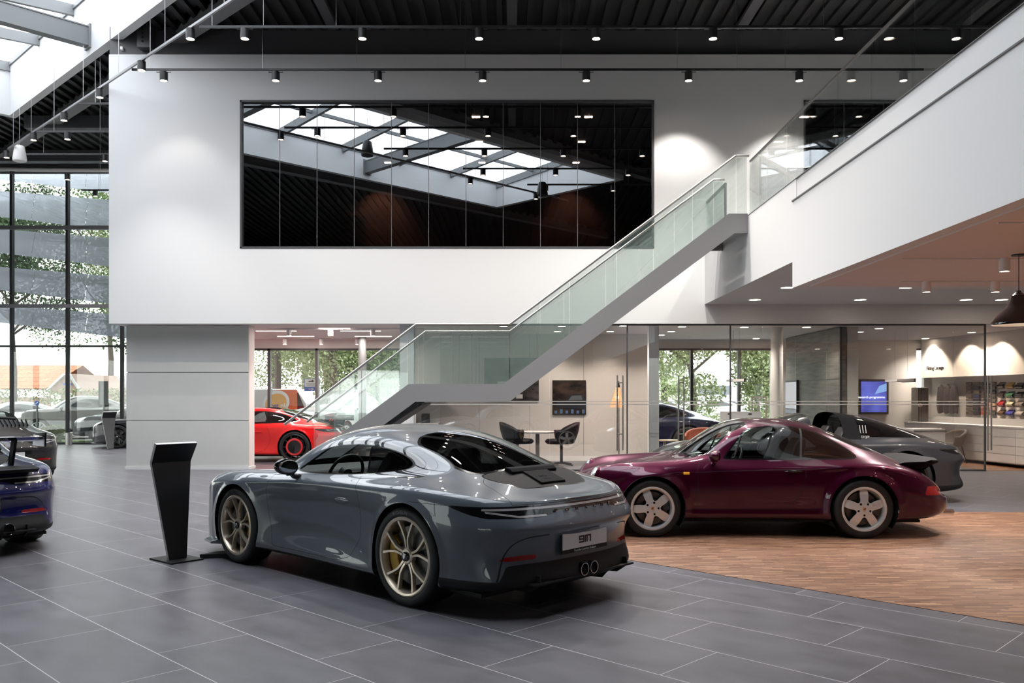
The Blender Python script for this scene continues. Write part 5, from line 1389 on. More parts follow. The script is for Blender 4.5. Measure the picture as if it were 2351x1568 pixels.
# ceiling behind the concrete wall
for i, (a, b, q) in enumerate(((588, 680, 759.7), (637, 721, 772), (732, 803, 753.4), (782, 874, 759.7), (815, 899, 772))):
    Y = 1.49 * F / (HY - q); o = MB().box(XX(a, Y), XX(b, Y), Y - .02, Y + .02, ZB - .008, ZB).build('ceiling_light_line', M_lightbox)
    tag(o, 'thin glowing light line in the ceiling above the red car, %s of five' % ORD[i], 'light')
    add_light('line_lamp', 'AREA', ((XX(a, Y) + XX(b, Y)) / 2, Y, ZB - .02), 20, (1, .85, .78), size=.9, size_y=.04)
for i, (p, q, Y) in enumerate(((663, 753, 18.7), (759, 753, 18.7), (856, 753, 18.7), (654, 776, 21.8), (738, 776, 21.8), (820, 776, 21.8))):
    spot_at(M_lampwhite, (XX(p, Y), Y, ZB - .02), '%s white cylinder lamp from the left in the %s row above the red car' % (ORD[i % 3], 'front' if i < 3 else 'rear'), 'white cylinder lamps above the red car', .055, .14, M_downlit)
    lamp_light(XX(p, Y), Y, ZB - .2, 30, (XX(p, Y), Y, 0), 110)
for i, Y in enumerate((18.7, 21.8)):
    o = MB().box(-5.3, -1.9, Y - .015, Y + .015, ZB - .022, ZB).build('light_track', M_lampwhite); tag(o, ['front', 'rear'][i] + ' white light track on the ceiling above the red car', 'light track')
# lamps in the dark upstairs room
for i in range(3):
    for j, Y in enumerate((18.5, 20.3, 22.1)):
        x = (835 + 258 * i - CX) / F * 18.5 if True else 0
        q = MB()
        for k in range(4): q.box(x - .085 + .045 * k, x - .05 + .045 * k, Y - .05, Y + .05, 7.49, 7.5)
        o = q.build('cell_downlight', emis('lit_cell_lamp', (1, .80, .66), 26)); tag(o, 'small four-cell ceiling lamp behind the black window, %s column, %s row' % (['left', 'middle', 'right'][i], ['front', 'centre', 'rear'][j]), 'lamp', 'four-cell lamps upstairs')
add_light('upstairs_lamp', 'SPOT', (-3.6, 23.0, 7.4), 60, (1, .62, .42), (-3.6, 23.9, 6), spot=math.radians(90), blend=.8)
add_light('upstairs_lamp', 'SPOT', (1.6, 23.0, 7.4), 40, (1, .62, .42), (1.6, 23.9, 6), spot=math.radians(90), blend=.8)
# large black dome pendant at the right edge
pd = thing('pendant_lamp', 'black dome pendant lamp with white inside at the right edge under the gallery', 'pendant lamp', (XX(2339, 9.0), 9.0, 2.25))
MB().lathe([(.265, -.0), (.262, .03), (.22, .09), (.12, .19), (.085, .25), (.07, .31), (.03, .34), (.02, .36)], n=40).lathe([(.262, .001), (.215, .085), (.11, .18)], n=40).build('lamp_shade', M_glossblack, pd, smooth=True, world=False)
MB().lathe([(.257, .004), (.21, .08), (.10, .175), (.001, .18)], n=40).build('shade_lining', M_lampwhite, pd, smooth=True, world=False)
MB().ball((0, 0, .09), .045, 8).build('light_bulb', emis('warm_bulb', (1, .8, .6), 12), pd, smooth=True, world=False)
MB().cyl((0, 0, .36), (0, 0, .73), .004, n=6).build('cord', M_black, pd, world=False)
MB().cyl((0, 0, .722), (0, 0, .745), .07, n=20).build('ceiling_rose', M_black, pd, world=False)

# loudspeaker box and sensor on the dark bulkhead
t = thing('column_loudspeaker', 'black column loudspeaker with round openings on the dark band above the white wall', 'loudspeaker', (XX(334, 17.5), 17.5, ZZ(110, 17.5)))
MB().box(XX(318, 17.5), XX(350, 17.5), 17.42, 17.60, ZZ(112, 17.5), ZZ(50, 17.5)).build('speaker_body', M_darksteel, t, bevel=.01)
for k in range(5): MB().cyl((XX(331, 17.5), 17.412, ZZ(62 + 9 * k, 17.5)), (XX(331, 17.5), 17.42, ZZ(62 + 9 * k, 17.5)), .022, n=14).build('speaker_opening', M_gap, t)
o = MB().box(XX(273, 17.5), XX(279, 17.5), 17.55, 17.62, ZZ(111, 17.5), ZZ(104, 17.5)).build('motion_sensor', M_lampwhite, bevel=.005); tag(o, 'tiny white sensor on the dark band at the upper left corner of the white wall', 'sensor')
# plant upstairs
t = thing('potted_plant', 'dark potted plant silhouetted behind the left part of the black window', 'plant', (XX(704, 23), 23.0, 4.1))
MB().lathe([(.16, 0), (.22, .4), (.001, .4)], n=16).build('pot', M_black, t, world=False)
MB().tube([(0, 0, .4), (.05, 0, 1.4), (0, 0, 2.2)], .03, 6).build('stem', M_black, t, world=False)
q = MB(); rr_ = random.Random(4)
for _ in range(420):
    a, z, r_ = rr_.uniform(0, 6.28), rr_.uniform(.9, 2.6), rr_.uniform(0, .38); p = Vector((r_ * math.cos(a), r_ * math.sin(a), z)); d = Vector((rr_.gauss(0, 1), rr_.gauss(0, 1), rr_.gauss(0, 1))).normalized(); e = d.orthogonal() * .05; d = d * .12
    q.raw([p + d, p + e, p - d, p - e], [(0, 1, 2, 3)])
q.build('foliage', pbr('dark_leaves', (.02, .04, .015), .6), t, world=False)
# ------------------------------------------------------------------ signs, furniture and wall displays
def picture(name, x0, x1, z0, z1, y, label, cols, seed=0):
    t = thing(name, label, 'picture', ((x0 + x1) / 2, y, z0))
    MB().box(x0, x1, y - .03, y, z0, z1).build('canvas_edge', M_black, t)
    m, nt, out = nmat('picture_print'); b = nt.nodes.new('ShaderNodeBsdfPrincipled'); tc = nt.nodes.new('ShaderNodeTexCoord'); n = nt.nodes.new('ShaderNodeTexNoise'); n.inputs['Scale'].default_value = 3.2; n.inputs['Detail'].default_value = 3
    mp = nt.nodes.new('ShaderNodeMapping'); mp.inputs['Scale'].default_value = (1, 1, 2.2); mp.inputs['Location'].default_value = (seed, 0, 0)
    cr = nt.nodes.new('ShaderNodeValToRGB'); cr.color_ramp.elements[0].position = .35; cr.color_ramp.elements[0].color = (*cols[0], 1); cr.color_ramp.elements[1].position = .75; cr.color_ramp.elements[1].color = (*cols[1], 1)
    nt.links.new(tc.outputs['Object'], mp.inputs[0]); nt.links.new(mp.outputs[0], n.inputs['Vector']); nt.links.new(n.outputs['Fac'], cr.inputs[0]); nt.links.new(cr.outputs[0], b.inputs['Base Color']); b.inputs['Roughness'].default_value = .25; nt.links.new(b.outputs[0], out.inputs[0])
    c = MB().box(x0 + .01, x1 - .01, y - .033, y - .03, z0 + .01, z1 - .01).build('print', m, t)
    return t, c
# car photograph on the meeting corner wall
t, c = picture('framed_picture', XX(1268, YM), XX(1345, YM), ZZ(952, YM), ZZ(873, YM), YM, 'dark photograph of a car on the beige meeting corner wall', ((.012, .010, .010), (.07, .045, .035)))
q = MB(); cx_, cz_ = XX(1308, YM), ZZ(925, YM)
q.prism([(cx_ - .33, cz_ - .12), (cx_ - .30, cz_ + .02), (cx_ - .10, cz_ + .06), (cx_ + .02, cz_ + .20), (cx_ + .30, cz_ + .21), (cx_ + .37, cz_ + .05), (cx_ + .37, cz_ - .14)], YM - .036, YM - .033)
q.build('printed_car', pbr('picture_car', (.02, .022, .03), .3), c)
q = MB().prism([(cx_ - .04, cz_ + .06), (cx_ + .05, cz_ + .17), (cx_ + .27, cz_ + .18), (cx_ + .30, cz_ + .07)], YM - .038, YM - .036).build('printed_window', pbr('picture_glass', (.10, .11, .12), .3), c)
q = MB()
for i in range(6): q.box(cx_ - .36 + .13 * i, cx_ - .30 + .13 * i, YM - .038, YM - .036, cz_ - .25, cz_ - .18 + .03 * (i % 2))
q.build('printed_highlight', pbr('picture_blue', (.10, .16, .30), .3), c)
t, c = picture('framed_picture', XX(1112, YM), XX(1237, YM), ZZ(921, YM), ZZ(822, YM), YM, 'large dark photograph partly behind the stair landing', ((.015, .013, .014), (.12, .10, .10)), 4)
q = MB()
for a, b_, z in ((1142, 1175, 876), (1146, 1182, 890), (1185, 1200, 905)): q.box(XX(a, YM), XX(b_, YM), YM - .036, YM - .033, ZZ(z + 10, YM), ZZ(z, YM))
q.build('printed_highlight', pbr('picture_white', (.6, .58, .55), .4), c)
# round table and two shell chairs
tb = thing('round_table', 'small round grey-topped pedestal table between two black chairs in the meeting corner', 'table', (XX(1234, 19.3), 19.3, 0))
MB().lathe([(.001, .74), (.37, .74), (.38, .73), (.37, .70), (.001, .70)], n=40).build('tabletop', pbr('pale_tabletop', (.62, .60, .58), .35), tb, smooth=True, world=False)
MB().cyl((0, 0, .02), (0, 0, .70), .045, n=20).build('table_leg', M_steelgrey, tb, smooth=True, world=False)
MB().lathe([(.001, .03), (.26, .02), (.27, .0), (.001, .0)], n=32).build('table_base', M_steelgrey, tb, world=False)
def shell_chair(loc, rz, label, mat, group=None, legs='pedestal', sc=1.0):
    t = thing('shell_chair', label, 'chair', loc, rz, group); t.scale = (sc,) * 3
    v = []; f = []; na, nb = 20, 8
    for i in range(na + 1):            # around the seat from front left, over the back, to front right
        a = -math.pi * .62 + 2 * math.pi * .62 * i / na
        for j in range(nb + 1):
            h = j / nb; r = .20 + .10 * math.sin(h * math.pi / 2); top_ = .22 + .16 * max(0, math.cos(a)) ** .8
            v.append((-r * math.cos(a) * 1.0, r * 1.06 * math.sin(a), .43 + h * top_))
    for i in range(na):
        for j in range(nb): f.append((i * (nb + 1) + j, (i + 1) * (nb + 1) + j, (i + 1) * (nb + 1) + j + 1, i * (nb + 1) + j + 1))
    o = MB().raw(v, f).build('backrest', mat, t, smooth=True, world=False, angle=80); m = o.modifiers.new('thickness', 'SOLIDIFY'); m.thickness = .045; m.offset = 1
    MB().lathe([(.001, .40), (.22, .40), (.25, .43), (.25, .46), (.22, .49), (.001, .50)], n=28).xf(Matrix.Translation((.03, 0, 0)) @ Matrix.Diagonal((1.1, 1.05, 1, 1))).build('seat', mat, t, smooth=True, world=False)
    if legs == 'pedestal':
        MB().cyl((0, 0, .03), (0, 0, .41), .028, n=16).build('pedestal', M_black, t, smooth=True, world=False)
        b = MB()
        for k in range(4): a = math.pi / 4 + k * math.pi / 2; b.tube([(0, 0, .05), (.28 * math.cos(a), .28 * math.sin(a), .012)], [.02, .012], 8)
        b.build('foot_star', M_black, t, world=False)
    else:
        for sx_c in (-.17, .17):
            for sy in (-.17, .17): MB().tube([(sx_c, sy, .42), (sx_c * 1.45, sy * 1.45, 0)], [.014, .009], 10).build('leg', M_black, t, smooth=True, world=False)
    return t
shell_chair((XX(1188, 19.2), 19.2, 0), 0, 'black shell armchair left of the round table', pbr('black_upholstery', (.005, .005, .006), .5, spec=.2), 'meeting corner chairs', sc=1.18)
shell_chair((XX(1289, 19.1), 19.1, 0), math.pi, 'black shell armchair right of the round table', pbr('black_upholstery', (.005, .005, .006), .5, spec=.2), 'meeting corner chairs', sc=1.18)
shell_chair((XX(1612, 18.5), 18.5, 0), -1.9, 'rust brown shell chair behind the purple car windscreen', pbr('rust_leather', (.24, .06, .03), .45), legs='four', sc=1.05)
# floor lamp with a slatted cone shade
fl = thing('floor_lamp', 'slim floor lamp with a lit cone shade of thin wooden slats and black top', 'floor lamp', (XX(1419, 19.5), 19.5, 0))
z0, z1 = 1.27, 1.86
MB().cyl((0, 0, 0), (0, 0, .02), .14, n=28).build('base', M_black, fl, world=False)
MB().cyl((.02, 0, .02), (.02, 0, 1.5), .010, n=10).build('pole', M_black, fl, world=False)
q = MB(); 
for k in range(30):
    a = 2 * math.pi * k / 30; c_, s_ = math.cos(a), math.sin(a); q.bar((.135 * c_ - .05, .135 * s_, z0), (.045 * c_, .045 * s_, z1 - .14), .011, .006, up=(c_, s_, 0))
q.build('lamp_shade', pbr('thin_wood_slats', (.60, .33, .17), .5, emit=(1, .45, .18), estr=.5), fl, world=False)
MB().lathe([(.046, z1 - .15), (.024, z1), (.001, z1)], n=20).build('shade_top', M_black, fl, smooth=True, world=False)
MB().ball((-.02, 0, 1.5), .035, 8).build('light_bulb', emis('warm_bulb', (1, .8, .6), 12), fl, smooth=True, world=False)
add_light('floor_lamp_light', 'POINT', (XX(1417, 19.5), 19.5, 1.5), 14, (1, .62, .38))
# cabinet left of the meeting wall
cb = thing('cabinet', 'pale open cabinet with a black box behind the lower stair flight', 'cabinet', (XX(975, 20.2), 20.2, 0))
q = MB(); xa, xb = XX(955, 20.2), XX(1008, 20.2); q.box(xa, xb, 20.0, 20.45, 0, .9).box(xa, xa + .02, 20.0, 20.45, .9, 1.5).box(xa, xb, 20.0, 20.45, 1.48, 1.5).box(xa, xb, 20.43, 20.45, .9, 1.5)
q.build('carcass', M_offwhite, cb)
o = MB().box(XX(968, 20.1), XX(985, 20.1), 20.05, 20.3, .9, 1.12).build('black_box', M_black, bevel=.006); tag(o, 'small black box standing on the cabinet behind the stair', 'box')
# small wooden side table, info counter
st = thing('side_table', 'small round wooden table with thin legs in front of the dark blue car', 'side table', (XX(1535, 18.3), 18.3, 0))
MB().lathe([(.001, .60), (.20, .60), (.205, .585), (.19, .565), (.001, .565)], n=28).build('tabletop', pbr('ash_wood', (.52, .42, .33), .45), st, world=False)
for k in range(4):
    a = .4 + k * math.pi / 2; MB().tube([(.11 * math.cos(a), .11 * math.sin(a), .57), (.19 * math.cos(a), .19 * math.sin(a), 0)], .012, 8).build('leg', pbr('ash_wood', (.52, .42, .33), .45), st, world=False)
ic = thing('info_counter', 'white information counter with two small prints, behind the purple car roof', 'counter', (XX(1700, 18.6), 18.6, 0))
MB().box(XX(1654, 18.6), XX(1748, 18.6), 18.6, 18.66, 0, ZZ(945, 18.6)).build('front_panel', M_wall, ic)
MB().box(XX(1654, 18.6), XX(1748, 18.6), 18.66, 19.0, 1.12, 1.15).build('worktop', M_wall, ic)
for p in (1671, 1718): MB().box(XX(p, 18.6), XX(p + 8, 18.6), 18.597, 18.6, ZZ(952, 18.6), ZZ(949, 18.6)).build('small_print', M_black, ic)
# linear pendants
for i, (a, b_, q_, Y) in enumerate(((1683, 1711, 873, 19.0), (2058, 2101, 873, 19.6))):
    t = thing('linear_pendant', ['slim white linear pendant hanging before the street window behind the purple car', 'slim white linear pendant hanging left of the fitting room lettering'][i], 'pendant lamp', (XX((a + b_) / 2, Y), Y, ZZ(q_, Y)))
    MB().box(XX(a, Y), XX(b_ - 4, Y), Y - .03, Y + .6, ZZ(876, Y), ZZ(870, Y)).build('lamp_body', M_lampwhite, t)
    MB().box(XX(b_ - 4, Y), XX(b_, Y), Y - .031, Y + .6, ZZ(877, Y), ZZ(869, Y)).build('end_cap', M_black, t)
    for p in (a + 6, b_ - 8): MB().cyl((XX(p, Y), Y + .2, ZZ(870, Y)), (XX(p, Y), Y + .2, ZB), .003, n=6).build('suspension_wire', M_cable, t)
# poster screen on the dark panel wall
t = thing('wall_screen', 'tall pale display screen on the dark panel wall behind the round column', 'screen', (6.86, 21.2, 1))
MB().box(6.83, 6.875, 20.75, 21.62, ZZ(950, 21), ZZ(873, 21)).build('screen_frame', M_black, t)
MB().box(6.826, 6.83, 20.78, 21.59, ZZ(938, 21), ZZ(877, 21)).build('display', emis('pale_screen', (.80, .78, .80), .55), t)
MB().box(6.824, 6.826, 20.78, 21.59, ZZ(949, 21), ZZ(940, 21)).build('caption_bar', pbr('screen_blue', (.01, .02, .10), .3), t)
# blue display on the far wall
t = thing('wall_screen', 'blue and violet lit wall screen with white caption left of the fitting room', 'screen', (XX(2006, YB), YB, 1))
MB().box(XX(1972, YB), XX(2038, YB), YB - .06, YB, ZZ(951, YB), ZZ(871, YB)).build('screen_frame', M_black, t)
m, nt, out = nmat('blue_screen'); e = nt.nodes.new('ShaderNodeEmission'); tc = nt.nodes.new('ShaderNodeTexCoord'); n = nt.nodes.new('ShaderNodeTexNoise'); n.inputs['Scale'].default_value = 1.6
cr = nt.nodes.new('ShaderNodeValToRGB'); cr.color_ramp.elements[0].color = (.015, .012, .12, 1); cr.color_ramp.elements[1].color = (.12, .14, .55, 1); cr.color_ramp.elements[0].position = .35; cr.color_ramp.elements[1].position = .7
nt.links.new(tc.outputs['Object'], n.inputs['Vector']); nt.links.new(n.outputs['Fac'], cr.inputs[0]); nt.links.new(cr.outputs[0], e.inputs[0]); e.inputs[1].default_value = 1.0; nt.links.new(e.outputs[0], out.inputs[0])
MB().box(XX(1975, YB), XX(2033, YB), YB - .064, YB - .06, ZZ(946, YB), ZZ(876, YB)).build('display', m, t)
put_text('caption', 'research programme.', .085, emis('screen_white', (.9, .9, 1), 1.2), Matrix.Translation((XX(1998, YB), YB - .068, ZZ(912, YB))) @ Matrix.Rotation(math.pi / 2, 4, 'X'), t)
q = MB().raw([(XX(2006, YB), YB - .066, ZZ(905, YB)), (XX(2033, YB), YB - .066, ZZ(898, YB)), (XX(2033, YB), YB - .066, ZZ(880, YB)), (XX(2016, YB), YB - .066, ZZ(886, YB))], [(0, 1, 2, 3)]).build('picture_field', emis('screen_sky', (.25, .40, .75), .8), t)

# ------------------------------------------------------------------ fitting room display
def s_at(px):
    k = (px - CX) / F      # WA.x + s WD.x = k (WA.y + s WD.y)
    return (k * WA.y - WA.x) / (WD.x - k * WD.y)
def zw(px, py): P = WA + WD * s_at(px); return ZZ(py, P.y)
MW = Matrix(((WD.x, 0, -WN.x * -1, 0), (WD.y, 0, WN.y, 0), (0, 1, 0, 0), (0, 0, 0, 1)))
# text basis: x along wall, y up, z out
MW = Matrix(((WD.x, 0, WN.x, 0), (WD.y, 0, WN.y, 0), (0, 1, 0, 0), (0, 0, 0, 1)))
P = WA + WD * s_at(2147)
put_text('room_lettering', 'Fitting Lounge', .135, M_black, Matrix.Translation((P.x + WN.x * .004, P.y + WN.y * .004, zw(2147, 845))) @ MW, fw, spacing=.92, bold=.002)
def wall_thing(name, label, cat, px, z, group=None): P = WA + WD * s_at(px); return thing(name, label, cat, (P.x, P.y, z), 0, group)
# shelf of the niche, drawers
dc = wall_thing('drawer_cabinet', 'long low white drawer cabinet along the fitting room wall', 'cabinet', 2240, 0)
q = MB(); wallbox(q, .15, L2, 0, .55, .08, .84); q.build('carcass', M_offwhite, dc)
q = MB(); wallbox(q, .15, L2, 0, .57, .84, .87); wallbox(q, .15, L2, .0, .02, .87, 1.02); q.build('worktop', M_offwhite, dc)
nr = 0
for c_ in range(6):
    for r_ in range(4):
        q = MB(); s0 = .17 + c_ * 1.0; wallbox(q, s0, s0 + .985, .55, .565, .10 + r_ * .183, .10 + r_ * .183 + .168)
        if s0 + .98 < L2: q.build('drawer_front', M_offwhite, dc)
# jackets on a rail
rl = wall_thing('clothes_rail', 'thin steel rail with hooks in the wall niche', 'rail', 2165, 1.85)
q = MB(); sA, sB = s_at(2152), s_at(2188); a = WA + WD * sA - WN * .05; b_ = WA + WD * sB - WN * .05; z = zw(2170, 879)
q.tube([(a.x, a.y, z), (b_.x, b_.y, z)], .008, 8); q.build('rail_bar', M_stainless, rl)
for i, (p, w_) in enumerate(((2155, .16), (2169, .26), (2182, .20))):
    s_ = s_at(p); P = WA + WD * s_ - WN * .08
    v = []; prof = [(.02, 0), (.05, -.03), (.13, -.14), (.17, -.34), (.19, -.62), (.16, -.72)]
    q = MB(); n_ = 14; o_ = 0
    for r_, h in prof:
        for k in range(n_): a = 2 * math.pi * k / n_; pt = P + WD * (r_ * .80 * math.cos(a)) + WN * (r_ * .45 * math.sin(a)); v.append((pt.x, pt.y, z - .03 + h + .02 * math.sin(3 * a) * (h < -.5)))
    f = [(i_ * n_ + k, i_ * n_ + (k + 1) % n_, (i_ + 1) * n_ + (k + 1) % n_, (i_ + 1) * n_ + k) for i_ in range(len(prof) - 1) for k in range(n_)]
    o = q.raw(v, f).build('jacket', pbr('dark_leather_jacket', (.016, .010, .010), .55), smooth=True)
    tag(o, ['left', 'middle', 'right'][i] + ' dark jacket hanging on the niche rail', 'jacket', 'jackets on the rail')
    for sd in (-1, 1):
        s0 = P + WD * (sd * .09); s1 = P + WD * (sd * .145)
        MB().tube([(s0.x, s0.y, z - .10), ((s0.x + s1.x) / 2, (s0.y + s1.y) / 2, z - .36), (s1.x, s1.y, z - .60)], [.035, .045, .035], 10).build('sleeve', pbr('dark_leather_jacket', (.016, .010, .010), .55), o, smooth=True)
# colour swatches
sw = 0
cols_a = [[(.10, .08, .07)] * 8, [(.09, .07, .05), (.02, .02, .04), (.12, .10, .07), (.02, .02, .05), (.015, .012, .02), (.02, .015, .02), (.012, .01, .012), (.015, .012, .014)],
          [(.09, .05, .035), (.14, .07, .05), (.10, .05, .04), (.10, .06, .045), (.09, .06, .04), (.11, .06, .05), (.20, .08, .05), (.30, .07, .03)],
          [(.16, .14, .12), (.13, .12, .11), (.05, .045, .045), (.08, .07, .06), (.11, .09, .07), (.36, .25, .18), (.30, .20, .17), (.10, .10, .08)]]
for c_, (pa, pb) in enumerate(((2198, 2210), (2214, 2228), (2232, 2246), (2250, 2264))):
    for r_ in range(8):
        q = MB(); py0, py1 = 877 + r_ * 9.6, 885 + r_ * 9.6; s0, s1 = s_at(pa), s_at(pb); wallbox(q, s0, s1, -.27, -.22, zw(pa, py1), zw(pa, py0))
        o = q.build('leather_swatch', pbr('swatch_%d_%d' % (c_, r_), cols_a[c_][r_], .6), bevel=.01)
        tag(o, 'small leather sample, %s column and %s row of the small samples in the niche' % (ORD[c_], ORD[r_]), 'colour sample', 'small leather samples')
cols_b = [[(.05, .035, .03), (.04, .03, .03), (.30, .02, .025), (.10, .05, .03)], [(.42, .26, .05), (.04, .12, .06), (.42, .38, .24), (.03, .03, .22)], [(.015, .018, .03), (.02, .02, .022), (.22, .18, .15), (.45, .38, .34)], [(.015, .018, .03), (.22, .18, .16), (.28, .23, .19), (.40, .34, .30)]]
for c_, (pa, pb) in enumerate(((2271, 2284), (2290, 2305), (2311, 2327), (2332, 2349))):
    for r_ in range(4):
        py0 = 874 + r_ * 21 + c_ * .6; q = MB(); s0, s1 = s_at(pa), s_at(pb)
        za, zb_ = zw(pa, py0 + 18), zw(pa, py0)
        n_ = 8; v = []
        for i in range(n_ + 1):
            t_ = i / n_; dep = -.24 + .05 * math.sin(t_ * math.pi * 1.6)
            for s_ in (s0, s1): pt = WA + WD * s_ + WN * dep; v.append((pt.x, pt.y, za + (zb_ - za) * t_))
        v2 = [(p[0] + WN.x * -.02, p[1] + WN.y * -.02, p[2]) for p in v]; n2 = len(v)
        f = [(2 * i, 2 * i + 1, 2 * i + 3, 2 * i + 2) for i in range(n_)] + [(n2 + 2 * i + 2, n2 + 2 * i + 3, n2 + 2 * i + 1, n2 + 2 * i) for i in range(n_)]
        f += [(2 * i, 2 * i + 2, n2 + 2 * i + 2, n2 + 2 * i) for i in range(n_)] + [(2 * i + 1, n2 + 2 * i + 1, n2 + 2 * i + 3, 2 * i + 3) for i in range(n_)] + [(0, n2, n2 + 1, 1), (2 * n_, 2 * n_ + 1, n2 + 2 * n_ + 1, n2 + 2 * n_)]
        o = q.raw(v + v2, f).build('paint_sample', pbr('sample_%d_%d' % (c_, r_), cols_b[c_][r_], .25, coat=.6), smooth=True, angle=60)
        tag(o, 'curved paint sample, %s column and %s row of the large samples in the niche' % (ORD[c_], ORD[r_]), 'colour sample', 'curved paint samples')
for p in (2147, 2230, 2300): 
    s_ = s_at(p); P = WA + WD * s_ + WN * .55; T = WA + WD * s_
    add_light('wall_washer', 'SPOT', (P.x, P.y, ZB - .03), 60, (1, .80, .62), (T.x, T.y, 1.9), spot=math.radians(85), blend=.35, radius=.03)
# desk and two chairs
ds = thing('desk', 'white desk with a dark edge in the fitting room', 'desk', (XX(2140, 19.5), 19.5, 0))
xa, xb = XX(2098, 19.5), XX(2170, 19.5); zt_ = ZZ(985, 19.5)
MB().box(xa, xb, 19.5, 20.3, zt_ - .04, zt_).build('desktop', M_wall, ds)
MB().box(xa, xb, 19.5, 19.53, .02, zt_ - .045).build('front_panel', M_wall, ds)
MB().box(xa - .01, xb + .01, 19.48, 19.5, zt_ - .05, zt_ - .035).build('edge_band', M_black, ds)
for i, (p, Y) in enumerate(((2127, 20.7), (2182, 19.75))):
    shell_chair((XX(p, Y), Y, 0), [math.pi * .9, math.pi * 1.05][i], ['grey shell chair behind the white desk, left one', 'grey shell chair at the right end of the white desk'][i], pbr('taupe_upholstery', (.14, .115, .10), .6), 'desk chairs', 'four', .95)
# black coffee machine in the niche corner
cm = thing('coffee_machine', 'black machine in the dark corner beside the hanging jackets', 'appliance', (XX(2115, 22.0), 22.0, .88))
q = MB().box(XX(2104, 22.0), XX(2128, 22.0), 21.9, 22.3, .88, 1.75); q.build('machine_body', M_glossblack, cm, bevel=.02)
MB().cyl((XX(2112, 21.9), 21.86, 1.3), (XX(2112, 21.9), 21.9, 1.3), .05, n=16).build('dial', M_chrome, cm)

# ------------------------------------------------------------------ sign stands
def sign_stand(loc, rz, label, sc=1.0):
    t = thing('sign_stand', label, 'sign stand', loc, rz, 'bent black sign stands'); t.scale = (sc,) * 3
    # local x along the panel width, y towards its back, z up
    prof = [(.0, .012, .085, .0), (.115, .90, .19, .0), (.015, 1.07, .20, .0)]   # (y, z, half width, x shift)
    v = []
    for y, z, w, xs in prof:
        for s_ in (-1, 1): v.append((xs + s_ * w, y, z))
    for (y, z, w, xs), (dy, dz) in zip(prof, ((.035, 0), (.035, .004), (.034, .012))):
        for s_ in (-1, 1): v.append((xs + s_ * w, y + dy, z + dz))
    f = [(0, 1, 3, 2), (2, 3, 5, 4), (6, 8, 9, 7), (8, 10, 11, 9), (0, 2, 8, 6), (2, 4, 10, 8), (1, 7, 9, 3), (3, 9, 11, 5), (0, 6, 7, 1), (4, 5, 11, 10)]
    MB().raw(v, f).build('panel', pbr('stand_black', (.010, .010, .011), .28), t, world=False)
    # pale edge on the side
    e = MB()
    e.raw([(v[i][0] - .003, v[i][1], v[i][2]) for i in (0, 2, 8, 6)], [(0, 1, 2, 3)]); e.raw([(v[i][0] - .003, v[i][1], v[i][2]) for i in (2, 4, 10, 8)], [(0, 1, 2, 3)])
    e.raw([(v[i][0], v[i][1] - .001, v[i][2] + .003) for i in (4, 5, 11, 10)], [(0, 1, 2, 3)])
    e.build('edge_trim', pbr('pale_aluminium_edge', (.50, .50, .51), .4), t, world=False)
    MB().box(-.145, .17, -.145, .25, 0, .014).build('base_plate', M_satin, t, world=False)
    return t
sign_stand((-3.066, 7.94, 0), math.radians(50), 'bent black metal sign stand on the tiled floor beside the blue-grey car')
sign_stand((XX(254, 25.0) , 25.0, 0), math.radians(50), 'distant bent sign stand beside the dark car at the glass facade', 1.0)
o = MB().raw([(x, y, z) for z in (0, .04) for x, y in ((-2.90, 8.03), (-2.80, 8.20), (-2.36, 8.34), (-2.42, 8.12))], [(0, 1, 2, 3), (7, 6, 5, 4), (0, 4, 5, 1), (1, 5, 6, 2), (2, 6, 7, 3), (3, 7, 4, 0)]).build('cable_cover', M_satin)
tag(o, 'flat black cable cover between the sign stand and the front wheel', 'cable cover')
# pictures and a plant in the dark upstairs room
for i, (a, b_, c0, c1) in enumerate(((741, 776, 502, 528), (784, 838, 496, 528), (765, 800, 532, 558), (803, 840, 530, 560), (1078, 1098, 492, 520), (1102, 1140, 492, 520))):
    Y = 23.78; picture('framed_picture', XX(a, Y), XX(b_, Y), ZZ(c1, Y), ZZ(c0, Y), Y, '%s dark framed picture from the left on the brown wall behind the black window' % ORD[i], ((.01, .01, .012), (.10, .07, .06)), i)
# ------------------------------------------------------------------ the other cars
def recolour(src, paint_from, paint_to, loc, rz, name, label, scale=(1, 1, 1), drop=(), wheels=None, cat='car'):
    r = thing(name, label, cat, loc, rz); r.scale = scale
    def cp(o, par):
        if o.name.split('.')[0] in drop: return
        c = o.copy(); COL.objects.link(c); c.parent = par
        for k in ('label', 'group'):
            if k in c: del c[k]
        for sl in c.material_slots:
            if sl.material == paint_from: sl.link = 'OBJECT'; sl.material = paint_to
            elif wheels and sl.material and sl.material.name in ('bronze_wheel',): sl.link = 'OBJECT'; sl.material = wheels
            elif wheels and sl.material and sl.material.name in ('yellow_caliper',): sl.link = 'OBJECT'; sl.material = M_satin
        for ch in list(o.children): cp(ch, c)
    for ch in list(src.children): cp(ch, r)
    return r
M_blackwheel = pbr('black_wheel', (0.012, 0.012, 0.013), 0.3, 0.4, coat=.5)
base = ('side_mirror', 'door_handle', 'exhaust_pipe', 'diffuser_fin', 'engine_air_scoop', 'engine_cover', 'rear_lettering', 'number_plate')
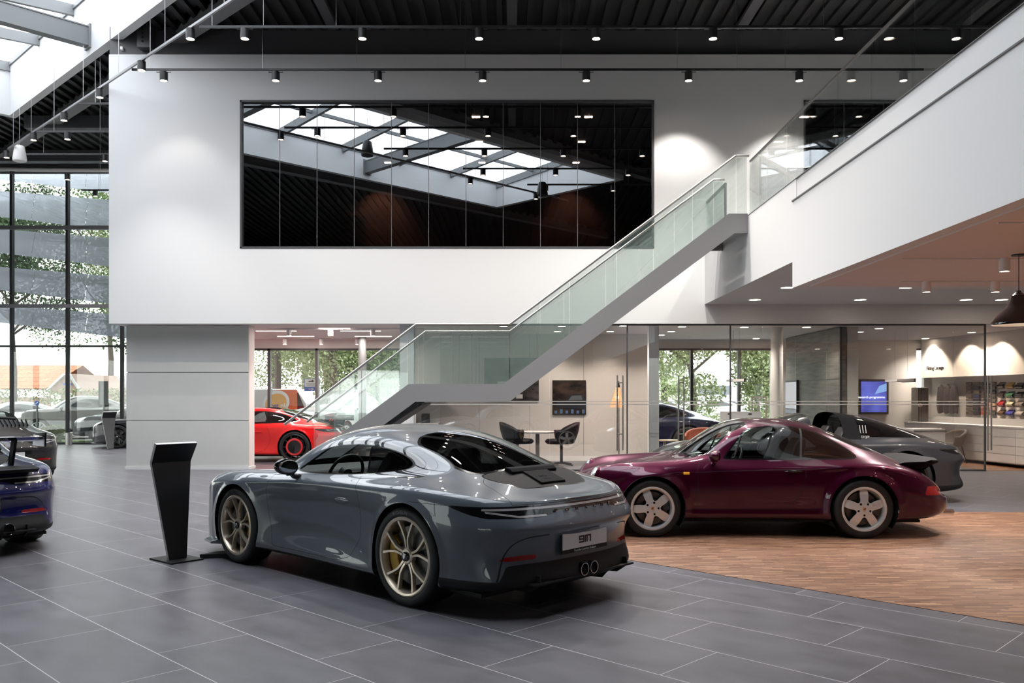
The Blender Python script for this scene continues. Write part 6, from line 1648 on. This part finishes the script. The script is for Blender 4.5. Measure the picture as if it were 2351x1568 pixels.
# red coupe behind the concrete wall
M_redp = paint('signal_red_paint', (0.72, 0.010, 0.012))
red = recolour(GT3, M_gt3, M_redp, (-6.22, 20.75, 0), math.pi, 'sports_car', 'bright red sports coupe behind the concrete wall and stair foot', (1, 1, 1), ('wheel', 'engine_air_scoop', 'number_plate', 'roof_panel'))
for x, R, w, rim, yo in ((1.2285, .345, .26, .262, .915), (-1.2285, .36, .32, .276, .922)):
    for sd in (1, -1):
        w_ = wheel(red, 'ring', R, w, rim, M_blackwheel, None); w_.location = (x, yo * sd, R); w_.rotation_euler = (0, 0, 0 if sd > 0 else math.pi)
# fixed rear wing of the red car
MB().prism([(-1.90, 1.015), (-2.0, 1.03), (-2.24, 1.045), (-2.28, 1.03), (-2.20, 1.005), (-1.98, .995)], -.68, .68).build('rear_wing', M_satin, red, world=False, bevel=.008)
for s_ in (1, -1): MB().prism([(-1.92, .86), (-2.10, .80), (-2.16, 1.01), (-2.04, 1.01)], s_ * .40 - .012, s_ * .40 + .012).build('wing_support', M_satin, red, world=False)
for s_ in (1, -1): MB().box(-2.30, -1.88, s_ * .69 - .008, s_ * .69 + .008, .93, 1.06).build('wing_end_plate', M_satin, red, world=False, bevel=.004)
q = MB(); 
for k in range(3): q.raw([(-1.98 - .05 * k, .699, .95 + 0), (-2.0 - .05 * k, .699, .95), (-2.03 - .05 * k + .0, .699, 1.01 - .012 * k), (-2.01 - .05 * k, .699, 1.01 - .012 * k)], [(0, 1, 2, 3)])
q.build('end_plate_mark', pbr('red_mark', (.7, .05, .03), .4), [c for c in red.children if c.name.startswith('wing_end_plate')][0], world=False)

# dark grey open-roofed coupe behind the plum car
M_targa = paint('dark_grey_paint', (0.030, 0.031, 0.036))
sp = spec_a(paint=M_targa)
HOOP = [(-.40, .90), (-.40, 1.4), (-.60, 1.4), (-.66, .90)]
OPEN = [(.03, .93), (.03, 1.4), (-.40, 1.4), (-.40, .93)]
tg = thing('sports_car', 'dark grey open-topped sports car with black roll hoop behind the plum car', 'car', (4.33, 13.05, 0), math.radians(178))
fabric = pbr('black_fabric_top', (.006, .006, .007), .8, spec=.1)
sp['panels'] = [('roll_hoop', side(HOOP, 0, -1), fabric), ('wrap_rear_window', lambda x, y, z: np.maximum.reduce([x + .62, .925 + (x + 1.3) * .02 - z, -(x + 1.62)]), M_darkglass)] + [p for p in sp['panels']]
sp['glass'] = [g for g in sp['glass'] if g[0] == 'windscreen']
_G = bspline_net
cut_open = both(lambda x, y, z: x - .02, lambda x, y, z: -.41 - x, lambda x, y, z: .91 - z)
sp['drop'] = [cut_open]
def build_open(root, pm, sp):
    orig = Skin.grid
    def g2(G):
        s = orig(G)
        for c in sp['drop']: _, s = s.split(c)
        return s
    Skin.grid = staticmethod(g2); build_coupe('t', root, pm, sp); Skin.grid = staticmethod(orig)
sp['lining'] = False; sp['nu'] = 150; sp['nv'] = 90
build_open(tg, M_targa, sp); wheel_wells(tg, ARCH_A); cabin(tg, M_greyleather)
for s_ in (1, -1):
    for k in range(3): MB().bar((-.655 - .04 * k, s_ * .722, .99), (-.655 - .04 * k, s_ * .680, 1.10), .010, .006, up=(0, 1, 0)).build('hoop_louver', M_lamp, tg, world=False)
me = text_mesh('targa', .060, .001, shear=.35); me.transform(Matrix.Translation((-.70, .768, .945)) @ Matrix.Rotation(math.pi, 4, 'Z') @ Matrix.Rotation(math.pi / 2 - .45, 4, 'X')); link('side_script', me, M_lamp, tg, world=False)
proto_w = [c for c in GT3.children if c.name.split('.')[0] == 'wheel']
def cp_wheels(root, mat, cal=M_satin):
    for w in proto_w:
        c = copy_tree(w, root)
        def rc(o):
            for sl in o.material_slots:
                if sl.material and sl.material.name == 'bronze_wheel': sl.link = 'OBJECT'; sl.material = mat
                if sl.material and sl.material.name == 'yellow_caliper': sl.link = 'OBJECT'; sl.material = cal
            for ch in o.children: rc(ch)
        rc(c)
cp_wheels(tg, M_blackwheel)
plate(tg, -2.205, .50)
# dark blue long car in front of the street window
M_navy = paint('midnight_blue_paint', (0.008, 0.010, 0.035))
nv = recolour(GT3, M_gt3, M_navy, (XX(1665, 21.2) - 2.35, 21.52, 0), math.pi, 'car', 'midnight blue car standing before the street window left of the round column', (1.08, 1.0, 1.12), ('engine_air_scoop', 'number_plate', 'engine_cover', 'rear_lettering'), M_blackwheel)
# dark car beside the distant sign stand
M_anth = paint('anthracite_paint', (0.020, 0.021, 0.024))
recolour(GT3, M_gt3, M_anth, (XX(272, 25.4) + 1.2, 26.3, 0), math.pi, 'sports_car', 'anthracite sports car half hidden behind the concrete wall at the glass facade', (1, 1, 1), ('engine_air_scoop', 'number_plate'), M_blackwheel)
# blue rear-winged car at the left edge
M_blue = paint('royal_blue_paint', (0.003, 0.005, 0.075))
fx, fy = -.7287, .6849
bl = recolour(GT3, M_gt3, M_blue, (-6.52, 9.35, 0), math.atan2(fy, fx), 'sports_car', 'royal blue sports car with black rear wing cut off by the left edge', (.98, .97, .98), ('engine_air_scoop', 'number_plate', 'exhaust_pipe', 'engine_cover', 'rear_lettering', 'roof_panel'), M_blackwheel)
MB().prism([(-1.78, 1.10), (-1.86, 1.125), (-2.06, 1.15), (-2.10, 1.14), (-2.0, 1.105), (-1.84, 1.085)], -.70, .70).build('rear_wing', M_glossblack, bl, world=False, bevel=.006)
for s_ in (1, -1):
    MB().prism([(-1.80, .84), (-1.90, .82), (-2.02, 1.11), (-1.92, 1.12)], s_ * .46 - .012, s_ * .46 + .012).build('wing_support', M_satin, bl, world=False)
    MB().prism([(-1.76, 1.04), (-1.80, 1.16), (-2.12, 1.18), (-2.10, 1.04)], s_ * .70 - .008, s_ * .70 + .008).build('wing_end_plate', M_glossblack, bl, world=False)
MB().prism([(-2.0, .83), (-2.20, .80), (-2.26, .835), (-2.24, .85), (-2.02, .86)], -.60, .60).build('tail_spoiler_lip', M_satin, bl, world=False, bevel=.006)
for yy in (-.33, .33):
    e_ = MB().lathe([(.052, -2.255), (.055, -2.25), (.055, -2.05), (.048, -2.05), (.048, -2.25)], (0, yy, .27), 'x', 32, close=True).build('exhaust_pipe', M_chrome, bl, smooth=True, world=False)
    MB().cyl((-2.12, yy, .27), (-2.11, yy, .27), .048, n=20).build('pipe_core', M_gap, e_, world=False)
plate(bl, -2.205, .52)
# brown-black convertible behind it
M_brown_p = paint('dark_brown_paint_coat', (0.022, 0.019, 0.019))
cv = thing('sports_car', 'dark brown convertible with slatted engine lid behind the blue car at the left edge', 'car', (-10.10, 16.35, 0), math.radians(133))
sp = spec_a(paint=M_brown_p); sp['nu'] = 150; sp['nv'] = 90; sp['lining'] = False
SL = top([(-1.30, -.52), (-1.30, .52), (-1.62, .46), (-1.62, -.46)], 0, .7)
sp['glass'] = [g for g in sp['glass'] if g[0] == 'windscreen']
sp['panels'] = [('slatted_grille', SL, M_satin)] + [p for p in sp['panels'] if p[0] not in ('engine_grille', 'grille_frame')]
sp['drop'] = [both(lambda x, y, z: x - .02, lambda x, y, z: -1.26 - x, lambda x, y, z: .925 - z)]
build_open(cv, M_brown_p, sp); wheel_wells(cv, ARCH_A); cabin(cv, M_greyleather); cp_wheels(cv, M_blackwheel)
q = MB()
for k in range(15): y = -.49 + .07 * k; q.bar((-1.31, y, 1.085), (-1.61, y * .92, .995), .022, .03)
q.build('grille_slat', M_glossblack, cv, world=False)
MB().tube([(-.72, .50, .95), (-.74, .44, 1.10), (-.74, .20, 1.12), (-.74, -.20, 1.12), (-.74, -.44, 1.10), (-.72, -.50, .95)], .03, 10).build('wind_deflector', M_satin, cv, smooth=True, world=False)
plate(cv, -2.205, .50)
MB().box(-2.27, -2.16, -.45, .45, .24, .40).build('bumper_insert', M_satin, cv, world=False, bevel=.01)
# ------------------------------------------------------------------ outside: cars, trees, houses
rnd = random.Random(3)
M_bark = pbr('tree_bark', (.10, .085, .07), .9, noise=.25, nscale=9)
LEAFM = [pbr('leaf_green', (.10, .17, .045), .6), pbr('leaf_pale_green', (.30, .35, .17), .6), pbr('leaf_dark_green', (.05, .095, .035), .6)]
def foliage(n, blobs, size=.22, seed=1):
    g = np.random.default_rng(seed); B = np.array(blobs, float); w = B[:, 3] ** 2; k = g.choice(len(B), n, p=w / w.sum())
    d = g.normal(size=(n, 3)); d /= np.linalg.norm(d, axis=1, keepdims=True); r = g.uniform(.15, 1, (n, 1)) ** (1 / 3)
    P = B[k, :3] + d * r * B[k, 3:4] * (1, 1, .82)
    a = g.normal(size=(n, 3)); a /= np.linalg.norm(a, axis=1, keepdims=True); b = np.cross(a, g.normal(size=(n, 3))); b /= np.linalg.norm(b, axis=1, keepdims=True)
    s = size * g.uniform(.6, 1.35, (n, 1)); V = np.stack([P + a * s, P + b * s * .5, P - a * s, P - b * s * .5], 1).reshape(-1, 3)
    m = MB(); m.v = V.tolist(); m.f = [(i, i + 1, i + 2, i + 3) for i in range(0, 4 * n, 4)]; m.cards = True
    return m
def leaves(m, name, mat, parent):
    me = bpy.data.meshes.new(name); me.from_pydata(m.v, [], m.f); me.update(); return link(name, me, mat, parent, world=False)
def tree(x, y, h, label, seed, n=2600, kind=0, trunk=.16, low=.35, spread=1.0, group='street trees'):
    r = random.Random(seed); t = thing('tree', label, 'tree', (x, y, -.13), 0, group)
    pts = [(0, 0, 0), (.05 * h * .1, 0, h * .25), (-.02 * h, .02 * h, h * .5), (.02 * h, 0, h * .75)]
    m = MB().tube(pts, [trunk, trunk * .85, trunk * .6, trunk * .25], 10)
    for k in range(6):
        a = r.uniform(0, 6.28); z0 = h * r.uniform(.35, .6); L = h * r.uniform(.18, .3); m.tube([(0, 0, z0), (L * .6 * math.cos(a), L * .6 * math.sin(a), z0 + L * .5), (L * math.cos(a), L * math.sin(a), z0 + L * 1.1)], [trunk * .4, trunk * .28, trunk * .1], 7)
    m.build('trunk', M_bark, t, smooth=True, world=False)
    blobs = []
    for k in range(11):
        a = r.uniform(0, 6.28); d = h * .22 * spread * r.uniform(.2, 1); blobs.append((d * math.cos(a), d * math.sin(a), h * (low + (1 - low) * r.uniform(.12, .9)), h * .155 * r.uniform(.8, 1.25)))
    leaves(foliage(n, blobs, .055 + h * .0022, seed), 'foliage', LEAFM[kind], t)
places = [(-13.0, 33.5, 10.5, 1, .09, .40), (-17.5, 41, 13, 0, .2, .30), (-9.8, 36, 12, 0, .16, .38), (-22.5, 39, 11, 2, .14, .4), (-26.5, 57, 16, 0, .2, .3), (-12.5, 52, 15, 2, .22, .25),
          (-6.9, 33.5, 8.0, 1, .24, .18), (-4.4, 36, 8, 1, .20, .14), (-2.4, 39, 8, 1, .2, .12), (-9.0, 42, 9, 1, .2, .10), (-0.6, 45, 9, 1, .2, .15), (-5.8, 48, 10, 0, .2, .10),
          (6.9, 33, 7, 1, .14, .12), (9.6, 34, 6, 1, .12, .1), (4.8, 48, 8, 1, .2, .22), (12.5, 42, 8, 1, .2, .1), (1.8, 53, 10, 0, .2, .15), (-11.8, 43, 9, 1, .2, .12), (-7.2, 39, 8, 0, .2, .12), (-3.4, 44, 9, 1, .2, .08), (7.9, 45, 8, 1, .2, .08)]
desc = ['slim pale tree close outside the left glass facade', 'broad green tree behind the parked grey off-roader', 'green tree outside the facade near the concrete wall', 'dark leafed tree at the far left outside the facade', 'tall green tree behind the tiled-roof house', 'dark green tree behind the road at the left',
        'thick-trunked green tree behind the delivery van', 'pale green tree between van and white off-roader', 'green tree right behind the white off-roader', 'dark tree in the row behind the delivery van', 'pale green tree behind the stair foot', 'green background tree behind the delivery van',
        'pale green tree filling the right street window', 'low pale tree beside the wooden trellis frame', 'green tree at the left of the right street window', 'green tree behind the round column', 'green background tree left of the lounge door', 'bushy tree behind the left part of the delivery van', 'green tree between the two trunks behind the delivery van', 'yellow green tree far behind the stair handrails', 'pale low tree far beyond the middle of the right street window']
for i, (x, y, h, k, tr_, lo) in enumerate(places): tree(x, y, h, desc[i], 11 + i, 17000 if y < 40 else 11000, k, tr_, lo)
# lawn, hedges, road
struct(MB().box(-60, 60, 31.2, 32.2, -.13, -.10), 'ground_outside', pbr('grass_strip', (.12, .20, .05), .9))
def hedge(x0, x1, y, z1, label, seed, kind=1):
    n = int(abs(x1 - x0) * 420); r = random.Random(seed); v = []; f = []
    for _ in range(n):
        p = Vector((r.uniform(x0, x1), y + r.uniform(-.35, .35), r.uniform(0, z1))); a = Vector((r.gauss(0, 1), r.gauss(0, 1), r.gauss(0, 1))).normalized(); b = a.orthogonal().normalized(); s = .07
        o = len(v); v += [tuple(p + a * s), tuple(p + b * s * .5), tuple(p - a * s), tuple(p - b * s * .5)]; f.append((o, o + 1, o + 2, o + 3))
    o = MB().raw(v, f).build('hedge', LEAFM[kind]); tag(o, label, 'hedge')
hedge(-27, -17.5, 40.0, 1.9, 'yellow green hedge below the tiled roof', 5); hedge(3.5, 14, 30.5, .95, 'low trimmed hedge outside the right street window', 6)
b = thing('bush', 'round green bush low outside the facade before the grey off-roader', 'bush', (XX(114, 28.9), 28.9, -.12))
leaves(foliage(2600, [(0, 0, .32, .42), (.15, .05, .45, .32), (-.18, 0, .36, .3)], .04, 9), 'foliage', LEAFM[1], b)
# wooden slat fence
fn = thing('slat_fence', 'long low brown slat fence along the road behind the parked cars', 'fence', (-20, 38, 0))
for k in range(5): MB().box(-34, -11.5, 37.98, 38.0, .98 + .13 * k - .5, 1.08 + .13 * k - .5).build('fence_slat', pbr('brown_boards', (.33, .25, .20), .8), fn)
for x in range(-34, -11, 2): MB().box(x - .05, x + .05, 38.0, 38.1, -.13, 1.15).build('fence_post', pbr('brown_boards', (.33, .25, .20), .8), fn)
# houses
def roof_material():
    m, nt, out = nmat('orange_roof_tiles'); b = nt.nodes.new('ShaderNodeBsdfPrincipled'); t = nt.nodes.new('ShaderNodeTexCoord'); br = nt.nodes.new('ShaderNodeTexBrick'); mp = nt.nodes.new('ShaderNodeMapping'); mp.inputs['Rotation'].default_value = (math.pi / 2, 0, 0)
    br.inputs['Scale'].default_value = 3.0; br.inputs['Color1'].default_value = (.60, .24, .12, 1); br.inputs['Color2'].default_value = (.50, .19, .10, 1); br.inputs['Mortar'].default_value = (.25, .10, .06, 1); br.inputs['Mortar Size'].default_value = .04; br.inputs['Brick Width'].default_value = .9; br.inputs['Row Height'].default_value = .7
    nt.links.new(t.outputs['Object'], mp.inputs[0]); nt.links.new(mp.outputs[0], br.inputs[0]); nt.links.new(br.outputs[0], b.inputs['Base Color']); b.inputs['Roughness'].default_value = .8; nt.links.new(b.outputs[0], out.inputs[0]); return m
M_roof = roof_material(); M_brick = pbr('pink_brick', (.48, .34, .29), .85, noise=.08, nscale=6)
h = thing('house', 'brick house with a big orange tiled roof seen through the left facade', 'house', (-27, 45, 0))
xr = XX(152, 45)
MB().box(-38, XX(112, 45), 45, 52, 0, 1.5).build('house_wall', M_brick, h)
MB().raw([(-38, 44.6, ZZ(892, 45)), (XX(114, 45), 44.6, ZZ(892, 45)), (XX(114, 45), 48.5, ZZ(833, 45)), (-38, 48.5, ZZ(833, 45)), (-38, 52, ZZ(892, 45)), (XX(114, 45), 52, ZZ(892, 45))], [(0, 1, 2, 3), (3, 2, 5, 4)]).build('roof', M_roof, h)
h2 = thing('house', 'pink brick gable house with white verge right of the orange roof', 'house', (xr, 43, 0))
a, b_, ap = XX(112, 43), XX(184, 43), XX(163, 43)
MB().prism([(a, 0), (b_, 0), (b_, ZZ(897, 43)), (XX(162, 43), ZZ(858, 43)), (XX(148, 43), ZZ(860, 43)), (a, ZZ(898, 43))], 43, 48).build('gable_wall', M_brick, h2)
q = MB().bar((XX(160, 43), 42.9, ZZ(857, 43)), (XX(186, 43), 42.9, ZZ(898, 43)), .12, .10).bar((XX(150, 43), 42.9, ZZ(859, 43)), (a - .1, 42.9, ZZ(899, 43)), .12, .10); q.build('verge_board', M_wall, h2)
for a0, a1 in ((118, 140), (157, 172)): MB().box(XX(a0, 43), XX(a1, 43), 42.96, 43, .3, ZZ(903, 43)).build('garage_door', M_offwhite, h2)
MB().box(XX(146, 43), XX(166, 43), 42.94, 42.97, ZZ(884, 43), ZZ(880, 43)).build('street_name_plate', pbr('plate_blue', (.05, .16, .6), .4), h2)
o = thing('shed', 'dark red shed with white posts behind the hedge', 'shed', (XX(205, 46), 53, 0))
MB().box(XX(186, 53), XX(221, 53), 53, 54, 0, ZZ(880, 53)).build('shed_wall', pbr('dark_red_wall', (.28, .10, .09), .8), o)
MB().box(XX(185, 53), XX(223, 53), 52.9, 54.1, ZZ(881, 53), ZZ(878, 53)).build('shed_roof', M_offwhite, o)
o = thing('house', 'white rendered house at the right end of the left view', 'house', (XX(262, 50), 50, 0)); MB().prism([(XX(226, 50), 0), (XX(330, 50), 0), (XX(330, 50), ZZ(885, 50)), (XX(262, 50), ZZ(862, 50)), (XX(226, 50), ZZ(882, 50))], 50, 55).build('house_wall', M_wall, o)
for i, (a0, a1, t_, Y, c, lb) in enumerate(((1515, 1562, 860, 62, (.55, .52, .50), 'pale apartment block in the left of the right street window'), (1600, 1680, 885, 66, (.50, .50, .52), 'grey town building behind the pale tree'), (780, 880, 880, 60, (.62, .60, .60), 'white building behind the trees beyond the red car'))):
    o = thing('building', lb, 'building', (XX((a0 + a1) / 2, Y), Y, 0)); MB().box(XX(a0, Y), XX(a1, Y), Y, Y + 6, -.13, ZZ(t_, Y)).build('building_wall', pbr('building_%d' % i, c, .8), o)
    for k in range(5):
        for j in range(2):
            x0 = XX(a0 + 4 + (a1 - a0 - 6) * k / 5, Y); MB().box(x0, x0 + .55, Y - .03, Y, 1.0 + j * 1.1 - .4, 1.7 + j * 1.1 - .4).build('window', pbr('far_window', (.12, .13, .15), .2), o)
# traffic signs
def sign(x, y, z0, z1, w, label, mat, rnd_=False, arrow=False, txt=None, ztop=None):
    t = thing('traffic_sign', label, 'sign', (x, y, -.13))
    MB().cyl((x, y + .03, -.13), (x, y + .03, z1), .03, n=10).build('post', M_steelgrey, t)
    if rnd_: MB().cyl((x, y, (z0 + z1) / 2), (x, y + .02, (z0 + z1) / 2), (z1 - z0) / 2, n=24).build('sign_board', mat, t)
    else: MB().box(x - w / 2, x + w / 2, y, y + .02, z0, z1).build('sign_board', mat, t)
    return t
sign(XX(237, 29.6), 29.6, ZZ(930, 29.6), ZZ(875, 29.6), XX(248, 29.6) - XX(226, 29.6), 'grey back of a tall road sign outside the facade near the concrete wall', pbr('sign_back', (.45, .45, .44), .5, .3))
t = sign(XX(84, 32), 32, ZZ(931, 32), ZZ(920, 32), .3, 'round blue arrow road sign left of the grey off-roader', pbr('sign_blue', (.03, .12, .50), .4), True)
MB().bar((XX(84, 32) + .05, 31.99, ZZ(923, 32)), (XX(84, 32) - .04, 31.99, ZZ(928, 32)), .03, .004, up=(0, 1, 0)).build('arrow', M_white, t)
Y = 25.4; x0, x1 = XX(700, Y), XX(727, Y)
t = thing('traffic_sign', 'white parking sign with tow truck picture above a blue arrow panel', 'sign', ((x0 + x1) / 2, Y, -.13))
MB().box(x0 - .02, x1 + .02, Y + .01, Y + .03, ZZ(898, Y), ZZ(869, Y)).build('sign_board', pbr('sign_blue', (.03, .12, .50), .4), t)
MB().box(x0, x1, Y, Y + .01, ZZ(888, Y), ZZ(870, Y)).build('white_panel', M_white, t)
q = MB().box(x0 + .11, x0 + .26, Y - .004, Y, ZZ(877, Y), ZZ(874.5, Y)).box(x0 + .20, x0 + .25, Y - .004, Y, ZZ(875, Y), ZZ(872.5, Y))
for k in range(3): q.box(x0 + .04, x1 - .04, Y - .004, Y, ZZ(880.6 + 2.4 * k, Y), ZZ(880 + 2.4 * k, Y))
q.build('sign_print', M_black, t)
q = MB().box(x0 + .10, x0 + .22, Y - .004, Y + .009, ZZ(893.8, Y), ZZ(892.6, Y)).prism([(x0 + .20, ZZ(895.4, Y)), (x0 + .27, ZZ(893.2, Y)), (x0 + .20, ZZ(891, Y))], Y - .004, Y + .009); q.build('arrow', M_white, t)
MB().cyl((x1 + .05, Y + .05, -.13), (x1 + .05, Y + .05, ZZ(868, Y)), .03, n=10).build('post', M_steelgrey, t)
# delivery van
Y = 29.0; a, b_ = XX(540, Y), XX(712, Y)
vn = thing('delivery_van', 'white and orange parcel delivery van outside the street window behind the red car', 'van', ((a + b_) / 2, Y, -.13))
zt_ = ZZ(893, Y)
MB().prism([(a, .2), (b_ - .15, .2), (b_, .9), (b_ - .10, 1.25), (b_ - .45, zt_), (a, zt_)], Y, Y + 1.9).build('body', pbr('van_white', (.72, .71, .70), .35, coat=.5), vn, bevel=.03)
xo = XX(640, Y)
MB().prism([(XX(634, Y), zt_ - .03), (XX(682, Y), zt_ - .03), (XX(684, Y), .25), (XX(650, Y), .25), (XX(656, Y), .95), (XX(650, Y), 1.35)], Y - .012, Y - .002).build('orange_panel', pbr('van_orange', (.80, .16, .04), .4), vn)
q = MB(); n_ = 26; cxv, czv = XX(634, Y), ZZ(926, Y)
pts = []
for k in range(n_):
    a0 = 2 * math.pi * k / n_; pts.append((cxv + .36 * math.cos(a0), czv + .33 * math.sin(a0) + .05 * math.cos(a0)))
MB().prism([(cxv + (x - cxv) * 1.25, czv + (z - czv) * 1.3) for x, z in pts], Y - .016, Y - .013).build('white_swoosh', M_white, vn)
MB().prism(pts, Y - .020, Y - .016).build('yellow_roundel', pbr('van_yellow', (.85, .45, .10), .4), vn)
me = text_mesh('post', .22, .002, bold=.004); me.transform(Matrix.Translation((cxv - .10, Y - .024, czv - .08)) @ Matrix.Rotation(math.pi / 2, 4, 'X')); link('van_lettering', me, pbr('van_blue', (.06, .05, .25), .4), vn)
me = text_mesh('nl', .22, .002, bold=.008); me.transform(Matrix.Translation((cxv + .23, Y - .024, czv - .08)) @ Matrix.Rotation(math.pi / 2, 4, 'X')); link('van_lettering', me, M_white, vn)
for x in (XX(570, Y), XX(690, Y)):
    w_ = MB().cyl((x, Y - .01, .22), (x, Y + .25, .22), .34, n=28).build('tyre', M_tyre, vn, smooth=True); MB().cyl((x, Y - .02, .22), (x, Y - .01, .22), .2, n=20).build('wheel_cover', M_lampwhite, w_)
MB().prism([(b_ - .13, 1.0), (b_ - .40, zt_ - .12), (b_ - .75, zt_ - .12), (b_ - .75, 1.0)], Y - .01, Y - .002).build('side_window', M_glossblack, vn)
# parked cars: one tall body reused
ROWS_S = []
for i, r0 in enumerate(NET_A):
    zf = lambda z: .10 + z * 1.22 if z > .75 else .10 + .9 * z + (z > .5) * (z - .5) * 1.28
    sx_k = 1.06
    ROWS_S.append(dict(P=(r0['P'][0] * sx_k, r0['P'][1] * 1.03), up=[(y * 1.04, zf(z)) for y, z in r0['up']], zc=zf(r0['zc']), Xc=r0['Xc'] * sx_k, **({'X8': r0['X8'] * sx_k} if 'X8' in r0 else {})))
ARCH_S = [(1.42, .38, .42), (-1.42, .38, .42)]
lows = interp_low(LOW_A, len(NET_A))
def tz(z): return .10 + z * 1.22
M_suv = paint('warm_grey_paint', (0.22, 0.21, 0.20))
DLO_S = [(x * 1.06, tz(z)) for x, z in DLO_A]; WS_S = [(y * 1.02, tz(z)) for y, z in WS_A]
sp = spec_a(paint=M_suv); sp.update(net=ROWS_S, low={k: [(z * 1.22 + .12, d) for z, d in v] for k, v in LOW_A.items()}, arches=ARCH_S, nu=130, nv=76, lining=False,
  glass=[('windscreen', lambda o: front(WS_S, o, .02), M_darkglass, .02), ('side_window', lambda o: side(DLO_S, o), None, .015)], side_mat=M_darkglass,
  panels=[('front_grille', both(lambda x, y, z: sdpoly(y, z, [(0, .42), (.62, .42), (.70, .52), (.60, .66), (0, .66)]), lambda x, y, z: 2.0 - x), M_satin), ('headlight', both(lambda x, y, z: np.hypot((x - 2.02) / .22, (y - .70) / .17) * .15 - .15, lambda x, y, z: .84 - z), M_lamp), ('rocker_panel', lambda x, y, z: z - .36, M_satin)],
  lids=[('door', side([(.75, 1.05), (.78, .6), (.70, .42), (-.95, .42), (-1.0, .7), (-.90, 1.1)], 0, .3))], lines=[], each_side=('door', 'side_window', 'quarter_window', 'headlight'))
suv = thing('parked_car', 'grey off-road car with round nose parked outside the left facade', 'car', (XX(160, 33.6), 34.2, -.10), math.radians(212))
build_coupe('s', suv, M_suv, sp); wheel_wells(suv, ARCH_S, .88)
MB().box(-2.1, 2.1, -.8, .8, .26, .36).build('underbody', M_gap, suv, world=False)
for x in (1.42, -1.42):
    for sd in (1, -1):
        w_ = wheel(suv, 'multi', .38, .27, .27, pbr('silver_wheel', (0.62, 0.62, 0.63), 0.30, 0.75), None); w_.location = (x, .93 * sd, .38); w_.rotation_euler = (0, 0, 0 if sd > 0 else math.pi)
side_mirror(suv, .62, .90, 1.20, M_suv)
recolour(suv, M_suv, paint('silver_paint', (.45, .45, .44), rough=.3), (XX(2, 34.5), 35.2, -.10), math.radians(200), 'parked_car', 'silver car parked at the far left outside the facade', (1, 1, .86))
recolour(suv, M_suv, paint('dark_slate_paint', (.03, .035, .05)), (XX(296, 31), 32.0, -.10), math.radians(205), 'parked_car', 'dark slate car parked outside behind the distant sign stand', (.95, .95, .86))
recolour(suv, M_suv, paint('white_car_paint', (.70, .72, .72)), (XX(780, 27), 27.8, -.10), math.radians(250), 'parked_car', 'white off-road car outside the window behind the red car wing', (.95, .95, 1.12))
for i, (p, Y, c, s_) in enumerate(((1535, 52, (.6, .6, .62), .9), (1625, 50, (.70, .70, .70), .9), (1680, 54, (.5, .52, .55), .9))):
    recolour(suv, M_suv, paint('far_car_paint_%d' % i, c), (XX(p, Y), Y, -.10), math.pi * (1 if i % 2 else 0), 'parked_car', ['small pale car far down the street left of the door handle', 'white car passing far outside behind the lounge', 'pale blue-grey car far outside before the trees'][i], (1, 1, s_))
# wooden trellis frame
tf = thing('trellis_frame', 'square wooden plant frame outside the right street window', 'trellis', (XX(1743, 25), 25, -.13))
for a0, b0 in (((1725, 1010), (1727, 912)), ((1757, 1010), (1760, 912)), ((1742, 1010), (1742, 912))): MB().bar((XX(a0[0], 25), 25, -.13), (XX(b0[0], 25), 25, ZZ(b0[1], 25)), .045).build('frame_post', pbr('grey_brown_wood', (.25, .19, .15), .8), tf)
MB().bar((XX(1725, 25), 25, ZZ(912, 25)), (XX(1761, 25), 25, ZZ(912, 25)), .05).build('cross_bar', pbr('grey_brown_wood', (.25, .19, .15), .8), tf)
